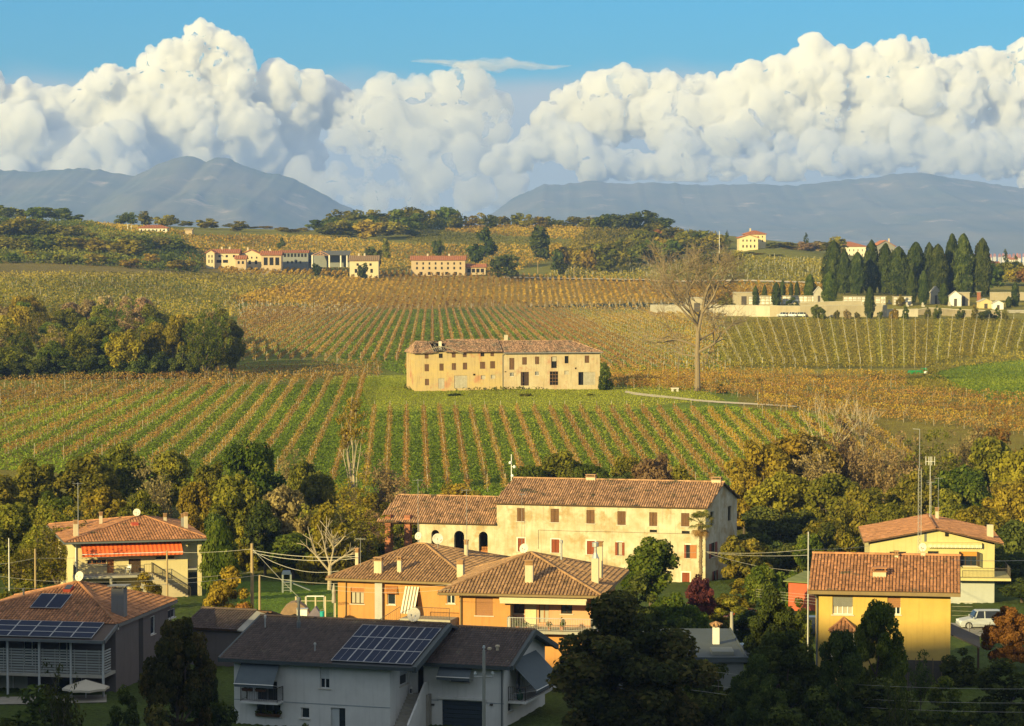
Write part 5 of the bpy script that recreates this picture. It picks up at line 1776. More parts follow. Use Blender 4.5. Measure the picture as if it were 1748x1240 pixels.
def chimney(h, x, y, z0, z1, w=0.5, d=0.5, m=None, cap='slab', px=None, capm=None):
 mb = h.mb()
 mb.box((x - w / 2, y - d / 2, z0), (x + w / 2, y + d / 2, z1))
 c = mb.build('chimney', m or CHIM, h.root)
 q = h.mb()
 if cap == 'slab':
  q.box((x - w / 2 - 0.08, y - d / 2 - 0.08, z1 + 0.002), (x + w / 2 + 0.08, y + d / 2 + 0.08, z1 + 0.08), 0.3)
  for sx in (-1, 1):
   for sy in (-1, 1):
    q.box((x + sx * (w / 2 - 0.06) - 0.05, y + sy * (d / 2 - 0.06) - 0.05, z1 + 0.08), (x + sx * (w / 2 - 0.06) + 0.05, y + sy * (d / 2 - 0.06) + 0.05, z1 + 0.24), 0.3)
  q.box((x - w / 2 - 0.06, y - d / 2 - 0.06, z1 + 0.24), (x + w / 2 + 0.06, y + d / 2 + 0.06, z1 + 0.31), 0.6)
  q.build('chimney_cap', capm or TILE_BROWN, c)
 elif cap == 'louvre':
  for i in range(3):
   zz = z1 + 0.02 + i * 0.11
   q.box((x - w / 2 - 0.02, y - d / 2 - 0.02, zz), (x + w / 2 + 0.02, y + d / 2 + 0.02, zz + 0.055), 0.7)
  q.box((x - w / 2 + 0.06, y - d / 2 + 0.06, z1), (x + w / 2 - 0.06, y + d / 2 - 0.06, z1 + 0.33), 0.1)
  q.box((x - w / 2 - 0.05, y - d / 2 - 0.05, z1 + 0.34), (x + w / 2 + 0.05, y + d / 2 + 0.05, z1 + 0.41), 0.6)
  q.build('chimney_cap', capm or TILE_BROWN, c)
 elif cap == 'plate':
  for sx in (-1, 1):
   for sy in (-1, 1):
    q.box((x + sx * (w / 2 - 0.1) - 0.04, y + sy * (d / 2 - 0.1) - 0.04, z1), (x + sx * (w / 2 - 0.1) + 0.04, y + sy * (d / 2 - 0.1) + 0.04, z1 + 0.16), 0.3)
  q.hexa([(x - w / 2 - .25, y - d / 2 - .2, z1 + .16), (x + w / 2 + .25, y - d / 2 - .2, z1 + .2), (x + w / 2 + .25, y + d / 2 + .2, z1 + .2), (x - w / 2 - .25, y + d / 2 + .2, z1 + .16),
    (x - w / 2 - .25, y - d / 2 - .2, z1 + .22), (x + w / 2 + .25, y - d / 2 - .2, z1 + .27), (x + w / 2 + .25, y + d / 2 + .2, z1 + .27), (x - w / 2 - .25, y + d / 2 + .2, z1 + .22)])
  q.build('chimney_cap', capm or CONCRETE, c)
 return c
def dish(h, x, y, z, r=0.45, face=(-0.35, -1, 0.35), m=None, post=0.8):
 """satellite dish on a short mast"""
 mb = h.mb()
 mb.tube((x, y, z - post), (x, y, z), 0.03, 0.03, 6)
 mast = mb.build('satellite_dish', STEEL, h.root)
 f = Vector(face).normalized()
 M = Matrix.Translation((x, y, z)) @ f.to_track_quat('Z', 'Y').to_matrix().to_4x4()
 q = h.mb()
 prof = [(0.02, 0.02), (r * 0.5, 0.03 + r * 0.06), (r * 0.85, 0.03 + r * 0.16), (r, 0.03 + r * 0.22), (r * 1.0, 0.0 + r * 0.22), (r * 0.8, r * 0.12), (0.02, 0.0)]
 q.lathe(prof, n=18)
 q.xform(M)
 q.build('reflector', m or DISH, mast, smooth_=True)
 q = h.mb()
 q.tube((0, -r, 0.1), (0, -r * 0.2, r * 0.95), 0.012, 0.012, 4)
 q.tube((0, -r * 0.25, r * 0.9), (0, -r * 0.05, r * 1.02), 0.05, 0.05, 6)
 q.xform(M)
 q.build('feed_arm', STEEL, mast)
 return mast
def aerial(h, x, y, z0, z1, bars=6, w=0.9, ang=0.4, r=0.022, flat=False):
 mb = h.mb()
 mb.tube((x, y, z0), (x, y, z1), r, r, 5)
 o = mb.build('aerial', STEEL, h.root)
 q = h.mb()
 d = Vector((math.cos(ang), math.sin(ang), 0))
 s = Vector((-d.y, d.x, 0))
 a = Vector((x, y, z1 - 0.1))
 q.tube(a - d * w * 0.5, a + d * w * 0.5, 0.015, 0.015, 4)
 for i in range(bars):
  c = a + d * w * (i / (bars - 1) - 0.5)
  L = 0.34 - 0.14 * i / bars
  q.tube(c - s * L, c + s * L, 0.012, 0.012, 4)
 c = a - d * w * 0.5
 for zz in (-0.18, 0.18):
  q.tube(c - s * 0.3 + Vector((0, 0, zz)), c + s * 0.3 + Vector((0, 0, zz)), 0.012, 0.012, 4)
 q.build('antenna_bars', STEEL, o)
 return o
def railing(h, parent, pts, z0, ht=1.0, step=0.12, m=None, r=0.012, name='railing'):
 mb = h.mb()
 for a, b in zip(pts[:-1], pts[1:]):
  a3, b3 = Vector((*a[:2], (a[2] if len(a) > 2 else 0) + z0)), Vector((*b[:2], (b[2] if len(b) > 2 else 0) + z0))
  up = Vector((0, 0, ht))
  mb.tube(a3 + up, b3 + up, 0.028, 0.028, 5)
  mb.tube(a3 + up * 0.1, b3 + up * 0.1, 0.018, 0.018, 4)
  n = max(1, int((b3 - a3).length / step))
  for i in range(n + 1):
   p = a3.lerp(b3, i / n)
   mb.tube(p + up * 0.1, p + up, r if i not in (0, n) else 0.03, None, 4)
   if i in (0, n):
    mb.tube(p, p + up * 0.1, 0.03, None, 4)
 return mb.build(name, m or IRON, parent)
def awning(h, pl, u0, u1, zt, drop, out, m, stripes=0, side=True, bar=True, name='awning', val=0.22):
 """sloping cloth from the wall with a front valance"""
 p = pl.pt
 mb = h.mb()
 n = stripes or 1
 for i in range(n):
  a, b = u0 + (u1 - u0) * i / n, u0 + (u1 - u0) * (i + 1) / n
  t = (i % 2) * 1.0 if stripes else 0.5
  mb.hexa([p(a, 0.06, zt - 0.01), p(b, 0.06, zt - 0.01), p(b, out, zt - drop - 0.01), p(a, out, zt - drop - 0.01),
     p(a, 0.06, zt + 0.01), p(b, 0.06, zt + 0.01), p(b, out, zt - drop + 0.01), p(a, out, zt - drop + 0.01)], t)
  pl.box(mb, a, b, out - 0.012, out + 0.004, zt - drop - val, zt - drop - 0.012, t)
 o = mb.build(name, m, h.root)
 if bar:
  q = h.mb()
  q.tube(p(u0 - 0.03, out + 0.02, zt - drop), p(u1 + 0.03, out + 0.02, zt - drop), 0.035, 0.035, 6)
  q.build('front_bar', WHITE, o)
 q = h.mb()
 for u in (u0 + 0.05, u1 - 0.05):
  q.tube(p(u, 0.02, zt - drop * 1.1 - 0.2), p(u, out, zt - drop), 0.02, 0.02, 5)
 q.build('arm', STEEL, o)
 return o
def panel_array(h, A, ux, sy, nn, cols, rows, pw, ph, gap=0.03, lift=0.1, skewu=0.0, split=1, frame=None):
 """solar panels on a slope: each panel a part with its frame"""
 fm = frame or mat('panel_frame', (0.5, 0.5, 0.5), (0.42, 0.42, 0.42), rough=0.4, metal=0.5)
 for r in range(rows):
  for c in range(cols):
   o = A + ux * (c * (pw + gap) + r * skewu) + sy * (r * (ph + gap)) + nn * lift
   mb = h.mb()
   k = h.k
   un = lambda q: (q.x - k * q.y, q.y, q.z)
   def bx(m_, u0, u1, s0, s1, n0, n1, t=0.5):
    P = lambda u, s, n_: un(o + ux * u + sy * s + nn * n_)
    m_.hexa([P(u0, s0, n0), P(u1, s0, n0), P(u1, s1, n0), P(u0, s1, n0), P(u0, s0, n1), P(u1, s0, n1), P(u1, s1, n1), P(u0, s1, n1)], t)
   bx(mb, 0.02, pw - 0.02, 0.02, ph - 0.02, 0, 0.03)
   pnl = mb.build('solar_panel', CELL, h.root)
   q = h.mb()
   f = 0.03
   bx(q, 0, pw, 0, f, -0.01, 0.04)
   bx(q, 0, pw, ph - f, ph, -0.01, 0.04)
   bx(q, 0, f, f, ph - f, -0.01, 0.04)
   bx(q, pw - f, pw, f, ph - f, -0.01, 0.04)
   for i in range(1, split):
    u = pw * i / split
    bx(q, u - 0.008, u + 0.008, f, ph - f, 0.028, 0.034)
   q.build('frame', fm, pnl)
def downpipe(h, pts, m=None, r=0.05):
 mb = h.mb()
 mb.path(pts, r, 7)
 return mb.build('downpipe', m or GUTTER, h.root)
def pot_plant(name, loc, s, label, m=None, potm=None):
 o = empty(name, loc, 0, label, 'potted plant')
 mb = MB()
 mb.lathe([(0.11 * s, 0), (0.15 * s, 0.24 * s), (0.165 * s, 0.24 * s), (0.165 * s, 0.28 * s), (0.13 * s, 0.28 * s)], n=10)
 mb.build('pot', potm or mat('terracotta', (0.4, 0.16, 0.08), (0.3, 0.12, 0.06), rough=0.9), o)
 rs = random.Random(int(loc[0] * 100))
 bl = [(rs.gauss(0, .12) * s, rs.gauss(0, .12) * s, (0.4 + rs.random() * 0.3) * s, 0.16 * s) for _ in range(7)]
 link('foliage', crown_mesh('pot_leaves', bl, 160, 0.11 * s, 3, m or LEAF['green']), o)
 return o
def cc(r, s, ox, oy):
 return (ox + r[0] / s, oy + r[1] / s, ox + r[2] / s, oy + r[3] / s)
CREAM = mat('old_cream_plaster', (0.57, 0.51, 0.38), (0.42, 0.34, 0.21), scale=0.5, rough=0.95, bump=0.3, contrast=0.13, c3=(0.38, 0.28, 0.15), scale3=0.33, lo3=0.52, streak=0.55, spec=0.08)
def cream_house():
 h = House('farm_house', 'long cream three storey house with tiled roof and red brown shutters in the centre', 848, 1204, 163, 160, 1005, skew=0.13, zb=-38.4)
 W, D = h.W, 12.6
 ez = h.P(1204, 865)[1]
 rz = ez + 2.25
 pf = front(h)
 s = 3.8
 q = lambda a, b, c, d: h.R(*cc((a, b, c, d), s, 830, 780))
 top = [q(200, 333, 248, 418), q(418, 338, 472, 425), q(650, 346, 703, 433), q(851, 354, 905, 442), q(1057, 361, 1110, 449), q(1264, 366, 1318, 452)]
 midc = [q(205, 529, 250, 614), q(423, 536, 475, 622), q(653, 546, 705, 633), q(1102, 562, 1140, 650)]
 mido = [q(852, 555, 882, 640), q(1297, 571, 1322, 658)]
 bot = [q(858, 735, 908, 820), q(1270, 752, 1320, 838), q(655, 722, 705, 805)]
 vents = [q(1060, 474, 1108, 490), q(1268, 482, 1320, 498)]
 pf.wall(h.walls, 0, W, -2, ez, top + midc + mido + bot + vents)
 pr = side_r(h, W)
 qs = lambda a, b, c, d: h.SR(*cc((a, b, c, d), s, 830, 780), W)
 sw = [qs(1455, 355, 1476, 450), qs(1568, 320, 1590, 415), qs(1458, 558, 1484, 652), qs(1580, 520, 1606, 608), qs(1475, 740, 1492, 832), qs(1578, 700, 1606, 790)]
 pr.wall(h.walls, 0, D, -2, ez, sw)
 p = pr.pt
 h.walls.add([p(0, 0, ez), p(D, 0, ez), p(D / 2, 0, rz)], [(0, 1, 2)])
 pl = side_l(h, 0)
 pl.wall(h.walls, 0, D, -2, ez)
 p = pl.pt
 h.walls.add([p(0, 0, ez), p(D, 0, ez), p(D / 2, 0, rz)], [(0, 1, 2)])
 front(h, D).wall(h.walls, 0, W, -2, ez)
 for r in top:
  window(h, pf, r, 'closed', DARKWOOD, shut=WOOD)
 lime = mat('lime_surround', (0.74, 0.70, 0.6), (0.62, 0.58, 0.48), scale=2, rough=0.95)
 for r in midc:
  window(h, pf, r, 'closed', DARKWOOD, shut=REDWOOD, surround=lime)
 window(h, pf, mido[0], 'open', DARKWOOD, shut=REDWOOD, surround=lime, split=1, pane=CURTAIN)
 w = window(h, pf, mido[1], 'halfopen', DARKWOOD, shut=REDWOOD, surround=lime, split=1)
 r = mido[1]
 mb = h.mb()
 louvres(mb, pf, r[2] + 0.01, r[2] + 0.75, 0.012, 0.055, r[1] + 0.01, r[3] - 0.01)
 mb.build('shutter', OAK, w)['label'] = 'orange wooden shutter leaf'  # right leaf in orange wood, left one red brown
 for r in bot:
  window(h, pf, r, 'closed', DARKWOOD, shut=REDWOOD, surround=lime)
 for r in vents:
  bare_opening(h, pf, r, BLACK, 0.12)
 for i, r in enumerate(sw):
  if r[2] - r[0] < 0.25:
   continue
  if i in (0, 1):
   bare_opening(h, pr, r)
  else:
   window(h, pr, r, 'open', DARKWOOD, shut=REDWOOD if i in (2, 4) else WOOD, split=1)
 rf = Roof(h, 0.27, 0.4, rise=0.6, seed=3)
 o = 0.35
 t = 0.0
 e2 = ez - 0.12
 rf.slope((-o, -o, e2), (W + o, -o, e2), (W + o, D / 2, rz), (-o, D / 2, rz))
 rf.slope((W + o, D + o, e2), (-o, D + o, e2), (-o, D / 2, rz), (W + o, D / 2, rz))
 rf.cap((-o, D / 2, rz), (W + o, D / 2, rz), 0.15)
 # arcade wing to the left
 x0 = h.P(645, 890)[0]
 xw = h.P(713, 900)[0]
 we, wr = h.P(760, 893)[1], 0
 we = h.P(760, 891)[1]
 wr = we + 2.5
 dw = 10.5
 rf.slope((x0, -0.4, we - 0.1), (-0.02, -0.4, we - 0.1), (-0.02, dw / 2, wr), (x0 + 0.25, dw / 2, wr))
 rf.slope((-0.02, dw + .4, we - 0.1), (x0, dw + .4, we - 0.1), (x0 + 0.25, dw / 2, wr), (-0.02, dw / 2, wr))
 rf.cap((x0 + 0.25, dw / 2, wr), (-0.02, dw / 2, wr), 0.14)
 rf.fin(TILE_OLD)
 q3 = lambda a, b, c, d: h.R(*cc((a, b, c, d), 3.36, 540, 780))
 arch = [q3(660, 420, 705, 520), q3(790, 425, 848, 522), q3(932, 430, 983, 542)]
 arch = [(a, b - 1.0, c, d) for a, b, c, d in arch]
 pf.wall(h.walls, xw, -0.01, -2, we, arch, 0.4)
 for a, b, c, d in arch:
  rr = (c - a) / 2
  m = (a + c) / 2
  for sg in (-1, 1):
   pts = [(m + sg * rr, d - rr)]
   for i in range(7):
    an = math.pi / 2 * i / 6
    pts.append((m + sg * rr * math.cos(an), d - rr + rr * math.sin(an)))
   pts.append((m + sg * rr, d))
   ring0 = [pf.pt(u, -0.002, z) for u, z in pts[1:]]
   ring1 = [pf.pt(u, -0.4, z) for u, z in pts[1:]]
   h.walls.prism(ring0, ring1)
  bare_opening(h, pf, (a, b, c, d), BLACK, 2.0)
 # logs and boxes seen inside the right arch
 mb = h.mb()
 for i in range(8):
  mb.tube((arch[2][0] + 0.2 + (i % 4) * 0.22, 0.5, arch[2][1] + 1.2 + (i // 4) * 0.2), (arch[2][0] + 0.2 + (i % 4) * 0.22, 1.3, arch[2][1] + 1.2 + (i // 4) * 0.2), 0.1, 0.1, 7, RNG.random())
 mb.box((arch[2][0], 0.35, arch[2][1] - 1), (arch[2][2], 1.5, arch[2][1] + 1.08), 0.5)
 tag(mb.build('wood_pile', OAK, None, h.o, h.th), 'stacked logs and a box inside the right arch of the cream house', 'wood pile')
 side_l(h, xw).wall(h.walls, 0, dw, -2, we)
 front(h, dw).wall(h.walls, x0 + 1, -0.01, -2, we)
 for px in (662, 695):
  mb = h.mb()
  u = h.P(px, 920)[0]
  for i in range(34):
   a = 0.34 + 0.012 * (i % 2)
   mb.box((u - a, -a + 0.3, -1.5 + i * 0.27), (u + a, a + 0.3, -1.5 + i * 0.27 + 0.25), RNG.random())
  mb.build('brick_pillar', BRICK, h.root)
 mb = h.mb()
 mb.box((x0 + 0.3, 0.15, we - 0.45), (xw, 0.45, we - 0.16))
 for i in range(14):
  u = x0 + 0.3 + i * (-x0) / 14
  mb.box((u, -0.36, we - 0.16), (u + 0.1, 1.2, we - 0.05))
 mb.build('eaves_beam', DARKWOOD, h.root)
 # eaves gutter, cables and a skylight on the ridge
 downpipe(h, [(xw + 0.12, -0.1, we - 0.3), (xw + 0.12, -0.1, -1)], STEEL, 0.05)
 a = h.P(1012, 905)
 mb = h.mb()
 pts = [(h.P(x, y)[0], -0.03, h.P(x, y)[1]) for x, y in ((919, 905), (980, 907), (1060, 908.5), (1130, 910.5), (1198, 912))]
 mb.path(pts, 0.022, 4)
 mb.path([(pts[0][0], -0.03, pts[0][2]), (pts[0][0], -0.03, pts[0][2] - 2.2)], 0.02, 4)
 mb.build('wall_cable', IRON, h.root)
 for px in (978, 1196):
  x = h.P(px, 830)[0]
  chimney(h, x, D / 2, rz - 0.3, rz + 0.3, 1.1, 0.6, CHIM, 'slab', capm=TILE_OLD)
 # aerial standing in front of the wall
 x, z = h.P(893.5, 895)
 aerial(h, x, -0.5, z - 3, h.P(893.5, 842)[1], 7, 1.2, 2.6)
 h.fin(CREAM)
cream_house()
FARM = mat('ochre_plaster', (0.52, 0.385, 0.165), (0.46, 0.35, 0.19), scale=0.4, rough=0.95, bump=0.3, contrast=0.12, c3=(0.46, 0.24, 0.13), scale3=0.25, lo3=0.545, streak=0.5, spec=0.06)
FARM_PALE = mat('pale_worn_plaster', (0.62, 0.52, 0.38), (0.5, 0.36, 0.24), scale=0.5, rough=0.95, contrast=0.2, c3=(0.42, 0.24, 0.16), scale3=0.5, lo3=0.56)
GREYDOOR = mat('grey_door', (0.50, 0.46, 0.37), (0.36, 0.32, 0.25), scale=2, rough=0.9, tone=0.15, streak=0.3)
def farmhouse():
 h = House('derelict_farmhouse', 'derelict ochre farmhouse with a sagging broken roof standing alone in the vineyard', 708, 1024, 284, 287.5, 664)
 W, D = h.W, 12.0
 s, ox, oy = 3.97, 640, 540
 q = lambda a, b, c, d: h.R(*cc((a, b, c, d), s, ox, oy))
 zl = h.P(708, 602)[1]
 zr = h.P(1000, 601)[1]
 xm = h.P(ox + 866 / s, 620)[0]
 pf = front(h)
 tiny = [q(337, 256, 364, 288), q(433, 253, 460, 284), q(521, 250, 547, 281), q(596, 248, 622, 278), q(716, 242, 742, 273), q(783, 242, 808, 272)]
 mid = [q(337, 326, 367, 374), q(437, 321, 466, 370), q(521, 318, 550, 365), q(596, 315, 625, 362), q(712, 309, 748, 357), q(781, 305, 815, 355)]
 low = [q(339, 425, 367, 469)]
 door1, gate1 = q(430, 421, 472, 491), q(538, 402, 627, 489)
 sm = [q(666, 390, 682, 403), q(720, 401, 750, 428), q(786, 398, 816, 424)]
 rt = [q(911, 283, 945, 363), q(998, 278, 1030, 329), q(1085, 274, 1114, 326), q(1195, 274, 1233, 352), q(1286, 270, 1313, 320), q(1422, 267, 1453, 317)]
 rl = [q(914, 382, 943, 409), q(1085, 375, 1112, 402), q(1285, 370, 1316, 396), q(880, 374, 892, 381), q(1356, 348, 1368, 360)]
 rd = [q(988, 378, 1044, 471), q(1185, 374, 1242, 468), q(1379, 378, 1494, 467)]
 pf.wall(h.walls, 0, xm, -1.5, zl, tiny + mid + low + [door1, gate1] + sm)
 w2 = h.mb()
 pf.wall(w2, xm, W, -1.5, zr, rt + rl + rd)
 side_r(h, W).wall(w2, 0, D, -1.5, zr)
 w2.build('wall', mat('pale_ochre_plaster', (0.54, 0.45, 0.29), (0.47, 0.36, 0.22), scale=0.45, rough=0.95, bump=0.3, contrast=0.12, c3=(0.45, 0.27, 0.17), scale3=0.3, lo3=0.55, streak=0.55, spec=0.06), h.root)
 pl = side_l(h, 0)
 lw = [(2.0 + 3.4 * i, 1.6 + 2.6 * j, 2.9 + 3.4 * i, 3.2 + 2.6 * j) for i in range(3) for j in range(3)]
 lw = [r for r in lw if r[3] < zl - 0.2]
 pl.wall(h.walls, 0, D, -1.5, zl, lw)
 front(h, D).wall(h.walls, 0, W, -1.5, zl - 0.2)
 for r in lw[:]:
  bare_opening(h, pl, r)
 for i, r in enumerate(tiny):
  window(h, pf, r, 'glass' if i in (1, 4) else 'closed', DARKWOOD, sill=False, shut=WOOD, pane=BLACK)
 for i, r in enumerate(mid):
  window(h, pf, r, 'closed', DARKWOOD, sill=False, shut=WOOD)
 for r in low:
  window(h, pf, r, 'closed', DARKWOOD, sill=False, shut=WOOD)
 for r in (rt[1], rt[2], rt[5]):
  window(h, pf, r, 'closed', DARKWOOD, sill=False, shut=WOOD)
 window(h, pf, rt[0], 'closed', DARKWOOD, sill=False, shut=WOOD)
 for r in (rt[3], rt[4], sm[0], rl[3], rl[4]):
  bare_opening(h, pf, r)
 # white sheet in the tall opening
 mb = h.mb()
 r = rt[3]
 mb.box((r[0] + 0.25, 0.22, r[3] - 0.95), (r[2] - 0.05, 0.25, r[3] - 0.1))
 mb.build('boarding', GREYDOOR, h.root)
 for r in (rl[0], rl[1]):
  window(h, pf, r, 'glass', WHITE, sill=False, split=3, pane=BLACK)
 for r in (sm[1], sm[2], rl[2]):
  window(h, pf, r, 'glass', GREYDOOR, sill=False, split=1, pane=GREYDOOR)
 def door(r, m, nm='door', leaves=1, gaps=0.0):
  mb = h.mb()
  n = max(3, int((r[2] - r[0]) / 0.22))
  for i in range(n):
   a = r[0] + (r[2] - r[0]) * i / n
   c = r[0] + (r[2] - r[0]) * (i + 1) / n - 0.02
   if gaps and RNG.random() < gaps:
    continue
   pf.box(mb, a, c, -0.14, -0.08 - RNG.uniform(0, 0.01), r[1] - 0.4, r[3], RNG.uniform(0.2, 0.8))
  for zz in (0.2, 0.75):
   pf.box(mb, r[0], r[2], -0.08, -0.05, r[1] + (r[3] - r[1]) * zz, r[1] + (r[3] - r[1]) * zz + 0.12, 0.4)
  mb.build(nm, m, h.root)
  q_ = h.mb()
  pf.box(q_, r[0] + .001, r[2] - .001, -0.5, -0.4, r[1] - 0.5, r[3])
  q_.build('doorway', BLACK, h.root)
 door(door1, GREYDOOR)
 door(gate1, GREYDOOR, 'barn_gate')
 door(rd[0], DARKWOOD, 'barn_gate', gaps=0.15)
 for r in (rd[1],):
  mb = h.mb()
  for k in range(5):
   zz = r[1] + (r[3] - r[1]) * k / 4
   pf.box(mb, r[0], r[2], -0.12, -0.06, zz - 0.05, zz + 0.08, 0.8)
  for k in range(4):
   u = r[0] + (r[2] - r[0]) * k / 3
   pf.box(mb, u - 0.04, u + 0.04, -0.06, -0.02, r[1], r[3], 0.7)
  mb.build('barn_gate', WOOD, h.root)
  q_ = h.mb()
  pf.box(q_, r[0] + .001, r[2] - .001, -0.5, -0.4, r[1] - 0.5, r[3])
  q_.build('doorway', BLACK, h.root)
 r = rd[2]
 m_ = r[0] + (r[2] - r[0]) * 0.3
 bare_opening(h, pf, (r[0], r[1], m_, r[3]), BLACK, 0.5)
 door((m_, r[1], r[2], r[3]), GREYDOOR, 'barn_gate')
 # plinth band of pale bared plaster and fallen render patches
 rs = random.Random(8)
 for x0_, z0_, w_, h_ in ((0.5, 0.1, 5.5, 1.0), (xm - 5.0, 0.2, 3.6, 2.1), (xm + 1.0, 0.0, 4.5, 0.8), (xm + 9.0, 0.1, 5.0, 1.0), (W - 5.6, 3.3, 4.5, 2.6)):
  if any(r[0] < x0_ + w_ and r[2] > x0_ and r[1] < z0_ + h_ and r[3] > z0_ for r in tiny + mid + low + [door1, gate1] + sm + rt + rl + rd):
   continue
  mb = h.mb()
  n = 16
  pts = []
  for i in range(n):
   a = 2 * math.pi * i / n
   pts.append((x0_ + w_ / 2 + math.cos(a) * w_ / 2 * rs.uniform(0.75, 1), z0_ + h_ / 2 + math.sin(a) * h_ / 2 * rs.uniform(0.75, 1)))
  mb.prism([pf.pt(u, 0.0, z) for u, z in pts], [pf.pt(u, 0.012, z) for u, z in pts])
  mb.build('bare_patch', FARM_PALE, h.root)
 # roofs: left part sags and has a hole, right part whole
 ry = D / 2
 lz = h.P(ox + 240 / s, oy + 172 / s, ry)[1]
 rz = h.P(ox + 1000 / s, oy + 168 / s, ry)[1]
 xh0, xh1 = h.P(ox + 370 / s, 590, 2)[0], h.P(ox + 500 / s, 590, 2)[0]
 rf = Roof(h, 0.26, 0.38, rise=0.7, rag=0.06, seed=5)
 hx0, hx1 = xh0 + 0.3, xh1 - 0.3
 def hole(us):
  u, v = us
  c = (hx0 + hx1) / 2
  return ((u - 0.4 - c) / ((hx1 - hx0) / 2 + rf.rs.uniform(-.3, .3))) ** 2 < 1 - max(0, (v - 5.6)) * 2
 e = zl - 0.05
 o = 0.55
 rf.slope((-0.4, -o, e - .1), (xh0, -o, e - .05), (xh0, ry, lz - 0.05), (0.9, ry, lz))
 rf.slope((xh0, -o, e - .05), (xh1, -o, e + 0.1), (xh1, ry, lz - 0.1), (xh0, ry, lz - 0.05), hole=lambda us: ((us[0] - (xh1 - xh0) / 2) / ((xh1 - xh0) / 2 * 0.82)) ** 2 + ((us[1] - 3.0) / 3.6) ** 2 < rf.rs.uniform(0.75, 1.2))
 rf.slope((xh1, -o, e + 0.1), (xm - 0.02, -o, e + 0.1), (xm - 0.02, ry, lz + 0.3), (xh1, ry, lz + 0.3))
 rf.slope((xm + .5, D + .5, e - .2), (-0.4, D + .5, e - .2), (0.9, ry, lz), (xm + .5, ry, lz + 0.1))
 rf.slope((-0.4, D + .5, e - .2), (-0.4, -o, e - .1), (0.9, ry, lz), (0.9, ry, lz))
 rf.cap((0.9, ry, lz), (xh0, ry, lz - 0.05), 0.14)
 rf.cap((xh1, ry, lz + 0.3), (xm, ry, lz + 0.3), 0.14)
 er = zr - 0.02
 xa = W - 4.8
 rf.slope((xm + 0.02, -o, er), (W + 0.6, -o, er - .05), (xa, ry, rz), (xm + 0.02, ry, rz))
 rf.slope((W + 0.6, -o, er - .05), (W + 0.6, D + .5, er - .05), (xa, ry, rz), (xa, ry, rz))
 rf.slope((W + 0.6, D + .5, er - .05), (xm + .5, D + .5, er), (xm + .5, ry, rz), (xa, ry, rz))
 rf.cap((xm, ry, rz), (xa, ry, rz), 0.14)
 rf.cap((xa, ry, rz), (W + 0.6, -o, er - 0.05), 0.14)
 rf.fin(mat('farm_tile', (0.42, 0.25, 0.155), (0.26, 0.16, 0.10), scale=1.1, rough=0.95, tone=0.75, contrast=0.2, c3=(0.17, 0.14, 0.10), scale3=0.5, lo3=0.52))
 # bared rafters in the hole, and the curled eaves beam
 mb = h.mb()
 for i in range(10):
  u = xh0 + (xh1 - xh0) * (i + 0.5) / 10
  mb.tube((u, -o + RNG.uniform(-.1, .2), e - 0.05 + 0.4 * math.sin(math.pi * i / 9)), (u + RNG.uniform(-.15, .15), ry - RNG.uniform(0, 2.5), lz - 0.4 - RNG.uniform(0, 0.5)), 0.07, 0.06, 5, RNG.random())
 pts = []
 for i in range(11):
  t = i / 10
  pts.append((xh0 - 2.0 + (xh1 - xh0 + 4.6) * t, -o - 0.05, e - 0.15 + 1.35 * math.sin(math.pi * min(1, t * 1.06)) ** 1.2))
 mb.path(pts, 0.09, 5, 0.9)
 for k in range(3):
  mb.tube((xh0 + 1 + k, ry - .4, lz - 0.35), (xh1 - 1 + k * .5, ry - .2, lz - 0.15), 0.06, 0.06, 5, 0.6)
 mb.build('broken_rafters', mat('grey_timber', (0.34, 0.28, 0.2), (0.2, 0.16, 0.11), scale=3, rough=0.95, tone=0.3), h.root)
 c = h.P(ox + 442 / s, 588, 3.0)
 chimney(h, c[0], 3.0, lz - 1.6, lz + 0.1, 0.55, 0.5, mat('white_chimney', (0.72, 0.66, 0.52), (0.6, 0.54, 0.42), rough=0.9), 'none')
 c = h.P(ox + 890 / s, 580, ry)
 chimney(h, c[0], ry + 0.3, rz - 0.4, rz + 1.25, 0.7, 0.6, CHIM, 'none')
 mb = h.mb()
 mb.tube((xm + 0.02, -o - 0.08, er - 0.1), (W + 0.5, -o - 0.08, er - 0.12), 0.08, 0.08, 6)
 mb.build('gutter', STEEL, h.root)
 downpipe(h, [(xm, -0.5, zl - 0.2), (xm, -0.08, zl - 0.7), (xm, -0.08, 0)], GREYMETAL, 0.06)
 h.fin(FARM)
farmhouse()
ORANGE = stucco('orange_plaster', (0.50, 0.25, 0.088), streak=0.4)
SALMON = stucco('salmon_plaster', (0.58, 0.33, 0.20))
STRIPE = mat('striped_cloth', (0.5, 0.45, 0.36), (0.46, 0.4, 0.32), scale=2, tone=0.75, rough=0.9)
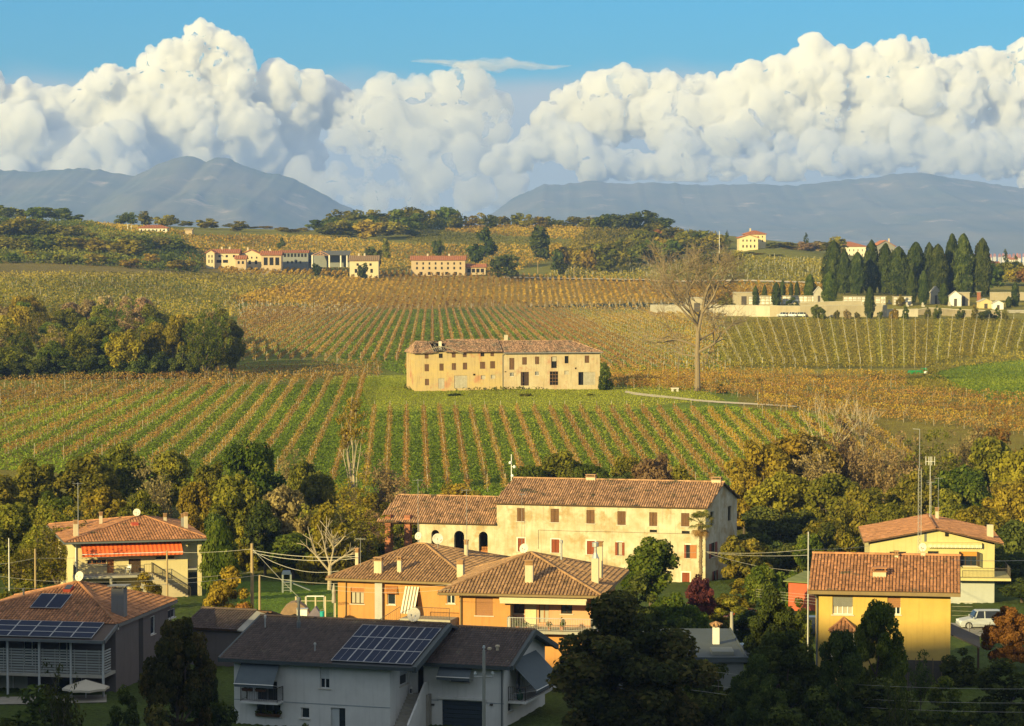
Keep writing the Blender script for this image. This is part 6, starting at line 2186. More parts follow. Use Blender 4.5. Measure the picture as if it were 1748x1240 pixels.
def orange_left():
 h = House('orange_house', 'orange house with striped door awning, behind the white house', 577, 806, 121.4, 119.6, 1085, zb=-34.2)
 W, D = h.W, 15.5
 s, ox, oy = 3.36, 540, 780
 q = lambda a, b, c, d: h.R(*cc((a, b, c, d), s, ox, oy))
 ez = h.P(650, 988)[1]
 pf = front(h)
 w1, w2, w3, dr = q(197, 752, 273, 842), q(408, 780, 453, 848), q(748, 788, 795, 842), q(520, 752, 582, 905)
 pf.wall(h.walls, 0, W, -2, ez, [w1, w2, w3, dr])
 side_r(h, W).wall(h.walls, 0, D, -2, ez)
 side_l(h, 0).wall(h.walls, 0, D, -2, ez)
 front(h, D).wall(h.walls, 0, W, -2, ez)
 window(h, pf, w1, 'roller', DARKWOOD, shut=OAK, pane=CURTAIN, roll=0.3, split=3)
 window(h, pf, w2, 'glass', WHITE, split=1)
 window(h, pf, w3, 'glass', WHITE)
 q_ = h.mb()
 planks(q_, pf, dr[0], dr[2], -0.14, -0.08, dr[1] - 0.3, dr[3], 0.2)
 q_.build('door', DARKWOOD, h.root)
 # bamboo roll over the middle window
 mb = h.mb()
 b = q(395, 740, 467, 782)
 for i in range(14):
  z = b[1] + (b[3] - b[1]) * i / 14
  n = 0.35 - 0.3 * i / 14
  pf.box(mb, b[0], b[2], n - 0.01, n + 0.015, z, z + 0.035, RNG.random())
 mb.build('bamboo_blind', OAK, h.root)
 # striped door awning hanging out from the wall
 a = q(512, 746, 590, 895)
 mb = h.mb()
 n = 9
 p = pf.pt
 for i in range(n):
  u0, u1 = a[0] + (a[2] - a[0]) * i / n, a[0] + (a[2] - a[0]) * (i + 1) / n
  mb.hexa([p(u0, 0.05, a[3]), p(u1, 0.05, a[3]), p(u1 - .05, 1.25, a[1] + 0.1), p(u0 - .05, 1.25, a[1] + 0.1), p(u0, 0.07, a[3] + .01), p(u1, 0.07, a[3] + .01), p(u1 - .05, 1.27, a[1] + 0.1), p(u0 - .05, 1.27, a[1] + 0.1)], 0.08 if i % 2 else 0.95)
 mb.build('awning', STRIPE, h.root)
 # grey pilaster, heart ornament, downpipe
 g = q(343, 705, 384, 935)
 mb = h.mb()
 pf.box(mb, g[0], g[2], 0.002, 0.35, -2, ez - 0.01)
 mb.build('pilaster', stucco('grey_plaster', (0.42, 0.42, 0.40)), h.root)
 c = h.P(ox + 555 / s, oy + 722 / s)
 mb = h.mb()
 pts = []
 for i in range(20):
  t = 2 * math.pi * i / 20
  pts.append((c[0] + 0.014 * 16 * math.sin(t) ** 3, c[1] + 0.014 * (13 * math.cos(t) - 5 * math.cos(2 * t) - 2 * math.cos(3 * t) - math.cos(4 * t))))
 mb.prism([pf.pt(u, 0.0, z) for u, z in pts], [pf.pt(u, 0.05, z) for u, z in pts])
 mb.build('heart_ornament', mat('stone_heart', (0.5, 0.42, 0.3)), h.root)
 downpipe(h, [(h.P(588, 990)[0], -0.55, ez - 0.15), (h.P(591, 992)[0], -0.1, ez - 0.3), (h.P(590, 1050)[0], -0.1, -1)])
 # terrace with railings and a stair
 t0, t1 = h.P(ox + 585 / s, oy + 910 / s), h.P(ox + 800 / s, oy + 910 / s)
 mb = h.mb()
 mb.box((t0[0] - 0.9, -2.2, -2), (t1[0] + 0.2, -0.002, t0[1]))
 ter = mb.build('terrace', CONCRETE, h.root)
 railing(h, ter, [(t0[0] + 0.25, -2.1, 0), (t1[0] + 0.1, -2.1, 0)], t0[1], 1.0, 0.13)
 xs = h.P(ox + 425 / s, oy + 920 / s)[0]
 mb = h.mb()
 for i in range(9):
  u1 = t0[0] - 0.9 - i * 0.3
  mb.box((u1 - 0.3, -2.2, -2), (u1, -1.0, t0[1] - (i + 1) * 0.17))
 st = mb.build('stair', CONCRETE, h.root)
 railing(h, st, [(t0[0] - 3.4, -2.15, -1.6), (t0[0] - 0.9, -2.15, 0)], t0[1], 1.0, 0.2)
 # low garden wall with sloping top at the left corner
 mb = h.mb()
 mb.prism([(-1.8, -3.2, -2), (2.6, -3.2, -2), (2.6, -3.2, -0.2), (0.2, -3.2, 1.9), (-0.5, -3.2, 1.9), (-1.8, -3.2, 1.2)], [(-1.8, -3.0, -2), (2.6, -3.0, -2), (2.6, -3.0, -0.2), (0.2, -3.0, 1.9), (-0.5, -3.0, 1.9), (-1.8, -3.0, 1.2)])
 mb.build('stair_wall', ORANGE, h.root)
 o = 0.75
 ap = h.P(715, 929, D / 2)
 hip_roof(h, -o, W + o * .4, -o, D + o, ez, (ap[0] - 0.2, D / 2, ap[1]), (ap[0] + 0.6, D / 2, ap[1]), TILE_BROWN, 11, 0.27)
 # chimneys, dishes, aerials
 def on(px, py, y):
  return h.P(px, py, y)
 x, z = on(ox + 357 / s, oy + 672 / s, 0.8)
 chimney(h, x, 0.8, z - 0.3, z + 1.15, 0.68, 0.5, CHIM, 'slab')
 x, z = on(ox + 478 / s, oy + 662 / s, 1.1)
 chimney(h, x, 1.1, z - 0.3, z + 1.05, 0.36, 0.36, CHIM, 'slab')
 x, z = on(ox + 828 / s, oy + 690 / s, 0.5)
 chimney(h, x, 0.5, z - 0.5, z + 1.1, 0.55, 0.5, CHIM, 'louvre')
 x, z = on(ox + 860 / s, oy + 555 / s, 9)
 chimney(h, x, 9, z - 0.4, z + 0.8, 0.3, 0.3, CHIM, 'louvre')
 x, z = on(ox + 234 / s, oy + 598 / s, 6)
 chimney(h, x, 6, z - 0.5, z + 0.75, 0.28, 0.28, CHIM, 'louvre')
 x, z = on(ox + 588 / s, oy + 456 / s, D / 2)
 dish(h, x, D / 2, z, 0.36)
 x, z = on(ox + 697 / s, oy + 472 / s, D / 2 - 1)
 dish(h, x, D / 2 - 1, z, 0.48, (0.3, -1, 0.3))
 x, z = on(ox + 583 / s, oy + 128 / s, D / 2 + 0.5)
 aerial(h, x, D / 2 + 0.5, ap[1] - 0.2, z, 6, 0.9, 0.3)
 x, z = on(ox + 862 / s, oy + 185 / s, 8)
 aerial(h, x, 8, ap[1] - 1.0, z, 6, 0.9, 0.5)
 x, z = on(ox + 253 / s, oy + 465 / s, 2)
 aerial(h, x, 2, ez - 1, z, 5, 0.9, 0.1)
 h.fin(ORANGE)
orange_left()
def orange_right():
 h = House('orange_house', 'orange house with a balcony loggia and a pyramid roof right of centre', 784, 1008, 110.5, 109.6, 1130, zb=-33.4)
 W, D = h.W, 15.0
 s, ox, oy = 3.36, 540, 780
 q = lambda a, b, c, d: h.R(*cc((a, b, c, d), s, ox, oy))
 ez = h.P(880, 1012)[1]
 pf = front(h)
 w1 = q(913, 808, 1012, 910)
 lg = q(1112, 815, 1575, 985)
 pf.wall(h.walls, 0, W, -2, ez, [w1, lg], 0.2)
 # loggia: recessed back wall, 1.6 m deep
 yb = 1.6
 pb = front(h, yb)
 qq = lambda a, b, c, d: h.R(*cc((a, b, c, d), s, ox, oy), yoff=yb)
 fl = lg[1]
 wa, dr, wb = qq(1133, 828, 1194, 898), qq(1276, 835, 1336, 955), qq(1403, 828, 1468, 900)
 lb = h.mb()
 pb.wall(lb, lg[0] - .05, lg[2] + .05, fl, lg[3] + .05, [wa, dr, wb])
 lb.build('loggia_wall', SALMON, h.root)
 mb = h.mb()
 mb.box((lg[0] - .1, -1.1, fl - 0.22), (lg[2] + .4, yb, fl))
 mb.box((lg[0] - .2, 0.2, lg[3] + 0.01), (lg[2] + .2, yb, lg[3] + 0.12))
 mb.box((lg[0] - .12, 0.2, fl), (lg[0] - .02, yb, lg[3]))
 mb.box((lg[2] + .02, 0.2, fl), (lg[2] + .12, yb, lg[3]))
 bal = mb.build('balcony', CONCRETE, h.root)
 railing(h, bal, [(lg[0] - .05, 0, 0), (lg[0] - .05, -1.05, 0), (lg[2] + .35, -1.05, 0), (lg[2] + .35, 0, 0)], fl, 1.0, 0.13, STEEL, 0.016)
 window(h, pb, wa, 'glass', DARKWOOD, split=2, pane=GLASS)
 window(h, pb, wb, 'glass', DARKWOOD, split=2)
 window(h, pb, dr, 'glass', OAK, split=2, pane=CURTAIN, sill=False)
 mb = h.mb()
 pb.box(mb, wa[2] + 0.08, wa[2] + 0.95, 0.01, 0.08, fl, wa[3] + 0.1)
 mb.build('wall_panel', stucco('pale_panel', (0.64, 0.56, 0.36)), h.root)
 window(h, pf, w1, 'roller', DARKWOOD, shut=mat('brown_roller', (0.33, 0.16, 0.07), (0.28, 0.13, 0.06), rough=0.7, tone=0.2), roll=1.0)
 mb = h.mb()
 a = q(1056, 790, 1556, 826)
 mb.box((a[0], -0.55, a[1] + 0.1), (a[2], -0.02, a[3]))
 mb.box((a[0] + .05, -0.62, a[1] - 0.12), (a[2] - .05, -0.56, a[1] + 0.2))
 mb.build('rolled_awning', mat('awning_pale', (0.58, 0.5, 0.36), (0.5, 0.43, 0.3), rough=0.8), h.root)
 side_r(h, W).wall(h.walls, 0, D, -2, ez)
 side_l(h, 0).wall(h.walls, 0, D, -2, ez)
 front(h, D).wall(h.walls, 0, W, -2, ez)
 downpipe(h, [(h.P(785, 1012)[0] + .1, -0.6, ez - 0.15), (h.P(787, 1014)[0], -0.12, ez - 0.4), (h.P(787, 1050)[0], -0.12, -1)], GUTTER, 0.07)
 o0 = -h.P(749, 1011, -0.8)[0]
 o1 = h.P(1027, 1011, -0.8)[0] - W
 ap = h.P(906, 944, D / 2)
 hip_roof(h, -o0, W + o1, -0.8, D + .8, ez, (ap[0], D / 2, ap[1]), (ap[0] + .02, D / 2, ap[1]), TILE_BROWN, 17, 0.27)
 for cx, cyb, yy, wdt, ht, cap in ((1222, 712, 1.6, 0.62, 1.25, 'louvre'), (1600, 690, 4.0, 0.56, 1.5, 'none'), (1627, 650, 5.5, 0.42, 1.9, 'louvre')):
  x, z = h.P(ox + cx / s, oy + cyb / s, yy)
  chimney(h, x, yy, z - 0.6, z + ht, wdt, wdt * .85, CHIM, cap)
  if cap == 'none':
   mb = h.mb()
   mb.lathe([(0.3, 0), (0.12, 0.45), (0.11, 0.9), (0.26, 0.9), (0.26, 1.25), (0.1, 1.3)], (x, yy, z + ht), 10)
   mb.build('flue', STEEL, h.root)
 x, z = h.P(ox + 1405 / s, oy + 580 / s, 9)
 mb = h.mb()
 mb.lathe([(0.09, -0.6), (0.09, 1.2), (0.14, 1.2), (0.14, 1.42), (0.05, 1.45)], (x, 9, z), 10)
 mb.build('flue', STEEL, h.root)
 x, z = h.P(ox + 1194 / s, oy + 527 / s, D / 2)
 dish(h, x, D / 2, z, 0.4)
 h.fin(ORANGE)
 # pots on the balcony
 fz = h.z + fl
 for i, (u, s_) in enumerate(((0.7, 1.0), (3.2, 0.9), (4.2, 1.3), (1.4, 0.8))):
  p = h.o + h.ex * (lg[0] + u) + h.ey * (-0.7)
  pot_plant('potted_plant', (p.x, p.y, fz), s_, ['small leafy pot at the left end of the orange balcony', 'low pot plant left of the tallest one on the orange balcony', 'tallest pot plant on the orange balcony, toward the right', 'smallest pot plant on the orange balcony, second from left'][i])
orange_right()
WHITEWALL = stucco('white_plaster', (0.66, 0.66, 0.64), bump=0.08)
GREYCLOTH = mat('slate_awning', (0.10, 0.125, 0.14), (0.085, 0.105, 0.12), scale=2, rough=0.9)
def white_house():
 h = House('white_house', 'white house with dark tiled roof and solar panels at the bottom centre', 400, 666, 98.9, 97.0, 1262, zb=-34.4)
 W = h.W
 s, ox, oy = 2.963, 370, 980
 q = lambda a, b, c, d, yo=0: h.R(*cc((a, b, c, d), s, ox, oy), yoff=yo)
 ez = h.P(640, 1133)[1]
 d = 6.75
 rz = ez + 1.86
 pf = front(h)
 sc = h.P(600, 1205)[1]
 w_up, w_dn1, w_dn2, dr, bw = q(522, 474, 570, 578), q(203, 664, 322, 716), q(426, 678, 468, 730), q(577, 680, 650, 800), q(205, 545, 305, 640)
 pf.wall(h.walls, 0, W, -1.5, ez, [w_up, w_dn1, w_dn2, dr, bw])
 window(h, pf, w_up, 'roller', WHITE, shut=mat('white_roller', (0.6, 0.62, 0.62), rough=0.6, tone=0.15), split=2, roll=0.55)
 window(h, pf, w_dn1, 'glass', GREYMETAL, split=3)
 window(h, pf, w_dn2, 'glass', WHITE, split=1)
 window(h, pf, bw, 'glass', GREYMETAL, split=2, sill=False)
 mb = h.mb()
 pf.box(mb, dr[0], dr[0] + (dr[2] - dr[0]) * 0.55, -0.16, -0.11, dr[1] - .4, dr[3])
 mb.build('door', mat('grey_white_door', (0.5, 0.54, 0.55), rough=0.6), h.root)
 mb = h.mb()
 pf.box(mb, dr[0] + (dr[2] - dr[0]) * 0.55, dr[2], -0.17, -0.12, dr[1] - .4, dr[3])
 mb.build('side_light', GLASS, h.root)
 # wing set back to the right
 yw = 4.0
 xw0 = h.P(719, 1160, yw)[0]
 xw1 = h.P(860, 1160, yw)[0]
 D = 2 * d
 DW = 9.6
 pr = side_r(h, W)
 ws = h.SR(*cc((926, 462, 968, 560), s, ox, oy), W)
 pr.wall(h.walls, 0, yw, -1.5, ez, [ws] if ws[2] - ws[0] > 0.2 else [])
 if ws[2] - ws[0] > 0.2:
  window(h, pr, ws, 'roller', WHITE, split=1, roll=0.5, shut=mat('grey_roller', (0.35, 0.38, 0.4), rough=0.6, tone=0.15))
 pw = front(h, yw)
 we = h.P(790, 1129, yw)[1]
 gar = q(1140, 648, 1345, 800, yw)
 wwin = q(1183, 515, 1278, 545, yw)
 dr2 = q(1016, 440, 1046, 605, yw)
 pw.wall(h.walls, W + 0.001, xw1, -1.5, we, [gar, wwin, dr2])
 window(h, pw, wwin, 'glass', GREYMETAL, split=2)
 mb = h.mb()
 n = 9
 for i in range(n):
  z0 = gar[1] - 0.5 + (gar[3] - gar[1] + .5) * i / n
  z1 = gar[1] - 0.5 + (gar[3] - gar[1] + .5) * (i + 1) / n - 0.02
  pw.box(mb, gar[0], gar[2], -0.14, -0.10 - 0.012 * (i % 2), z0, z1, 0.5)
 mb.build('garage_door', mat('slate_blue_door', (0.035, 0.05, 0.065), (0.03, 0.042, 0.055), rough=0.5), h.root)
 mb = h.mb()
 pw.box(mb, dr2[0], dr2[2], -0.17, -0.12, dr2[1], dr2[3])
 mb.build('door', BLACK, h.root)
 mb = h.mb()
 pw.box(mb, gar[0] - .25, gar[2] + .25, 0.002, 0.2, gar[3] + 0.1, gar[3] + 0.24)
 mb.build('lintel', WHITEWALL, h.root)
 # string course on all visible walls
 for pl_, u0, u1 in ((pf, 0, W + 0.02), (pw, W + 0.03, gar[0] - .26), (pw, gar[2] + .26, xw1)):
  mb = h.mb()
  pl_.box(mb, u0, u1, 0.001, 0.02, sc - 0.03, sc + 0.03)
  mb.build('string_course', mat('grey_band', (0.3, 0.34, 0.36), rough=0.9), h.root)
 pg = side_r(h, xw1)
 y0g = yw
 gw = [h.SR(*cc(r, s, ox, oy), xw1) for r in ((1473, 640, 1497, 698), (1534, 615, 1556, 655), (1590, 598, 1614, 625), (1515, 470, 1545, 590))]
 gw = [r for r in gw if r[2] - r[0] > 0.15 and r[0] > yw]
 pg.wall(h.walls, yw, yw + DW, -1.5, we, gw)
 wrz = we + 1.62
 p = pg.pt
 h.walls.add([p(yw, 0, we), p(yw + DW, 0, we), p(yw + DW / 2, 0, wrz)], [(0, 1, 2)])
 for r in gw:
  window(h, pg, r, 'glass', WHITE, split=1, sill=True)
 front(h, D).wall(h.walls, 0, W, -1.5, ez)
 front(h, yw + DW).wall(h.walls, W, xw1, -1.5, we)
 pl = side_l(h, 0)
 pl.wall(h.walls, 0, D, -1.5, ez)
 h.walls.add([pl.pt(0, 0, ez), pl.pt(D, 0, ez), pl.pt(d, 0, rz)], [(0, 1, 2)])
 h.walls.add([pr.pt(0, 0, ez), pr.pt(D, 0, ez), pr.pt(d, 0, rz)], [(0, 1, 2)])
 # roofs
 rf = Roof(h, 0.2, 0.34, rise=0.28, seed=9)
 o = 0.6
 xl = -0.9
 xr = h.P(707, 1132, -o)[0]
 dz = 1.86 * o / d
 A, B = Vector((xl, -o, ez - dz + .1)), Vector((xr, -o, ez - dz + .1))
 Cr, Dr = Vector((xr, d, rz + .1)), Vector((xl, d, rz + .1))
 # panels lie in the right part: leave the tiles out underneath
 slope_len = (Dr - A).length
 u_of = lambda px, py: h.P(px, py, -o)[0]
 pu0 = h.P(563, 1122, -o)[0]
 pu1 = h.P(702, 1128, -o)[0]
 s0, s1 = 0.25, slope_len * 0.86
 rf.slope(A, B, Cr, Dr, hole=lambda us: us[0] - 0.0 > pu0 - xl + 0.1 and us[1] < s1 + 0.3)
 dn = Vector((0, 0, -0.16))
 rf.slab.prism([tuple(v + dn) for v in (A, B, Cr, Dr)], [tuple(v) for v in (A, B, Cr, Dr)])
 rf.slope((xr, D + o, ez - dz + .1), (xl, D + o, ez - dz + .1), tuple(Dr), tuple(Cr))
 rf.cap(tuple(Dr), tuple(Cr), 0.11)
 wx1 = xw1 + 0.75
 dzw = 1.62 * o / (DW / 2)
 A2, B2, C2, D2 = (W + .2, yw - o, we - dzw + .08), (wx1, yw - o, we - dzw + .08), (wx1, yw + DW / 2, wrz + .08), (W + .2, yw + DW / 2, wrz + .08)
 rf.slope(A2, B2, C2, D2)
 rf.slope((wx1, yw + DW + o, we - dzw + .08), (W + .2, yw + DW + o, we - dzw + .08), D2, C2)
 rf.cap(D2, C2, 0.11)
 roof = rf.fin(TILE_DARK, mat('dark_roof_deck', (0.06, 0.065, 0.07), (0.05, 0.053, 0.058), rough=0.7))
 # metal verge boards and gutters
 mb = h.mb()
 def board(a, b, w=0.28, t=0.07):
  a, b = Vector(a), Vector(b)
  mb.hexa([tuple(a + Vector((-t, 0, -w))), tuple(a + Vector((t, 0, -w))), tuple(b + Vector((t, 0, -w))), tuple(b + Vector((-t, 0, -w))),
     tuple(a + Vector((-t, 0, 0.06))), tuple(a + Vector((t, 0, 0.06))), tuple(b + Vector((t, 0, 0.06))), tuple(b + Vector((-t, 0, 0.06)))])
 board(B, Cr, 0.34, 0.16)
 board(A, Dr)
 board(B2, C2, 0.32, 0.12)
 board(C2, (wx1, yw + DW + o, we - dzw + .08), 0.32, 0.12)
 mb.box((xl, -o - 0.13, A.z - 0.24), (xr, -o - 0.002, A.z + 0.0))
 mb.box((W + .25, yw - o - 0.13, A2[2] - 0.24), (wx1, yw - o - .002, A2[2] + 0.0))
 mb.build('verge_board', mat('dark_grey_sheet', (0.055, 0.07, 0.075), (0.045, 0.058, 0.062), rough=0.55), roof)
 # solar panels 5 x 3
 ux = (B - A).normalized()
 sy = (Dr - A).normalized()
 nn = ux.cross(sy).normalized()
 pwid = (pu1 - pu0) / 5 - 0.03
 phei = (s1 - s0) / 3 - 0.03
 panel_array(h, A + ux * (pu0 - xl) + sy * s0, ux, sy, nn, 5, 3, pwid, phei, lift=0.12, split=2)
 # awnings
 a = q(135, 425, 335, 545)
 awning(h, pf, q(140, 0, 140, 0)[0] - .15, q(325, 0, 325, 0)[0], h.P(ox + 240 / s, oy + 432 / s)[1], 1.55, 1.5, GREYCLOTH)
 awning(h, pw, h.P(ox + 1135 / s, oy + 500 / s, yw)[0], h.P(ox + 1300 / s, oy + 500 / s, yw)[0], we - 0.15, 0.85, 1.0, GREYCLOTH)
 # big tilted awning over the side balcony
 awning(h, pg, yw + 1.2, yw + 7.2, we - 0.1, 1.9, 2.0, GREYCLOTH)
 # front balcony
 b0, b1 = h.P(ox + 150 / s, oy + 655 / s), h.P(ox + 338 / s, oy + 655 / s)
 zb_ = h.P(ox + 240 / s, oy + 650 / s, -1.1)[1]
 mb = h.mb()
 mb.box((b0[0], -1.1, zb_ - 0.14), (b1[0], -0.002, zb_))
 bal = mb.build('balcony', WHITEWALL, h.root)
 railing(h, bal, [(b0[0] + .04, -0.03), (b0[0] + .04, -1.06), (b1[0] - .04, -1.06), (b1[0] - .04, -0.03)], zb_, 1.02, 0.13)
 # side balcony
 zb2 = h.S(ox + 1500 / s, oy + 622 / s, xw1)[1] - 0.1
 mb = h.mb()
 mb.box((xw1 + .002, yw + 0.9, zb2 - 0.16), (xw1 + 1.3, yw + 8.2, zb2))
 bal2 = mb.build('balcony', WHITEWALL, h.root)
 railing(h, bal2, [(xw1 + .03, yw + .95), (xw1 + 1.25, yw + .95), (xw1 + 1.25, yw + 8.1), (xw1 + .03, yw + 8.1)], zb2, 1.0, 0.14)
 mb = h.mb()
 mb.lathe([(0.16, 0.0), (0.24, 0.15), (0.24, 0.4), (0.1, 0.6), (0.06, 0.75), (0.07, 0.78)], (xw1 + 0.7, yw + 1.5, zb2), 12)
 bt = mb.build('demijohn', PLASTIC_GREEN, None, smooth_=True)
 bt.location = h.o
 bt.rotation_euler = (0, 0, h.th)
 tag(bt, 'green glass demijohn standing on the side balcony of the white house', 'bottle')
 # outside stair between main block and wing
 mb = h.mb()
 top = h.P(ox + 1010 / s, oy + 605 / s, yw - .3)[1]
 n = 13
 for i in range(n):
  y1 = yw - 0.6 - i * 0.27
  mb.box((W + 0.02, y1 - 0.27, -1.5), (W + 1.25, y1, top - (i + 1) * 0.175))
 mb.box((W + 0.02, yw - 0.6, -1.5), (W + 1.6, yw - 0.01, top))
 st = mb.build('stair', CONCRETE, h.root)
 mb = h.mb()
 y_end = yw - 0.6 - n * 0.27
 mb.prism([(W + 1.26, yw - .02, -1.5), (W + 1.26, y_end, -1.5), (W + 1.26, y_end, top - n * .175 + 0.75), (W + 1.26, yw - .6, top + .9), (W + 1.26, yw - .02, top + .9)],
    [(W + 1.4, yw - .02, -1.5), (W + 1.4, y_end, -1.5), (W + 1.4, y_end, top - n * .175 + 0.75), (W + 1.4, yw - .6, top + .9), (W + 1.4, yw - .02, top + .9)])
 mb.build('stair_wall', WHITEWALL, st)
 railing(h, st, [(W + 0.05, y_end - 1.3, top - n * .175), (W + 2.0, y_end - 1.3, top - n * .175), (W + 2.6, y_end - .3, top - n * .175 - .5)], 0, 0.7, 0.14)
 # lantern on the landing
 lx, ly = W + 0.25, yw - 0.45
 L = empty('lantern', h.o + h.ex * lx + h.ey * ly + Vector((0, 0, top)), h.th, 'small white lantern at the top of the outside stair', 'lantern')
 mb = MB()
 mb.box((-.1, -.1, 0), (.1, .1, .04))
 mb.box((-.1, -.1, .36), (.1, .1, .40))
 for sx in (-1, 1):
  for sy2 in (-1, 1):
   mb.box((sx * .09 - .012, sy2 * .09 - .012, .04), (sx * .09 + .012, sy2 * .09 + .012, .36))
 mb.lathe([(.09, .4), (.03, .5), (.02, .52)], n=8)
 mb.build('frame', WHITE, L)
 mb = MB()
 mb.box((-.075, -.075, .04), (.075, .075, .355))
 mb.build('pane', GLASS, L)
 # roof pipes, dish, lamps
 for px, py, yy, ht in ((245, 243, 4.6, 0.45), (497, 372, 1.3, 0.3)):
  x, z = h.P(ox + px / s, oy + py / s, yy)
  mb = h.mb()
  mb.lathe([(0.05, -0.4), (0.05, ht * .6), (0.1, ht * .6), (0.1, ht), (0.03, ht + 0.05)], (x, yy, z), 8)
  mb.build('vent_pipe', STEEL, h.root)
 x, z = h.P(ox + 415 / s, oy + 245 / s, 5.0)
 mb = h.mb()
 mb.lathe([(0.15, -0.5), (0.15, 0.06), (0.1, 0.08), (0.1, 1.5), (0.16, 1.52), (0.16, 1.75), (0.06, 1.8)], (x, 5.0, z), 10)
 mb.build('flue', GREYMETAL, h.root)
 for px, py in ((1380, 388), (1420, 376)):
  x, z = h.P(ox + px / s, oy + py / s, yw + 1.6)
  mb = h.mb()
  mb.lathe([(0.12, -0.5), (0.1, 0.06), (0.16, 0.08), (0.16, 0.2), (0.05, 0.24)], (x, yw + 1.6, z), 9)
  mb.build('vent_pipe', CHIM, h.root)
 x, z = h.P(ox + 1008 / s, oy + 205 / s, d + 0.3)
 chimney(h, x - 0.25, d + 0.4, rz - 0.3, z + 0.3, 0.5, 0.4, WHITEWALL, 'none')
 dish(h, x, d, z, 0.52, (-0.15, -1, 0.3), post=0.9)
 for px in (1095, 1390):
  x, z = h.P(ox + px / s, oy + 660 / s, yw)
  mb = h.mb()
  pw.box(mb, x - 0.1, x + 0.1, 0.0, 0.14, z - 0.07, z + 0.05)
  mb.build('wall_lamp', IRON, h.root)
 downpipe(h, [(xw1 - 0.35, yw - .65, we - 0.2), (xw1 - 0.12, yw - 0.08, we - 0.5), (xw1 - 0.12, yw - 0.08, -1)], GREYMETAL, 0.06)
 # flower boxes on the balcony and window
 for i, (u, zz, yy, lab) in enumerate(((b0[0] + .6, zb_ + 0.75, -1.2, 'left flower box on the front balcony of the white house'), (b0[0] + 1.6, zb_ + 0.75, -1.2, 'right flower box on the front balcony of the white house'), ((w_dn1[0] + w_dn1[2]) / 2, w_dn1[1], -0.16, 'flower box under the ground floor window of the white house'))):
  loc = h.o + h.ex * u + h.ey * yy + Vector((0, 0, zz))
  e = empty('flower_box', loc, h.th, lab, 'flower box')
  mb = MB()
  L2 = 0.36 if i < 2 else 0.9
  mb.prism([(-L2, -.08, 0), (L2, -.08, 0), (L2, .08, 0), (-L2, .08, 0)], [(-L2 - .03, -.11, .2), (L2 + .03, -.11, .2), (L2 + .03, .11, .2), (-L2 - .03, .11, .2)])
  mb.build('trough', mat('brown_trough', (0.1, 0.05, 0.03), rough=0.8), e)
  rs = random.Random(i)
  link('foliage', crown_mesh('box_leaves', [(rs.uniform(-L2, L2), rs.uniform(-.1, .1), 0.28 + rs.random() * .12, 0.14) for _ in range(12)], 320, 0.1, i, LEAF['dark']), e)
 h.fin(WHITEWALL)
 return h
white_house()
GREYWALL = stucco('taupe_plaster', (0.15, 0.13, 0.125))
SLATM = mat('grey_white_slat', (0.36, 0.38, 0.37), (0.3, 0.32, 0.31), scale=2, rough=0.7, tone=0.2)
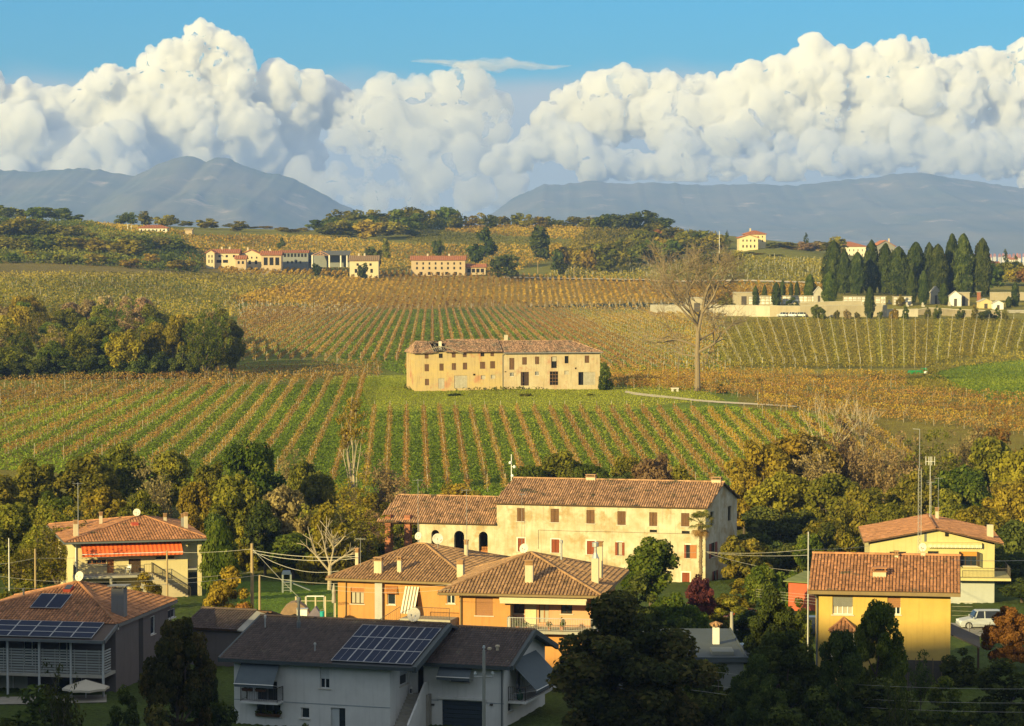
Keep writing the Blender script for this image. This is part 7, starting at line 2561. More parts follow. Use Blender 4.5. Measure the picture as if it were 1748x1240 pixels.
def grey_house():
 h = House('grey_house', 'dark grey house with slatted balcony and red tiled hip roof at the left', -90, 176, 105.8, 104.6, 1198, zb=-34.6)
 W = h.W
 s, ox, oy = 3.1, 0, 840
 ez = h.P(120, 1092, -0.5)[1]
 yb = 2.6          # house wall behind the balcony
 D = 16.0
 e2 = ez + 0.82
 pf = front(h, yb)
 xr = W + 0.1
 fz = h.P(100, 1151)[1]
 wins = [(W - 10.2, fz + 0.1, W - 8.6, fz + 2.1), (W - 7.2, fz + .1, W - 5.9, fz + 2.1), (W - 4.4, fz + 0.1, W - 3.2, fz + 2.1), (W - 9.3, 0.1, W - 6.9, fz - 0.5), (W - 4.5, 0.1, W - 2.6, fz - 0.6)]
 pf.wall(h.walls, 0, xr, -1.5, ez + .3, wins)
 for i, r in enumerate(wins):
  window(h, pf, r, 'glass', WHITE, split=2, sill=False, pane=CURTAIN if i == 3 else GLASS)
 pr = side_r(h, xr)
 sw = [h.SR(*cc(r, s, ox, oy), xr) for r in ((797, 657, 820, 753), (888, 620, 926, 668))]
 pr.wall(h.walls, yb, D, -1.5, e2 - 0.05, sw)
 for i, r in enumerate(sw):
  window(h, pr, r, 'glass', WHITE, split=1, depth=0.1)
 mb = h.mb()
 r = h.SR(*cc((735, 660, 757, 1000), s, ox, oy), xr)
 pr.box(mb, r[0], r[2], 0.002, 0.02, -1, e2 - .1)
 mb.build('dark_strip', mat('painted_recess_shade', (0.04, 0.037, 0.036)), h.root)  # flat dark strip painted on in place of the shade in a wall recess
 side_l(h, 0).wall(h.walls, yb, D, -1.5, e2)
 front(h, D).wall(h.walls, 0, xr, -1.5, e2)
 # roof: hip over the house, front slope carried on over the balcony
 x0, x1 = -1.1, h.P(200, 1061, yb - 0.2)[0]
 ya = yb - 0.2
 ap_y = 9.6
 ap = h.P(134, 994, ap_y)
 rf = Roof(h, 0.25, 0.38, seed=21)
 a, b, c, d_ = (x0, ya, e2), (x1, ya, e2), (x1, D + .8, e2), (x0, D + .8, e2)
 A_ = (ap[0], ap_y, ap[1])
 rf.slope(a, b, A_, A_)
 rf.slope(b, c, A_, A_)
 rf.slope(c, d_, A_, A_)
 rf.slope(d_, a, A_, A_)
 for p in (a, b, c, d_):
  rf.cap(p, A_)
 fa, fb = Vector((x0, -0.55, ez)), Vector((x1 - 0.05, -0.55, ez))
 ta, tb = Vector((x0, ya - .02, e2 - 0.03)), Vector((x1 - .05, ya - .02, e2 - 0.03))
 dn = Vector((0, 0, -.16))
 rf.slab.prism([tuple(v + dn) for v in (fa, fb, tb, ta)], [tuple(v) for v in (fa, fb, tb, ta)])
 roof = rf.fin(TILE, mat('grey_brown_deck', (0.10, 0.075, 0.06), (0.08, 0.06, 0.05), rough=0.8))
 mb = h.mb()
 mb.box((x0, -0.7, ez - 0.22), (x1, -0.555, ez - 0.01))
 mb.box((x1 - .02, ya, e2 - 0.24), (x1 + 0.13, D + .8, e2 - 0.02))
 mb.hexa([(x1 - .05, -.55, ez - .25), (x1 + .08, -.55, ez - .25), (x1 + .08, ya, e2 - .25), (x1 - .05, ya, e2 - .25), (x1 - .05, -.55, ez + .03), (x1 + .08, -.55, ez + .03), (x1 + .08, ya, e2 + .03), (x1 - .05, ya, e2 + .03)])
 mb.build('gutter', GREYMETAL, roof)
 # solar panels on the front slope
 ux = (fb - fa).normalized()
 sy = (ta - fa).normalized()
 nn = ux.cross(sy).normalized()
 L = (ta - fa).length
 px1 = h.P(158, 1088, -0.5)[0]
 panel_array(h, Vector((px1 - 6 * 1.66, -0.5, ez + .02)) + sy * 0.05, ux, sy, nn, 6, 3, 1.62, L / 3 - 0.05, lift=0.1, split=1)
 # two hot water panels higher up
 n2 = (Vector(b) - Vector(a)).cross(Vector(A_) - Vector(a)).normalized()
 s2 = n2.cross(Vector((1, 0, 0))).normalized()
 if s2.z < 0:
  s2 = -s2
 p0 = h.P(ox + 160 / s, oy + 636 / s, ya + 2.1)
 t = (ya + 2.1 - ya) / s2.y
 panel_array(h, Vector((p0[0], ya, e2)) + s2 * t, Vector((1, 0, 0)), s2, n2 if n2.z > 0 else -n2, 2, 1, 1.22, 2.6, lift=0.16, split=1)
 # posts, floor and slat screens
 fl = h.mb()
 fl.box((-.1, -0.05, fz - 0.22), (W + .08, yb, fz))
 bal = fl.build('balcony', CONCRETE, h.root)
 xs = [h.P(x, 1120)[0] for x in (-42, 13, 67, 121, 176)]
 for i, x in enumerate(xs):
  mb = h.mb()
  mb.tube((x, 0.0, -1.5), (x, 0.0, ez - 0.15), 0.095, 0.095, 10)
  mb.build('post', mat('pale_grey_post', (0.42, 0.44, 0.44), rough=0.6), h.root)
 zt = h.P(100, 1108)[1]
 for i in range(len(xs) - 1):
  n = 10
  for k in range(n):
   mb = h.mb()
   z0 = fz - 0.1 + (zt - fz + .1) * k / n
   mb.hexa([(xs[i] + .12, 0.02, z0 + .02), (xs[i + 1] - .12, 0.02, z0 + .02), (xs[i + 1] - .12, 0.05, z0 + .02), (xs[i] + .12, 0.05, z0 + .02),
      (xs[i] + .12, -0.01, z0 + .145), (xs[i + 1] - .12, -0.01, z0 + .145), (xs[i + 1] - .12, 0.02, z0 + .145), (xs[i] + .12, 0.02, z0 + .145)], RNG.random())
   mb.build('slat', SLATM, bal)
  mb = h.mb()
  for u in (0.12, 0.5, 0.88):
   x = xs[i] + (xs[i + 1] - xs[i]) * u
   mb.box((x - .02, -0.035, fz - .1), (x + .02, -0.012, zt))
  mb.build('screen_stile', STEEL, bal)
 for k in range(10):
  mb = h.mb()
  z0 = fz - 0.1 + (zt - fz + .1) * k / 10
  mb.box((W + .04, 0.25, z0 + .02), (W + .07, 1.6, z0 + .13), RNG.random())
  mb.build('slat', SLATM, bal)
 # chimney, dish, roof window, small pipe
 def slope_r(x, y):
  return e2 + (ap[1] - e2) * (x1 - x) / (x1 - ap[0])
 x, z = h.P(ox + 745 / s, oy + 612 / s, 5.2)
 for _ in range(3):
  zz = slope_r(x, 5.2)
 chimney(h, min(x, x1 - 0.8), 5.2, slope_r(x, 0) - 0.4, h.P(ox + 745 / s, oy + 512 / s, 5.2)[1], 1.0, 0.8, stucco('grey_chimney', (0.22, 0.21, 0.2)), 'plate')
 x, z = h.P(ox + 426 / s, oy + 447 / s, ap_y)
 dish(h, x, ap_y - .1, z, 0.4, post=0.7)
 x, z = h.P(ox + 362 / s, oy + 532 / s, ya + 5.6)
 mb = h.mb()
 c = Vector((x, ya + 5.6, e2 + (ap[1] - e2) * 5.6 / (ap_y - ya) + 0.1))
 mb.hexa([tuple(c + Vector((dx, dy, dz_ + dy * .25))) for dx, dy, dz_ in ((-.3, -.4, -.1), (.3, -.4, -.1), (.3, .4, -.1), (-.3, .4, -.1), (-.3, -.4, .12), (.3, -.4, .12), (.3, .4, .2), (-.3, .4, .2))])
 rw_ = mb.build('roof_window', mat('red_flashing', (0.45, 0.07, 0.03), rough=0.7), h.root)
 mb = h.mb()
 mb.hexa([tuple(c + Vector((dx, dy, dz_ + dy * .25))) for dx, dy, dz_ in ((-.25, -.3, .13), (.25, -.3, .13), (.25, .38, .2), (-.25, .38, .2), (-.25, -.3, .16), (.25, -.3, .16), (.25, .38, .23), (-.25, .38, .23))])
 mb.build('pane', GLASS, rw_)
 x, z = h.P(ox + 125 / s, oy + 548 / s, ap_y)
 mb = h.mb()
 mb.lathe([(0.08, -1.0), (0.08, 0.35), (0.12, 0.36), (0.12, 0.55), (0.04, 0.58)], (x, ap_y, z), 8)
 mb.build('flue', GREYMETAL, h.root)
 x, z = h.S(ox + 620 / s, oy + 722 / s, xr)
 mb = h.mb()
 mb.box((xr, x - .08, z - .1), (xr + .12, x + .08, z + .1))
 mb.build('wall_lamp', WHITE, h.root)
 h.fin(GREYWALL)
 # parasol on the terrace
 g = h.o + h.ex * (h.P(147, 1165)[0] + .3) + h.ey * (-0.9)
 zc = h.z + h.P(147, 1162, -0.9)[1]
 o = empty('parasol', (g.x, g.y, h.z), 0.3, 'cream parasol open under the slatted balcony', 'parasol')
 hh = zc - h.z
 mb = MB()
 mb.tube((0, 0, -0.5), (0, 0, hh + .1), 0.035, 0.03, 8)
 mb.build('pole', WHITE, o)
 cl = mat('cream_cloth', (0.5, 0.45, 0.36), (0.44, 0.4, 0.32), rough=0.9)
 for k in range(8):
  mb = MB()
  a0, a1 = 2 * math.pi * k / 8, 2 * math.pi * (k + 1) / 8
  R_ = 1.75
  p0, p1 = (R_ * math.cos(a0), R_ * math.sin(a0), hh - .5), (R_ * math.cos(a1), R_ * math.sin(a1), hh - .5)
  q0, q1 = (p0[0], p0[1], p0[2] - .16), (p1[0], p1[1], p1[2] - .16)
  mid = ((p0[0] + p1[0]) / 2 * .97, (p0[1] + p1[1]) / 2 * .97, hh - .47)
  mb.add([(0, 0, hh + .08), p0, mid, p1], [(0, 1, 2), (0, 2, 3)], 0.5)
  mb.add([p0, mid, p1, q1, (mid[0], mid[1], mid[2] - .16), q0], [(0, 1, 4, 5), (1, 2, 3, 4)], 0.5)
  mb.build('canopy_panel', cl, o)
  mb = MB()
  mb.tube((0, 0, hh + .05), (p0[0], p0[1], p0[2] - .01), 0.012, 0.012, 4)
  mb.build('rib', STEEL, o)
 t = empty('garden_table', (g.x - 0.6, g.y - .3, h.z), 0.2, 'small garden table under the cream parasol', 'table')
 mb = MB()
 mb.box((-.55, -.4, .7), (.55, .4, .74))
 mb.build('table_top', SLATM, t)
 for sx in (-1, 1):
  for sy2 in (-1, 1):
   mb = MB()
   mb.tube((sx * .48, sy2 * .34, -.4), (sx * .48, sy2 * .34, .7), .025, .025, 6)
   mb.build('leg', SLATM, t)
 return h
grey_house()
YELLOW_E = stucco('yellow_cream_plaster', (0.62, 0.53, 0.30))
def awning_house():
 h = House('yellow_house', 'pale yellow house with a long orange awning, left of centre', 128, 344, 143.6, 145.4, 1016, zb=-37.0)
 W, D = h.W, 16.5
 s, ox, oy = 6.723, 110, 860
 q = lambda a, b, c, d: h.R(*cc((a, b, c, d), s, ox, oy))
 ez = h.P(236, 923)[1]
 xe = h.P(ox + 1415 / s, 960)[0]
 fz = h.P(ox + 500 / s, oy + 800 / s)[1]
 pf = front(h)
 win, d1, d2, w2, dl, gl = q(265, 640, 480, 695), q(490, 640, 568, 798), q(738, 632, 878, 798), q(1050, 598, 1262, 642), q(1, 1, 2, 2), q(330, 885, 600, 930)
 pf.wall(h.walls, 0, xe, -1.5, ez, [win, d1, d2, w2, gl])
 window(h, pf, win, 'glass', OAK, split=4, pane=GLASS)
 window(h, pf, w2, 'glass', OAK, split=3)
 window(h, pf, gl, 'glass', DARKWOOD, split=3)
 for r, m in ((d1, OAK), (d2, DARKWOOD)):
  mb = h.mb()
  planks(mb, pf, r[0], r[2], -.14, -.08, r[1], r[3], 0.25)
  mb.build('door', m, h.root)
 # stairwell loggia at the right end with its pillar
 pb = front(h, 1.8)
 pb.wall(h.walls, xe, W, -1.5, ez)
 side_r(h, xe).wall(h.walls, 0, 1.8, -1.5, ez)
 mb = h.mb()
 u0, u1 = h.P(ox + 1532 / s, 960)[0], h.P(ox + 1576 / s, 960)[0]
 mb.box((u0, 0, -1.5), (u1, 0.35, ez))
 mb.build('pillar', YELLOW_E, h.root)
 zz = h.P(ox + 1470 / s, oy + 745 / s)[1]
 mb = h.mb()
 mb.box((xe + .01, 0.02, zz - .15), (u0, 1.79, zz))
 lg = mb.build('balcony', CONCRETE, h.root)
 railing(h, lg, [(xe + .05, 0.08), (u0 - .03, 0.08)], zz, 0.9, 0.12)
 mb = h.mb()
 pb.box(mb, xe + .2, u0 + .2, 0.001, 0.05, -1, zz - .6)
 mb.build('garage_door', mat('slate_door', (0.05, 0.06, 0.06)), h.root)
 side_r(h, W).wall(h.walls, 1.8, D, -1.5, ez)
 side_l(h, 0).wall(h.walls, 0, D, -1.5, ez)
 front(h, D).wall(h.walls, 0, W, -1.5, ez)
 # terrace, railing, stair
 mb = h.mb()
 xt = h.P(ox + 885 / s, oy + 800 / s)[0]
 mb.box((-0.2, -2.4, fz - .22), (xt, -0.002, fz))
 for x in (0.1, xt * .5, xt - .2):
  mb.box((x - .12, -2.3, -1.5), (x + .12, -2.06, fz - .22))
 ter = mb.build('terrace', CONCRETE, h.root)
 railing(h, ter, [(-.15, -.05), (-.15, -2.32), (xt - .06, -2.32)], fz, 1.0, 0.14)
 xs1 = h.P(ox + 1420 / s, oy + 900 / s)[0]
 n = 14
 mb = h.mb()
 mb.box((xt + .003, -1.6, -1.5), (xt + 1.0, -.003, fz))
 dx = (xs1 - xt - 1.0) / n
 for i in range(n):
  mb.box((xt + 1.0 + i * dx, -1.6, -1.5), (xt + 1.0 + (i + 1) * dx, -.003, fz - (i + 1) * 0.18))
 st = mb.build('stair', mat('tan_stair', (0.5, 0.42, 0.28), (0.4, 0.33, 0.22), rough=0.9), h.root)  # stair in a tan stone tone
 railing(h, st, [(xt + .1, -1.55, 0), (xt + 1.0, -1.55, 0), (xs1, -1.55, -n * .18)], fz, 1.0, 0.16)
 railing(h, st, [(xt + 1.0, -.1, 0), (xs1, -.1, -n * .18)], fz, 1.0, 0.16)
 # orange awning of hanging cloth, striped
 a0, a1 = h.P(ox + 188 / s, oy + 470 / s)[0], h.P(ox + 1337 / s, oy + 470 / s)[0]
 zt = h.P(ox + 760 / s, oy + 452 / s)[1]
 zb_ = h.P(ox + 760 / s, oy + 570 / s, -1.3)[1]
 om = mat('orange_awning', (0.72, 0.14, 0.035), (0.62, 0.11, 0.03), scale=2, tone=0.28, rough=0.85)
 awning(h, pf, a0, a1, zt, zt - zb_, 1.3, om, stripes=46, val=0.28)
 o = 0.95
 L = h.P(111, 925, -o)[0]
 R_ = h.P(356, 917, -o)[0]
 a1_, a2_ = h.P(237, 882, D / 2)[0], h.P(247, 882, D / 2)[0]
 rz = h.P(242, 882, D / 2)[1]
 hip_roof(h, L, R_, -o, D + o, ez + .12, (a1_, D / 2, rz), (a2_, D / 2, rz), TILE, 31, 0.3, GREYMETAL)
 hgt = lambda y: ez + (rz - ez) * (y + o) / (D / 2 + o)
 for cx, cyb, ct, yy, w in ((128, 372, 205, 2.0, 0.42), (418, 205, 112, D / 2, 0.3), (1394, 262, 118, 5.5, 0.36), (1358, 222, 132, 6.3, 0.32), (1155, 205, 128, D / 2 + .5, 0.3)):
  x, z0 = h.P(ox + cx / s, oy + cyb / s, yy)
  z1 = h.P(ox + cx / s, oy + ct / s, yy)[1]
  chimney(h, x, yy, z0 - 0.8, z1 - .25, w, w, CHIM if cx != 1358 else STEEL, 'louvre')
 x, z = h.P(ox + 831 / s, oy + 102 / s, D / 2)
 dish(h, x, D / 2 - .1, z, 0.4)
 x, z = h.P(133, 824, 0.8)
 aerial(h, x, 0.8, h.P(136, 972, .8)[1], z, 6, 1.0, 0.2, 0.03)
 x, z = h.P(ox + 810 / s, oy + 215 / s, 4.8)
 mb = h.mb()
 zz = hgt(4.8) + .12
 mb.hexa([(x - .35, 4.5, zz - .3), (x + .35, 4.5, zz - .3), (x + .35, 5.2, zz - .05), (x - .35, 5.2, zz - .05), (x - .35, 4.5, zz + .02), (x + .35, 4.5, zz + .02), (x + .35, 5.2, zz + .22), (x - .35, 5.2, zz + .22)])
 mb.build('roof_window', mat('red_flashing', (0.45, 0.07, 0.03), rough=0.7), h.root)
 downpipe(h, [(h.P(126, 928)[0] + .1, -.7, ez - .1), (0.1, -.1, ez - .5), (0.1, -.1, -1)], WHITE, 0.06)
 h.fin(YELLOW_E)
 # white folding chair on the terrace
 p = h.o + h.ex * h.P(ox + 735 / s, oy + 790 / s, -1.2)[0] + h.ey * (-1.2)
 c = empty('folding_chair', (p.x, p.y, h.z + fz), h.th - 0.5, 'white folding chair on the terrace under the orange awning', 'chair')
 mb = MB()
 mb.box((-.22, -.2, .44), (.22, .2, .47))
 mb.build('seat', WHITE, c)
 mb = MB()
 mb.hexa([(-.22, .18, .6), (.22, .18, .6), (.22, .21, .6), (-.22, .21, .6), (-.22, .27, .92), (.22, .27, .92), (.22, .3, .92), (-.22, .3, .92)])
 mb.build('backrest', WHITE, c)
 for sx in (-1, 1):
  for y0, y1, z1 in ((-.25, .28, .92), (.25, -.2, .45)):
   mb = MB()
   mb.tube((sx * .21, y0, 0), (sx * .21, y1, z1), .02, .02, 5)
   mb.build('leg', WHITE, c)
awning_house()
MUSTARD = stucco('mustard_plaster', (0.55, 0.375, 0.105), streak=0.3)
PALEYEL = stucco('pale_yellow_plaster', (0.55, 0.48, 0.23), streak=0.3)
def gable_front_roof(h, x0, x1, y0, y1, ze, rx, rz, m, seed, tile=0.26, gut=None):
 """ridge running away from the viewer at x = rx"""
 rf = Roof(h, tile, 0.36, seed=seed)
 rf.slope((x0, y1, ze), (x0, y0, ze), (rx, y0, rz), (rx, y1, rz))
 rf.slope((x1, y0, ze), (x1, y1, ze), (rx, y1, rz), (rx, y0, rz))
 rf.cap((rx, y0, rz), (rx, y1, rz))
 r = rf.fin(m)
 mb = h.mb()
 mb.box((x0 - .1, y0, ze - .22), (x0 - .002, y1, ze - .05))
 mb.box((x1 + .002, y0, ze - .22), (x1 + .1, y1, ze - .05))
 mb.build('gutter', gut or GUTTER, r)
 return r
def yellow_near():
 h = House('yellow_house', 'deep yellow house with red tiled roof whose wall is half in shade at the right', 1392, 1622, 101.2, 100.4, 1138, zb=-31.2)
 W = h.W
 s, ox, oy = 4.134, 1360, 860
 q = lambda a, b, c, d: h.R(*cc((a, b, c, d), s, ox, oy))
 ez = h.P(1500, 1005)[1]
 d = 5.6
 rz = h.P(1500, 949, d)[1]
 D = 2 * d
 pf = front(h)
 w1, w2 = q(252, 660, 396, 782), q(640, 660, 733, 782)
 pf.wall(h.walls, 0, W, -2, ez, [w1, w2])
 rm = mat('grey_roller_shutter', (0.20, 0.20, 0.18), (0.16, 0.16, 0.15), rough=0.7, tone=0.2)
 window(h, pf, w1, 'roller', WHITE, shut=rm, split=4, pane=CURTAIN, roll=0.55)
 window(h, pf, w2, 'roller', WHITE, shut=mat('brown_roller', (0.33, 0.16, 0.07), (0.28, 0.13, 0.06), rough=0.7, tone=0.2), split=3, roll=0.6)
 for pl, x in ((side_r(h, W), W), (side_l(h, 0), 0)):
  pl.wall(h.walls, 0, D, -2, ez)
  h.walls.add([pl.pt(0, 0, ez), pl.pt(D, 0, ez), pl.pt(d, 0, rz - .05)], [(0, 1, 2)])
 front(h, D).wall(h.walls, 0, W, -2, ez)
 xl, xr = h.P(1379, 1003, -.6)[0], h.P(1640, 1004, -.6)[0]
 o = .6
 dz = (rz - ez) * o / d
 rf = Roof(h, 0.235, 0.38, rise=0.55, seed=41)
 rf.slope((xl, -o, ez - dz + .08), (xr, -o, ez - dz + .08), (xr, d, rz + .08), (xl, d, rz + .08))
 rf.slope((xr, D + o, ez - dz + .08), (xl, D + o, ez - dz + .08), (xl, d, rz + .08), (xr, d, rz + .08))
 rf.cap((xl, d, rz + .08), (xr, d, rz + .08), 0.14)
 r = rf.fin(TILE)
 mb = h.mb()
 mb.box((xl, -o - .13, ez - dz - .22), (xr, -o - .002, ez - dz + .03))
 mb.box((xl + .1, -o, ez - dz - .2), (xr - .1, -.002, ez - dz - .12))
 mb.build('gutter', GUTTER, r)
 x, z = h.P(ox + 584 / s, oy + 552 / s, 2.0)
 chimney(h, x, 2.0, z - .5, h.P(ox + 584 / s, oy + 478 / s, 2.0)[1], .95, .7, CHIM, 'slab', capm=TILE)
 x, z = h.P(ox + 704 / s, oy + 428 / s, d - .4)
 chimney(h, x, d - .4, z - .5, h.P(ox + 704 / s, oy + 362 / s, d - .4)[1], .27, .27, CHIM, 'slab')
 x, z = h.P(ox + 893 / s, oy + 308 / s, d + .2)
 dish(h, x, d + .1, z, .32, (-.5, -1, .2))
 chimney(h, x, d, rz - .3, rz + .3, .35, .3, CHIM, 'none')
 # lattice mast behind the ridge
 x, z = h.P(1570, 733, d + 1.2)
 mb = h.mb()
 zb_, zt = rz - .6, h.P(1570, 800, d + 1.2)[1]
 for a in (0, 2.09, 4.19):
  mb.tube((x + .15 * math.cos(a), d + 1.2 + .15 * math.sin(a), zb_), (x + .15 * math.cos(a), d + 1.2 + .15 * math.sin(a), zt), .018, .018, 4)
 n = 26
 for i in range(n):
  a0, a1 = 2.09 * (i % 3), 2.09 * ((i + 1) % 3)
  z0, z1 = zb_ + (zt - zb_) * i / n, zb_ + (zt - zb_) * (i + 1) / n
  for k in range(3):
   b0, b1 = a0 + 2.09 * k, a1 + 2.09 * k
   mb.tube((x + .15 * math.cos(b0), d + 1.2 + .15 * math.sin(b0), z0), (x + .15 * math.cos(b1), d + 1.2 + .15 * math.sin(b1), z1), .012, .012, 3)
 mb.tube((x, d + 1.2, zt), (x, d + 1.2, z), .03, .025, 5)
 mb.tube((x, d + 1.2, z), (x - .5, d + 1.2, z + .02), .02, .02, 4)
 mb.build('lattice_mast', STEEL, h.root)
 # little tiled porch and lean-to
 px0, px1 = h.P(1416, 1075, -1.4)[0], h.P(1462, 1075, -1.4)[0]
 zp = h.P(1438, 1078, -1.4)[1]
 rf = Roof(h, .24, .36, seed=4)
 ct = ((px0 + px1) / 2, -.02, zp + .75)
 rf.slope((px0, -1.5, zp), (px1, -1.5, zp), ct, ct)
 rf.slope((px1, -1.5, zp), (px1, -.02, zp), ct, ct)
 rf.slope((px0, -.02, zp), (px0, -1.5, zp), ct, ct)
 for a in ((px0, -1.5, zp), (px1, -1.5, zp)):
  rf.cap(a, ct, .09)
 pr = rf.fin(TILE)
 mb = h.mb()
 for x in (px0 + .15, px1 - .15):
  mb.box((x - .08, -1.4, -2), (x + .08, -1.24, zp - .14))
 mb.build('porch_post', CHIM, pr)
 mb = h.mb()
 mb.hexa([(W + .01, .4, ez - 3.3), (W + 2.1, .4, ez - 4.2), (W + 2.1, 6, ez - 4.2), (W + .01, 6, ez - 3.3), (W + .01, .4, ez - 3.2), (W + 2.1, .4, ez - 4.1), (W + 2.1, 6, ez - 4.1), (W + .01, 6, ez - 3.2)])
 ln = mb.build('lean_to_roof', mat('grey_brown_sheet', (0.12, 0.10, 0.08), rough=.9), h.root)
 for y in (.6, 3, 5.8):
  mb = h.mb()
  mb.box((W + 1.95, y - .05, -2), (W + 2.05, y + .05, ez - 4.22))
  mb.build('lean_to_post', DARKWOOD, ln)
 downpipe(h, [(-.3, -.65, ez - .3), (-.02, -.3, ez - .55), (.1, -.09, ez - .8), (.1, -.09, -1)], GREYMETAL, .06)
 h.fin(MUSTARD)
 # black garden fence at the foot of the wall
 p = h.o + h.ex * (W * .78) + h.ey * (-1.2)
 e = empty('garden_fence', (p.x, p.y, T(p.x, p.y)), h.th, 'low black fence at the foot of the sunny yellow wall', 'fence')
 zt = h.z + h.P(1600, 1128, -1.2)[1] - T(p.x, p.y)
 for i in range(7):
  mb = MB()
  u = -2.1 + i * .6
  mb.box((u, -.02, -.5), (u + .56, .02, zt - .12 * (i % 2) * 0))
  mb.build('fence_panel', IRON, e)
  mb = MB()
  mb.box((u - .06, -.05, -.5), (u - .01, .05, zt + .14))
  mb.build('fence_post', IRON, e)
yellow_near()
def yellow_far():
 h = House('yellow_house', 'pale yellow gabled house with open window and corner balcony, far right', 1484, 1697, 140.6, 140.0, 1050, zb=-36.8)
 W, D = h.W, 13.6
 s, ox, oy = 4.134, 1360, 860
 q = lambda a, b, c, d: h.R(*cc((a, b, c, d), s, ox, oy))
 zl = h.P(1484, 928)[1]
 rx, rz = h.P(1598, 906)
 pf = front(h)
 w1, w2, w3, w4, v = q(1150, 340, 1272, 438), q(655, 340, 772, 420), q(925, 336, 1002, 460), q(1158, 588, 1268, 690), q(1046, 206, 1070, 230)
 pf.wall(h.walls, 0, W, -2, zl - .01, [w1, w2, w3, w4])
 h.walls.add([pf.pt(0, 0, zl - .01), pf.pt(W, 0, zl - .01), pf.pt(rx, 0, rz)], [(0, 1, 2)])
 side_r(h, W).wall(h.walls, 0, D, -2, zl)
 side_l(h, 0).wall(h.walls, 0, D, -2, zl)
 front(h, D).wall(h.walls, 0, W, -2, zl)
 window(h, pf, w1, 'roller', DARKWOOD, shut=mat('orange_blind', (.6, .26, .05), (.55, .22, .04), rough=.8), roll=.32, split=3)
 w = window(h, pf, w2, 'glass', DARKWOOD, split=2)
 window(h, pf, w3, 'glass', DARKWOOD, split=2)
 window(h, pf, w4, 'roller', DARKWOOD, shut=CONCRETE, roll=.32, split=4, pane=CURTAIN)
 mb = h.mb()
 louvres(mb, Plane(h, w1[2], 0, .3, -.95, .95, .3), .02, .6, 0, .05, w1[1], w1[3])
 mb.build('shutter', DARKWOOD, h.root)
 mb = h.mb()
 louvres(mb, Plane(h, w1[0], 0, -.1, -.99, -.99, .1), .02, .6, 0, .05, w1[1], w1[3])
 mb.build('shutter', DARKWOOD, h.root)
 mb = h.mb()
 pf.box(mb, v[0], v[2], .001, .1, v[1], v[3])
 mb.build('vent', BLACK, h.root)
 st = q(900, 200, 917, 268)
 mb = h.mb()
 pf.box(mb, st[0], st[2], .002, .03, st[1], st[3])
 mb.build('dark_strip', GREYMETAL, h.root)
 a = q(920, 275, 1305, 307)
 mb = h.mb()
 mb.box((a[0], -.4, a[3] - .2), (a[2], -.01, a[3]))
 ra = mb.build('rolled_awning', PALEYEL, h.root)
 mb = h.mb()
 n = 26
 for i in range(n):
  u0, u1 = a[0] + (a[2] - a[0]) * i / n, a[0] + (a[2] - a[0]) * (i + 1) / n
  mb.prism([(u0, -.42, a[3] - .2), (u1, -.42, a[3] - .2), (u1, -.42, a[1] + .05), ((u0 + u1) / 2, -.42, a[1] - .05), (u0, -.42, a[1] + .05)], [(u0, -.40, a[3] - .2), (u1, -.40, a[3] - .2), (u1, -.40, a[1] + .05), ((u0 + u1) / 2, -.40, a[1] - .05), (u0, -.40, a[1] + .05)], .3 + .4 * (i % 2))
 mb.build('valance', mat('cream_valance', (.66, .6, .4), tone=.3), ra)
 fz = h.P(1660, 985)[1]
 b0 = h.P(1630, 985)[0]
 b1 = h.P(1724, 985)[0]
 mb = h.mb()
 mb.box((b0, -1.15, fz - .25), (b1, -.002, fz))
 mb.box((W + .002, 0, fz - .25), (b1, 5, fz))
 bal = mb.build('balcony', PALEYEL, h.root)
 railing(h, bal, [(b0 + .05, -1.1), (b1 - .05, -1.1), (b1 - .05, 4.9)], fz, 1.0, .13)
 mb = h.mb()
 z0 = fz - .26
 pf.box(mb, 0, W, .002, .012, -1.5, z0 - .12)
 mb.build('base_render', stucco('grey_white_base', (.42, .44, .42)), h.root)
 x0, x1 = h.P(1475.5, 926.5, -.5)[0], h.P(1712, 926, -.5)[0]
 zl2 = h.P(1476, 926.5, -.5)[1]
 gable_front_roof(h, x0, x1, -.55, D + .5, zl2 + .08, rx, h.P(1598, 903.5, -.5)[1] + .05, TILE, 51)
 rh = lambda x: rz + (zl - rz) * abs(x - rx) / (W - rx)
 for px, pyb, pyt, yy, w in ((1599.5, 888, 873, 11, .36), (1690, 914, 896, 3, .62)):
  x, z = h.P(px, pyb, yy)
  chimney(h, x, yy, rh(x) - .3, h.P(px, pyt, yy)[1], w, w, CHIM, 'louvre' if px < 1650 else 'none')
 for px, pyt in ((1590, 822), (1602, 815)):
  x, z = h.P(px, pyt, 9)
  aerial(h, x, 9, rh(x) - .2, z, 5, .8, .3 + px)
 x, z = h.P(1588, 788, 10)
 mb = h.mb()
 mb.tube((x, 10, rh(x) - .2), (x, 10, z + .5), .025, .025, 5)
 for k in range(4):
  mb.tube((x - .45 + k * .3, 10, z - .4), (x - .45 + k * .3, 10, z + .5), .03, .03, 4)
 mb.tube((x - .45, 10, z), (x + .45, 10, z), .02, .02, 4)
 mb.build('aerial', WHITE, h.root)
 h.fin(PALEYEL)
yellow_far()
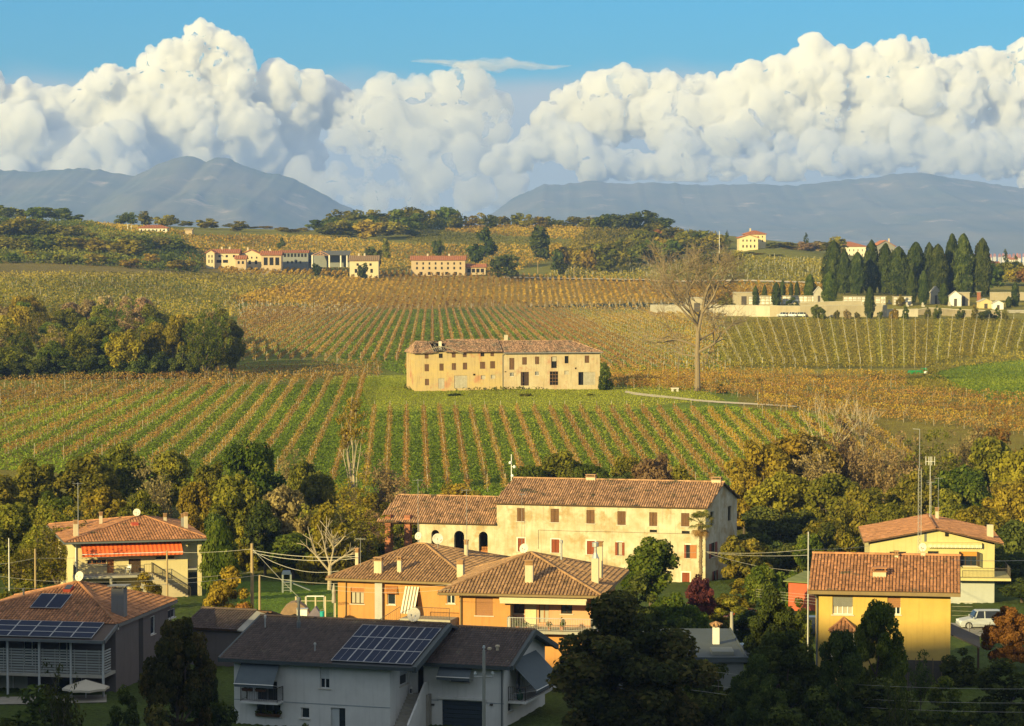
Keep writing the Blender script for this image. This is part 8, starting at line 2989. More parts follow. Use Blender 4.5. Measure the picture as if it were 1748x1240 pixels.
def shed():
 h = House('tiled_shed', 'low dark tiled shed between the grey house and the white house', 322, 428, 113.5, 112.6, 1115, zb=-35.4)
 W = h.W
 ez = h.P(380, 1073)[1]
 pf = front(h)
 D = 7
 rz = h.P(380, 1040, D / 2)[1]
 pf.wall(h.walls, 0, W, -1.5, ez)
 for pl in (side_r(h, W), side_l(h, 0)):
  pl.wall(h.walls, 0, D, -1.5, ez)
  h.walls.add([pl.pt(0, 0, ez), pl.pt(D, 0, ez), pl.pt(D / 2, 0, rz)], [(0, 1, 2)])
 front(h, D).wall(h.walls, 0, W, -1.5, ez)
 rf = Roof(h, .24, .36, seed=6)
 rf.slope((-.5, -.4, ez), (W - 1.0, -.4, ez), (W - 1.0, D / 2, rz), (-.5, D / 2, rz))
 rf.slope((W + .3, D + .4, ez), (-.5, D + .4, ez), (-.5, D / 2, rz), (W + .3, D / 2, rz))
 rf.cap((-.5, D / 2, rz), (W - 1.0, D / 2, rz))
 r = rf.fin(TILE_DARK)
 mb = h.mb()
 mb.hexa([(W - 1, -.4, ez - .1), (W + .4, -.4, ez - .3), (W + .4, D / 2, rz - .5), (W - 1, D / 2, rz - .1), (W - 1, -.4, ez), (W + .4, -.4, ez - .2), (W + .4, D / 2, rz - .4), (W - 1, D / 2, rz)])
 mb.build('sheet_roof', CONCRETE, r)
 h.fin(GREYWALL)
shed()
def flat_building():
 Y1, Y0 = 211.0, 196.0
 z = at(1230, 1074, Y1).z
 a, b = at(1263, 1074, Y1), at(1255, 1122, Y0)
 x1 = (a.x + b.x) / 2
 o = empty('flat_roofed_building', (x1 - 7, Y0, z - 3.6), 0, 'grey flat roofed outbuilding with a white chimney, right of the huge dark tree', 'building')
 mb = MB()
 mb.box((-3, 0, -3), (6.8, Y1 - Y0, 3.3))
 mb.build('wall', stucco('outbuilding_plaster', (.2, .21, .2)), o)
 mb = MB()
 mb.box((-3.3, -.3, 3.3), (7.1, Y1 - Y0 + .3, 3.6))
 mb.box((-3.3, -.32, 3.6), (7.1, -.2, 3.68))
 mb.box((6.98, -.2, 3.6), (7.1, Y1 - Y0 + .3, 3.68))
 mb.build('roof', mat('grey_bitumen', (.085, .10, .105), (.065, .078, .082), scale=.6, rough=.85), o)
 mb = MB()
 mb.box((4.6, 1.0, 3.602), (6.2, 3.4, 3.9))
 mb.build('roof_hatch', mat('grey_hatch', (.16, .18, .18)), o)
 c0, c1 = at(1222, 1093, 203), at(1222, 1065, 203)
 cx, cz = c0.x - (x1 - 7), c0.z - (z - 3.6)
 h_ = c1.z - c0.z
 mb = MB()
 mb.box((cx - .25, 203 - Y0 - .25, 3.5), (cx + .25, 203 - Y0 + .25, 3.6 + h_))
 c = mb.build('chimney', mat('white_chimney_paint', (.7, .68, .64), (.55, .52, .48), rough=.9), o)
 for k in range(8):
  mb = MB()
  a_ = 2 * math.pi * k / 8
  e = Vector((cx, 203 - Y0, 3.6 + h_ + .42))
  f = e + Vector((math.cos(a_) * .46, math.sin(a_) * .46, -.22))
  mb.tube(e, f, .07, .12, 6, RNG.random())
  mb.build('cap_tile', TILE_BROWN, c)
 mb = MB()
 for sx in (-.16, .16):
  for sy in (-.16, .16):
   mb.box((cx + sx - .05, 203 - Y0 + sy - .05, 3.6 + h_), (cx + sx + .05, 203 - Y0 + sy + .05, 3.6 + h_ + .3))
 mb.build('cap_stub', CHIM, c)
flat_building()
def red_garage():
 Y = 136 * K
 a, b = at(1346, 1000, Y), at(1384, 985, Y)
 z = T(a.x, Y)
 o = empty('red_garage', (a.x, Y, z), -.5, 'low red walled garage with a mossy green roof beside the yellow house', 'garage')
 zt = at(1365, 986, Y).z - z
 mb = MB()
 mb.box((0, 0, -1), (3.4, 4.5, zt - .4))
 mb.build('wall', mat('red_plaster', (.5, .12, .06), (.4, .09, .05), scale=1.2, rough=.9), o)
 mb = MB()
 mb.hexa([(-.4, -.4, zt - .4), (3.8, -.4, zt - .4), (3.8, 5, zt), (-.4, 5, zt), (-.4, -.4, zt - .3), (3.8, -.4, zt - .3), (3.8, 5, zt + .1), (-.4, 5, zt + .1)])
 mb.build('roof', mat('mossy_roof', (.13, .17, .05), (.2, .2, .08), scale=1.5, rough=1), o)
red_garage()
def car(name, label, px, py, Y, L, Hh, col, heading, suv=False, group=None, cat='car'):
 """px, py: middle of the sills; heading: angle of the nose"""
 p = at(px, py, Y)
 z = T(p.x, Y)
 o = empty(name, (p.x, Y, z), heading, label, cat, group)
 W2 = .88
 paint = mat('paint_' + '_'.join(str(int(c * 100)) for c in col), col, tuple(c * .95 for c in col), rough=.28, spec=.6)
 gl = glass_mat('car_glass', (.015, .018, .02))
 h1 = .62 * Hh
 prof = [(-L / 2, .35), (-L / 2 + .05, .62 * h1 + .2), (-L / 2 + .12, h1 * .98), (-L * .18, h1 * 1.03), (L / 2 - 1.15, h1 * .98), (L / 2 - .25, h1 * .80), (L / 2, h1 * .55), (L / 2 - .02, .32)]
 body = MB()
 n = len(prof)
 r0 = [(x, -W2 + (.10 if zz > h1 * .9 else 0), zz) for x, zz in prof]
 r1 = [(x, W2 - (.10 if zz > h1 * .9 else 0), zz) for x, zz in prof]
 body.prism(r0, r1)
 body.box((-L / 2 + .2, -W2 + .03, .2), (L / 2 - .15, W2 - .03, .4))
 o_b = body.build('body', paint, o)
 md = o_b.modifiers.new('bevel', 'BEVEL')
 md.width = .06
 md.segments = 2
 md.limit_method = 'ANGLE'
 back = -L / 2 + (.18 if suv else .35)
 cab = [(back, h1 * .97), (back + .25, Hh - .06), (back + .5, Hh), (L * .08, Hh), (L * .16, Hh - .05), (L / 2 - 1.2, h1 * .97)]
 g = MB()
 t = .30
 ring = lambda s, ins: [(x, s * (W2 - .10 - (t * (zz - h1) / (Hh - h1 + .01) * .5) - ins), zz) for x, zz in cab]
 g.prism(ring(-1, 0), ring(1, 0))
 gr = g.build('glasshouse', gl, o)
 rf = MB()
 xa, xb = back + .22, L * .15
 rf.prism([(xa, -W2 + .24, Hh - .055), (xb, -W2 + .24, Hh - .05), (xb - .15, -W2 + .26, Hh + .012), (xa + .25, -W2 + .26, Hh + .012)], [(xa, W2 - .24, Hh - .055), (xb, W2 - .24, Hh - .05), (xb - .15, W2 - .26, Hh + .012), (xa + .25, W2 - .26, Hh + .012)])
 rf.build('roof', paint, o)
 for x in (back + .3, -.1, L * .12):
  for sg in (-1, 1):
   pm = MB()
   dz = .25 if x > L * .1 else 0
   pm.hexa([(x - .05 + dz, sg * (W2 - .095) - .012, h1 * .96), (x + .05 + dz, sg * (W2 - .095) - .012, h1 * .96), (x + .05 + dz, sg * (W2 - .095) + .012, h1 * .96), (x - .05 + dz, sg * (W2 - .095) + .012, h1 * .96),
      (x - .05, sg * (W2 - .245) - .012, Hh - .03), (x + .05, sg * (W2 - .245) - .012, Hh - .03), (x + .05, sg * (W2 - .245) + .012, Hh - .03), (x - .05, sg * (W2 - .245) + .012, Hh - .03)])
   pm.build('window_pillar', paint, o)
 tyre = mat('tyre', (.015, .015, .015), rough=.9)
 for x in (-L * .31, L * .31):
  for sg in (-1, 1):
   w = MB()
   w.lathe([(.19, -.1), (.32, -.1), (.34, -.06), (.34, .06), (.32, .1), (.19, .1)], n=18)
   w.xform(Matrix.Translation((x, sg * (W2 - .08), .34)) @ Matrix.Rotation(math.pi / 2, 4, 'X'))
   wo = w.build('wheel', tyre, o)
   rm = MB()
   rm.lathe([(.02, .0), (.05, .085), (.05, .1)], n=8)
   for k in range(7):
    a = 2 * math.pi * k / 7
    rm.tube((0, 0, .09), (math.cos(a) * .21, math.sin(a) * .21, .085), .025, .03, 4)
   rm.lathe([(.19, .075), (.23, .105), (.19, .1)], n=18)
   rm.xform(Matrix.Translation((x, sg * (W2 - .06), .34)) @ Matrix.Rotation(-sg * math.pi / 2 * -1 if sg < 0 else -math.pi / 2, 4, 'X'))
   rm.build('rim', STEEL, wo)
 for sg in (-1, 1):
  q = MB()
  q.box((L / 2 - .3, sg * .62 - .17, h1 * .62), (L / 2 - .02, sg * .62 + .17, h1 * .76))
  q.build('headlight', WHITE, o)
  q = MB()
  q.box((-L / 2 - .01, sg * .68 - .14, h1 * .66), (-L / 2 + .12, sg * .68 + .14, h1 * .92))
  q.build('tail_light', mat('tail_red', (.4, .01, .01), rough=.3), o)
  q = MB()
  q.box((L * .2, sg * (W2 + .02) - .09, h1 * .98), (L * .2 + .12, sg * (W2 + .02) + .09, h1 * .98 + .14))
  q.build('wing_mirror', paint, o)
 return o
car('parked_car', 'red car parked below the cream house gable, partly hidden by bushes', 1262, 1052, 128 * K, 4.1, 1.48, (.34, .02, .015), math.pi + .1)
car('parked_car', 'dark grey estate car parked at the left corner of the deep yellow house', 1372, 1060, 124 * K, 4.4, 1.62, (.06, .07, .075), math.pi - .1, True)
car('parked_car', 'silver car parked beside the orange autumn tree at the right', 1676, 1067, 127 * K, 4.4, 1.62, (.40, .42, .43), math.pi + .05, True)
car('parked_car', 'black car with shining windscreen behind the grey flat roof', 1272, 1090, 113 * K, 4.4, 1.5, (.012, .013, .014), math.pi + .6)
for i, (px, col, lab) in enumerate(((1337, (.5, .53, .55), 'leftmost of three cars parked at the graveyard wall, silver'), (1352, (.72, .72, .7), 'middle of three cars parked at the graveyard wall, white'), (1366, (.3, .34, .36), 'rightmost of three cars parked at the graveyard wall, grey'))):
 g = ground(px, 541, 700, 1500)
 car('parked_car', lab, px, 541, g.y, 4.2, 1.5, col, math.pi / 2 + .9 + .1 * i, False, 'cars at the graveyard wall')
def mesh_fence():
 Y = 124 * K
 a, b = at(1655, 1075, Y), at(1760, 1078, Y)
 z = T(a.x, Y)
 o = empty('mesh_fence', (a.x, Y, z), 0, 'dark wire mesh fence in front of the silver car', 'fence')
 L = b.x - a.x
 mb = MB()
 for i in range(int(L / .12)):
  mb.tube((i * .12, 0, 0), (i * .12, 0, .95), .006, .006, 3)
 for k in range(6):
  mb.tube((0, 0, .1 + k * .16), (L, 0, .1 + k * .16), .008, .008, 3)
 mb.build('wire_mesh', IRON, o)
 for i in range(4):
  mb = MB()
  mb.tube((i * L / 3, .02, -.5), (i * L / 3, .02, 1.1), .03, .03, 6)
  mb.build('fence_post', IRON, o)
mesh_fence()
POLEWOOD = mat('pole_wood', (.40, .30, .16), (.28, .2, .11), scale=4, stretch=(4, 4, .4), rough=.95)
INSUL = mat('insulator_glass', (.5, .56, .55), (.4, .46, .46), rough=.25)
POLE_TOP = {}
def pole(key, px, pyt, Y0, r, m, label, name='utility_pole', arms=(), lamp=False, sink=0):
 Y = Y0 * K
 p = at(px, pyt, Y)
 z = T(p.x, Y)
 h = p.z - z
 o = empty(name, (p.x, Y, z), 0, label, 'pole')
 mb = MB()
 mb.tube((0, 0, -.8), (0, 0, h), r * 1.15, r * .8, 10)
 mb.build('shaft', m, o)
 POLE_TOP[key] = Vector((p.x, Y, z + h))
 for zz, w in arms:
  q = MB()
  q.box((-w, -.05, h - zz - .05), (w, .05, h - zz + .05))
  q.build('cross_arm', STEEL, o)
  for s_ in (-1, 1):
   q = MB()
   q.lathe([(.03, 0), (.03, .1), (.09, .12), (.1, .2), (.06, .22), (.08, .27), (.03, .3)], (s_ * (w - .06), 0, h - zz + .05), 9)
   q.build('insulator', INSUL, o)
 if arms:
  q = MB()
  q.lathe([(.03, 0), (.03, .1), (.09, .12), (.1, .2), (.06, .22), (.08, .27), (.03, .3)], (0, 0, h), 9)
  q.build('insulator', INSUL, o)
 return o
pole('front', 826, 1110, 91, .12, mat('concrete_pole', (.34, .35, .31), (.26, .27, .24), scale=3, rough=.9), 'concrete pole with glass insulators standing before the garage of the white house', arms=((1.75, .62),))
pole('big', 430, 928, 128, .16, POLEWOOD, 'tallest wooden utility pole, at the left edge of the sunny lawn')
pole('small', 443, 982, 124, .11, POLEWOOD, 'shorter wooden pole just right of the tallest utility pole')
pole('mid', 285, 940, 133, .1, POLEWOOD, 'slim wooden pole in front of the stair of the orange awning house')
pole('left', 60, 937, 128, .1, POLEWOOD, 'slim wooden pole left of the orange awning house')
pole('far_left', 15, 919, 126, .05, WHITE, 'thin white steel pole at the left edge', 'lamp_pole')
pole('grey', 1380, 908, 112, .07, STEEL, 'grey steel street light pole at the left end of the deep yellow house', 'street_light')
pole('stub', 1249, 1045, 118, .16, CONCRETE, 'short concrete post left of the black car', 'concrete_post')
for i, (px, pyt, Y0, lab) in enumerate(((432, 412, 720, 'thin power pole above the far farm houses'), (918, 447, 690, 'slim pole left of the terraced vines'), (980, 452, 690, 'slim pole right of the terrace edge'), (1338, 452, 680, 'slim pole on the terraced vines below the hilltop villa'),
           (218, 383, 800, 'left of two white poles by the white hilltop farmhouse'), (224, 384, 800, 'right of two white poles by the white hilltop farmhouse'), (1228, 395, 730, 'lamp post left of the hilltop villa'), (177, 388, 810, 'dark pole in the hilltop vines'))):
 pole('f%d' % i, px, pyt, Y0, .16, WHITE if 'white' in lab or 'lamp' in lab else POLEWOOD, lab)
WIRE = mat('wire', (.42, .4, .34), (.36, .34, .3), rough=.6)
def wire(a, b, sag, label, r=.018):
 mb = MB()
 a, b = Vector(a), Vector(b)
 pts = [a.lerp(b, i / 12) - Vector((0, 0, 4 * sag * (i / 12) * (1 - i / 12))) - a for i in range(13)]
 mb.path(pts, r, 4)
 o = mb.build('power_cable', WIRE, None, a)
 tag(o, label, 'cable')
pt = lambda px, py, Y0: at(px, py, Y0 * K)
top = POLE_TOP['big']
wire(top - Vector((0, 0, .5)), pt(285, 943, 133), .15, 'upper cable from the tallest wooden pole to the pole before the awning house')
wire(pt(285, 943, 133), pt(60, 953, 128), .2, 'cable between the two slim wooden poles on the left')
wire(pt(60, 953, 128), pt(-60, 966, 126), .2, 'cable from the leftmost wooden pole out of the left edge')
wire(top - Vector((0, 0, 2.6)), pt(130, 994, 124), .25, 'lower cable from the tallest wooden pole to the left')
wire(pt(130, 994, 124), pt(-40, 977, 122), .2, 'lower cable leaving at the left edge above the grey house')
wire(top - Vector((0, 0, .6)), pt(612, 950, 124), .3, 'upper cable from the tallest wooden pole to the orange house roof', .03)
wire(top - Vector((0, 0, .8)), pt(609, 953, 125), .45, 'second cable from the tallest wooden pole to the orange house roof', .03)
wire(top - Vector((0, 0, .6)), pt(578, 975, 122), .8, 'lowest sagging cable from the tallest pole to the orange house eaves', .025)
wire(POLE_TOP['small'], pt(600, 995, 122), .3, 'cable from the shorter wooden pole to the orange house wall')
wire(POLE_TOP['small'], pt(-30, 1003, 112), .5, 'cable from the shorter wooden pole towards the left edge')
wire(top - Vector((0, 0, .4)), pt(512, 1022, 124), .1, 'guy wire running down right from the tallest wooden pole', .015)
wire(pt(1207, 942, 158), pt(1380, 938, 112), .25, 'upper cable from the cream house corner to the steel pole', .025)
wire(pt(1207, 943, 158), pt(1378, 948, 112), .2, 'second cable from the cream house corner to the yellow house', .025)
wire(pt(1208, 944, 158), pt(1360, 975, 130), .3, 'sagging cable from the cream house corner to the red garage')
wire(pt(1380, 938, 112), pt(1484, 932, 139), .1, 'cable from the steel pole to the pale yellow house')
wire(pt(1625, 956, 102), pt(1790, 955, 108), .1, 'cable crossing in front of the pale yellow house to the right edge')
wire(pt(1130, 945, 157), pt(1207, 942, 158), .05, 'cable along the cream house wall by the palm')
for i, (y0, y1) in enumerate(((1142, 1176), (1166, 1200), (1178, 1216))):
 wire(pt(1180, y0, 92), pt(1790, y1, 80), .4, ['highest', 'middle', 'lowest'][i] + ' of three cables crossing the dark garden at the bottom right', .012)
for i in range(4):
 wire(pt(1290, 1006 + i * 4, 114), pt(1660, 1028 + i * 8, 99.3), .25, ['first', 'second', 'third', 'fourth'][i] + ' from the top of four thin cables before the yellow wall', .01)
for i in range(2):
 wire(pt(560, 1000 + i * 7, 112), pt(770, 998 + i * 8, 108), .25, ['upper', 'lower'][i] + ' of two thin cables passing before the orange house wall', .012)
def weather_mast():
 Y = 172 * K
 p = at(873, 776, Y)
 z = at(873, 822, Y).z - 3
 o = empty('camera_mast', (p.x, Y, z), 0, 'thin white mast with cameras behind the left end of the cream house ridge', 'mast')
 h = p.z - z
 mb = MB()
 mb.tube((0, 0, -2), (0, 0, h), .07, .05, 7)
 mb.build('shaft', WHITE, o)
 for zz, x in ((1.5, .35), (1.0, -.15), (2.6, .1)):
  mb = MB()
  mb.tube((0, 0, h - zz), (x, 0, h - zz), .03, .03, 5)
  mb.lathe([(.02, -.2), (.16, -.15), (.2, 0), (.12, .15), (.02, .2)], (x, -.1, h - zz), 9)
  mb.build('camera', WHITE, o)
weather_mast()
def garden():
 Y = 150 * K
 p = at(497, 986, Y)
 o = empty('play_tower', (p.x, Y, T(p.x, Y)), .1, 'plastic play tower with slide in the shade beyond the lawn', 'play tower')
 pm = mat('pale_plastic', (.22, .25, .23), (.18, .2, .19), rough=.5)
 h = 1.9
 for x in (-.9, -.05):
  for y in (-.4, .4):
   mb = MB()
   mb.box((x - .09, y - .09, -.3), (x + .09, y + .09, h))
   mb.build('post', pm, o)
 mb = MB()
 mb.prism([(-1.0, -.5, h), (.05, -.5, h), (-.1, -.5, h + .35), (-.85, -.5, h + .35)], [(-1.0, .5, h), (.05, .5, h), (-.1, .5, h + .35), (-.85, .5, h + .35)])
 mb.build('roof', mat('blue_plastic', (.05, .08, .16), rough=.5), o)
 for k in range(5):
  mb = MB()
  mb.box((-.8, -.48, .2 + k * .28), (-.15, -.42, .26 + k * .28))
  mb.build('ladder_rung', pm, o)
 mb = MB()
 mb.box((-.95, -.4, 1.0), (0, .4, 1.08))
 mb.build('platform', pm, o)
 mb = MB()
 mb.hexa([(.0, -.3, .95), (2.0, -.3, .1), (2.0, .3, .1), (.0, .3, .95), (.0, -.3, 1.05), (2.0, -.3, .2), (2.0, .3, .2), (.0, .3, 1.05)])
 mb.build('slide', pm, o)
 # drying rack
 Y = 120 * K
 p = at(538, 1034, Y)
 o = empty('drying_rack', (p.x, Y, T(p.x, Y)), 0, 'white metal clothes drying frame at the edge of the lawn', 'drying rack')
 zt = at(538, 1018, Y).z - T(p.x, Y)
 for x in (-.75, .75):
  mb = MB()
  mb.tube((x, -.3, -.2), (x, -.3, zt), .02, .02, 6)
  mb.tube((x, .3, -.2), (x, .3, zt), .02, .02, 6)
  mb.tube((x, -.3, zt), (x, .3, zt), .02, .02, 6)
  mb.build('side_frame', STEEL, o)
 for k in range(6):
  mb = MB()
  mb.tube((-.75, -.3 + k * .12, zt), (.75, -.3 + k * .12, zt), .01, .01, 4)
  mb.build('line', WHITE, o)
 # folded parasol
 Y = 122 * K
 p = at(570, 1036, Y)
 z = T(p.x, Y)
 o = empty('folded_parasol', (p.x, Y, z), 0, 'folded grey parasol standing left of the orange house corner', 'parasol')
 zt = at(570, 997, Y).z - z
 mb = MB()
 mb.tube((0, 0, -.2), (0, 0, zt), .03, .03, 7)
 mb.build('pole', STEEL, o)
 mb = MB()
 mb.lathe([(.17, zt - 1.65), (.2, zt - 1.5), (.15, zt - .9), (.19, zt - .7), (.1, zt - .2), (.03, zt + .05)], (0, 0, 0), 9)
 mb.build('canopy', mat('grey_cloth', (.36, .33, .3), (.28, .26, .24), rough=.9), o)
 # covered garden furniture, box, bucket, stone arch
 Y = 116 * K
 p = at(537, 1048, Y)
 z = T(p.x, Y)
 zt = at(537, 1035, Y).z
 o = empty('covered_furniture', (p.x, Y, z), 0, 'garden furniture under a purple grey cover behind the white house ridge', 'furniture')
 mb = MB()
 H2 = zt - z
 mb.prism([(-1.1, -.6, 0), (1.1, -.6, 0), (1.0, -.5, H2 * .7), (.1, -.5, H2), (-.9, -.5, H2 * .72)], [(-1.1, .6, 0), (1.1, .6, 0), (1.0, .5, H2 * .7), (.1, .5, H2), (-.9, .5, H2 * .72)])
 mb.build('cover', mat('purple_grey_tarp', (.12, .10, .16), (.2, .17, .2), scale=1.2, rough=.8), o)
 p = at(516, 1048, Y)
 o = empty('white_cabinet', (p.x, Y, z), 0, 'white cabinet left of the purple grey cover', 'cabinet')
 mb = MB()
 mb.box((-.42, -.3, 0), (.42, .3, at(516, 1040, Y).z - z))
 mb.build('body', WHITE, o)
 mb = MB()
 mb.box((-.46, -.34, at(516, 1040, Y).z - z + .002), (.46, .34, at(516, 1040, Y).z - z + .06))
 mb.build('lid', STEEL, o)
 p = at(550, 1049, Y - 1)
 o = empty('bucket', (p.x, Y - 1, z), 0, 'teal bucket right of the purple grey cover', 'bucket')
 mb = MB()
 hb = at(550, 1042, Y).z - z
 mb.lathe([(.14, 0), (.19, hb), (.21, hb), (.21, hb + .04), (.17, hb + .03)], n=12)
 mb.build('tub', mat('teal_plastic', (.02, .35, .33), rough=.5), o)
 mb = MB()
 mb.path([(-.2, 0, hb + .02), (-.14, 0, hb + .16), (0, 0, hb + .22), (.14, 0, hb + .16), (.2, 0, hb + .02)], .012, 4)
 mb.build('handle', STEEL, o)
 Y = 118 * K
 p = at(504, 1046, Y)
 z = T(p.x, Y)
 zt = at(504, 1027, Y).z - z
 o = empty('garden_oven', (p.x, Y, z), 0, 'old rounded masonry garden oven with dark arched mouth at the lawn edge', 'oven')
 mb = MB()
 pts = [(1.6 * math.cos(math.pi * i / 12), zt * (.35 + .65 * math.sin(math.pi * i / 12))) for i in range(13)]
 mb.prism([(u, -.6, v) for u, v in pts] + [(-1.6, -.6, -.3), (1.6, -.6, -.3)], [(u, .9, v) for u, v in pts] + [(-1.6, .9, -.3), (1.6, .9, -.3)])
 mb.build('shell', mat('rusty_masonry', (.3, .2, .12), (.18, .12, .08), scale=2, rough=.95), o)
 mb = MB()
 pts = [(1.1 * math.cos(math.pi * i / 10), zt * (.15 + .62 * math.sin(math.pi * i / 10))) for i in range(11)]
 mb.prism([(u, -.62, v) for u, v in pts], [(u, -.605, v) for u, v in pts])
 mb.build('mouth', BLACK, o)
 # white rail fence behind
 Y = 123 * K
 a, b = at(505, 1030, Y), at(572, 1030, Y)
 z = T(a.x, Y)
 zt = at(540, 1026, Y).z - z
 o = empty('white_fence', (a.x, Y, z), 0, 'low white rail fence at the near edge of the lawn', 'fence')
 L = b.x - a.x
 for k in (0.45, 1.0):
  mb = MB()
  mb.box((0, -.02, zt * k - .03), (L, .02, zt * k + .02))
  mb.build('rail', CHIM, o)
 for i in range(5):
  mb = MB()
  mb.box((i * L / 4 - .06, -.06, -.3), (i * L / 4 + .06, .06, zt * 1.12))
  mb.build('fence_post', CHIM, o)
garden()
def farm_bits():
 g = ground(1152, 669, 400)
 o = empty('stone_trough', g, .1, 'pale stone trough on two blocks by the path left of the big bare tree', 'trough')
 mb = MB()
 mb.box((-.75, -.35, .55), (.75, .35, .8))
 mb.build('slab', STONE_SILL, o)
 for x in (-.5, .5):
  mb = MB()
  mb.box((x - .18, -.28, -.2), (x + .18, .28, .548))
  mb.build('block', STONE_SILL, o)
 g = ground(1566, 638, 400, 900)
 o = empty('green_skip', g, .05, 'bright green metal skip beside the far corner of the green meadow', 'skip')
 gm = mat('green_metal', (.02, .22, .06), (.015, .18, .05), rough=.5)
 mb = MB()
 mb.prism([(-2.3, -.8, 0), (1.0, -.8, 0), (1.0, -.8, .75), (-2.0, -.8, .75)], [(-2.3, .8, 0), (1.0, .8, 0), (1.0, .8, .75), (-2.0, .8, .75)])
 mb.build('tub', gm, o)
 mb = MB()
 mb.box((1.0, -.8, 0), (2.2, .8, 1.3))
 mb.build('cabin', gm, o)
 mb = MB()
 mb.box((1.3, -.815, .3), (1.9, -.802, 1.1))
 mb.build('hatch', mat('dark_green_metal', (.012, .12, .035), rough=.5), o)
 g = ground(1580, 639, 400, 900)
 o = empty('white_tank', g, 0, 'small white tank right of the green skip', 'tank')
 mb = MB()
 mb.lathe([(.4, -.1), (.42, .7), (.3, .85), (.08, .9)], n=12)
 mb.build('body', WHITE, o, smooth_=True)
 mb = MB()
 mb.tube((.05, 0, .85), (.05, 0, 1.6), .04, .04, 6)
 mb.build('vent_pipe', STEEL, o)
farm_bits()
GWALL = mat('graveyard_wall_render', (.43, .37, .26), (.32, .27, .18), scale=.25, rough=.95, streak=.3)
GSTONE = mat('grave_stone', (.50, .46, .37), (.34, .31, .25), scale=.8, rough=.9, tone=.25)
def gpt(px, py, y0=800, y1=1700):
 return ground(px, py, y0, y1)
def wall_run(name, label, pts, m, Y0=None):
 """free standing wall; pts = (px, pixel top, pixel foot)"""
 o = None
 gs = []
 for px, pt_, pf_ in pts:
  if Y0:
   Y = Y0 * K
   g = at(px, pf_, Y)
  else:
   g = gpt(px, pf_)
  zt = at(px, pt_, g.y).z
  gs.append((g.x, g.y, g.z, zt))
 o = empty(name, gs[0][:3], 0, label, 'wall')
 ox, oy, oz = gs[0][:3]
 for i in range(len(gs) - 1):
  a, b = gs[i], gs[i + 1]
  mb = MB()
  v = []
  for q, zz in ((a, a[2] - 1.5), (b, b[2] - 1.5)):
   v.append((q[0] - ox, q[1] - oy, zz - oz))
  v += [(b[0] - ox, b[1] - oy + .4, b[2] - 1.5 - oz), (a[0] - ox, a[1] - oy + .4, a[2] - 1.5 - oz)]
  v += [(a[0] - ox, a[1] - oy, a[3] - oz), (b[0] - ox, b[1] - oy, b[3] - oz), (b[0] - ox, b[1] - oy + .4, b[3] - oz), (a[0] - ox, a[1] - oy + .4, a[3] - oz)]
  mb.hexa(v)
  mb.build('wall_panel', m, o)
  mb = MB()
  c = []
  for q in (a, b):
   c.append((q[0] - ox, q[1] - oy - .08, q[3] - oz + .003))
  c += [(b[0] - ox, b[1] - oy + .48, b[3] - oz + .003), (a[0] - ox, a[1] - oy + .48, a[3] - oz + .003)]
  mb.hexa(c + [(p[0], p[1], p[2] + .18) for p in c])
  mb.build('coping', GSTONE, o)
 return o
wall_run('graveyard_wall', 'long pale front wall of the graveyard behind the big bare tree', [(1110, 521, 538), (1170, 521, 539), (1230, 521.5, 540), (1290, 522, 541), (1314, 523, 541)], mat('pale_wall_render', (.56, .51, .40), (.44, .39, .29), scale=.25, rough=.95, streak=.35))
wall_run('graveyard_wall', 'tan stretch of graveyard wall behind the three parked cars', [(1314, 522, 541), (1332, 523, 541), (1365, 523, 541), (1410, 522, 541)], GWALL)
wall_run('graveyard_wall', 'tan graveyard wall either side of the wall cypress', [(1410, 522, 541), (1430, 522, 541), (1470, 522, 541), (1514, 522, 541)], GWALL)
wall_run('graveyard_wall', 'lower pale graveyard wall with two dark wreaths', [(1514, 529, 541), (1540, 529, 541), (1567, 528, 541)], mat('pale_wall_render', (.72, .67, .56)))
wall_run('graveyard_wall', 'streaked grey concrete graveyard wall at the right', [(1567, 529, 538), (1585, 526, 538), (1632, 529, 540), (1665, 530, 542), (1710, 532, 544)], mat('old_concrete', (.30, .25, .17), (.20, .17, .11), scale=.3, rough=.95, streak=.6))
wall_run('graveyard_wall', 'low terrace wall inside the graveyard, upper left', [(1345, 518, 524), (1410, 516, 523), (1470, 514, 522)], GWALL, 492)
def tomb(label, px, pyb, pyt, wpx, Y0, m=None, gable=True, door=True, roofm=None, name='tomb_chapel', roofpx=0.32, cat='tomb'):
 Y = Y0 * K
 g = at(px, pyb, Y)
 zt = at(px, pyt, Y).z
 w = wpx * Y / F
 z = min(g.z, T(g.x, Y))
 o = empty(name, (g.x, Y, z), RNG.uniform(-.08, .08), label, cat)
 H2 = zt - z
 hw = H2 * (1 - roofpx) if gable else H2
 d = w * .9
 m = m or GSTONE
 mb = MB()
 mb.box((-w / 2, 0, -1), (w / 2, d, hw))
 if gable:
  mb.prism([(-w / 2, .001, hw), (w / 2, .001, hw), (0, .001, H2 - .1)], [(-w / 2, d, hw), (w / 2, d, hw), (0, d, H2 - .1)])
 mb.build('wall', m, o)
 mb = MB()
 if gable:
  for sg in (-1, 1):
   e = sg * (w / 2 + .25)
   dz = (H2 - hw) * .25 / (w / 2)
   mb.hexa([(0, -.2, H2 - .08), (e, -.2, hw - dz), (e, d + .2, hw - dz), (0, d + .2, H2 - .08), (0, -.2, H2 + .06), (e, -.2, hw - dz + .14), (e, d + .2, hw - dz + .14), (0, d + .2, H2 + .06)])
 else:
  mb.box((-w / 2 - .2, -.2, H2), (w / 2 + .2, d + .2, H2 + .2))
 mb.build('roof', roofm or GSTONE, o)
 if door:
  mb = MB()
  mb.box((-w * .13, -.03, 0), (w * .13, -.002, hw * .72))
  mb.build('door', IRON, o)
 return o
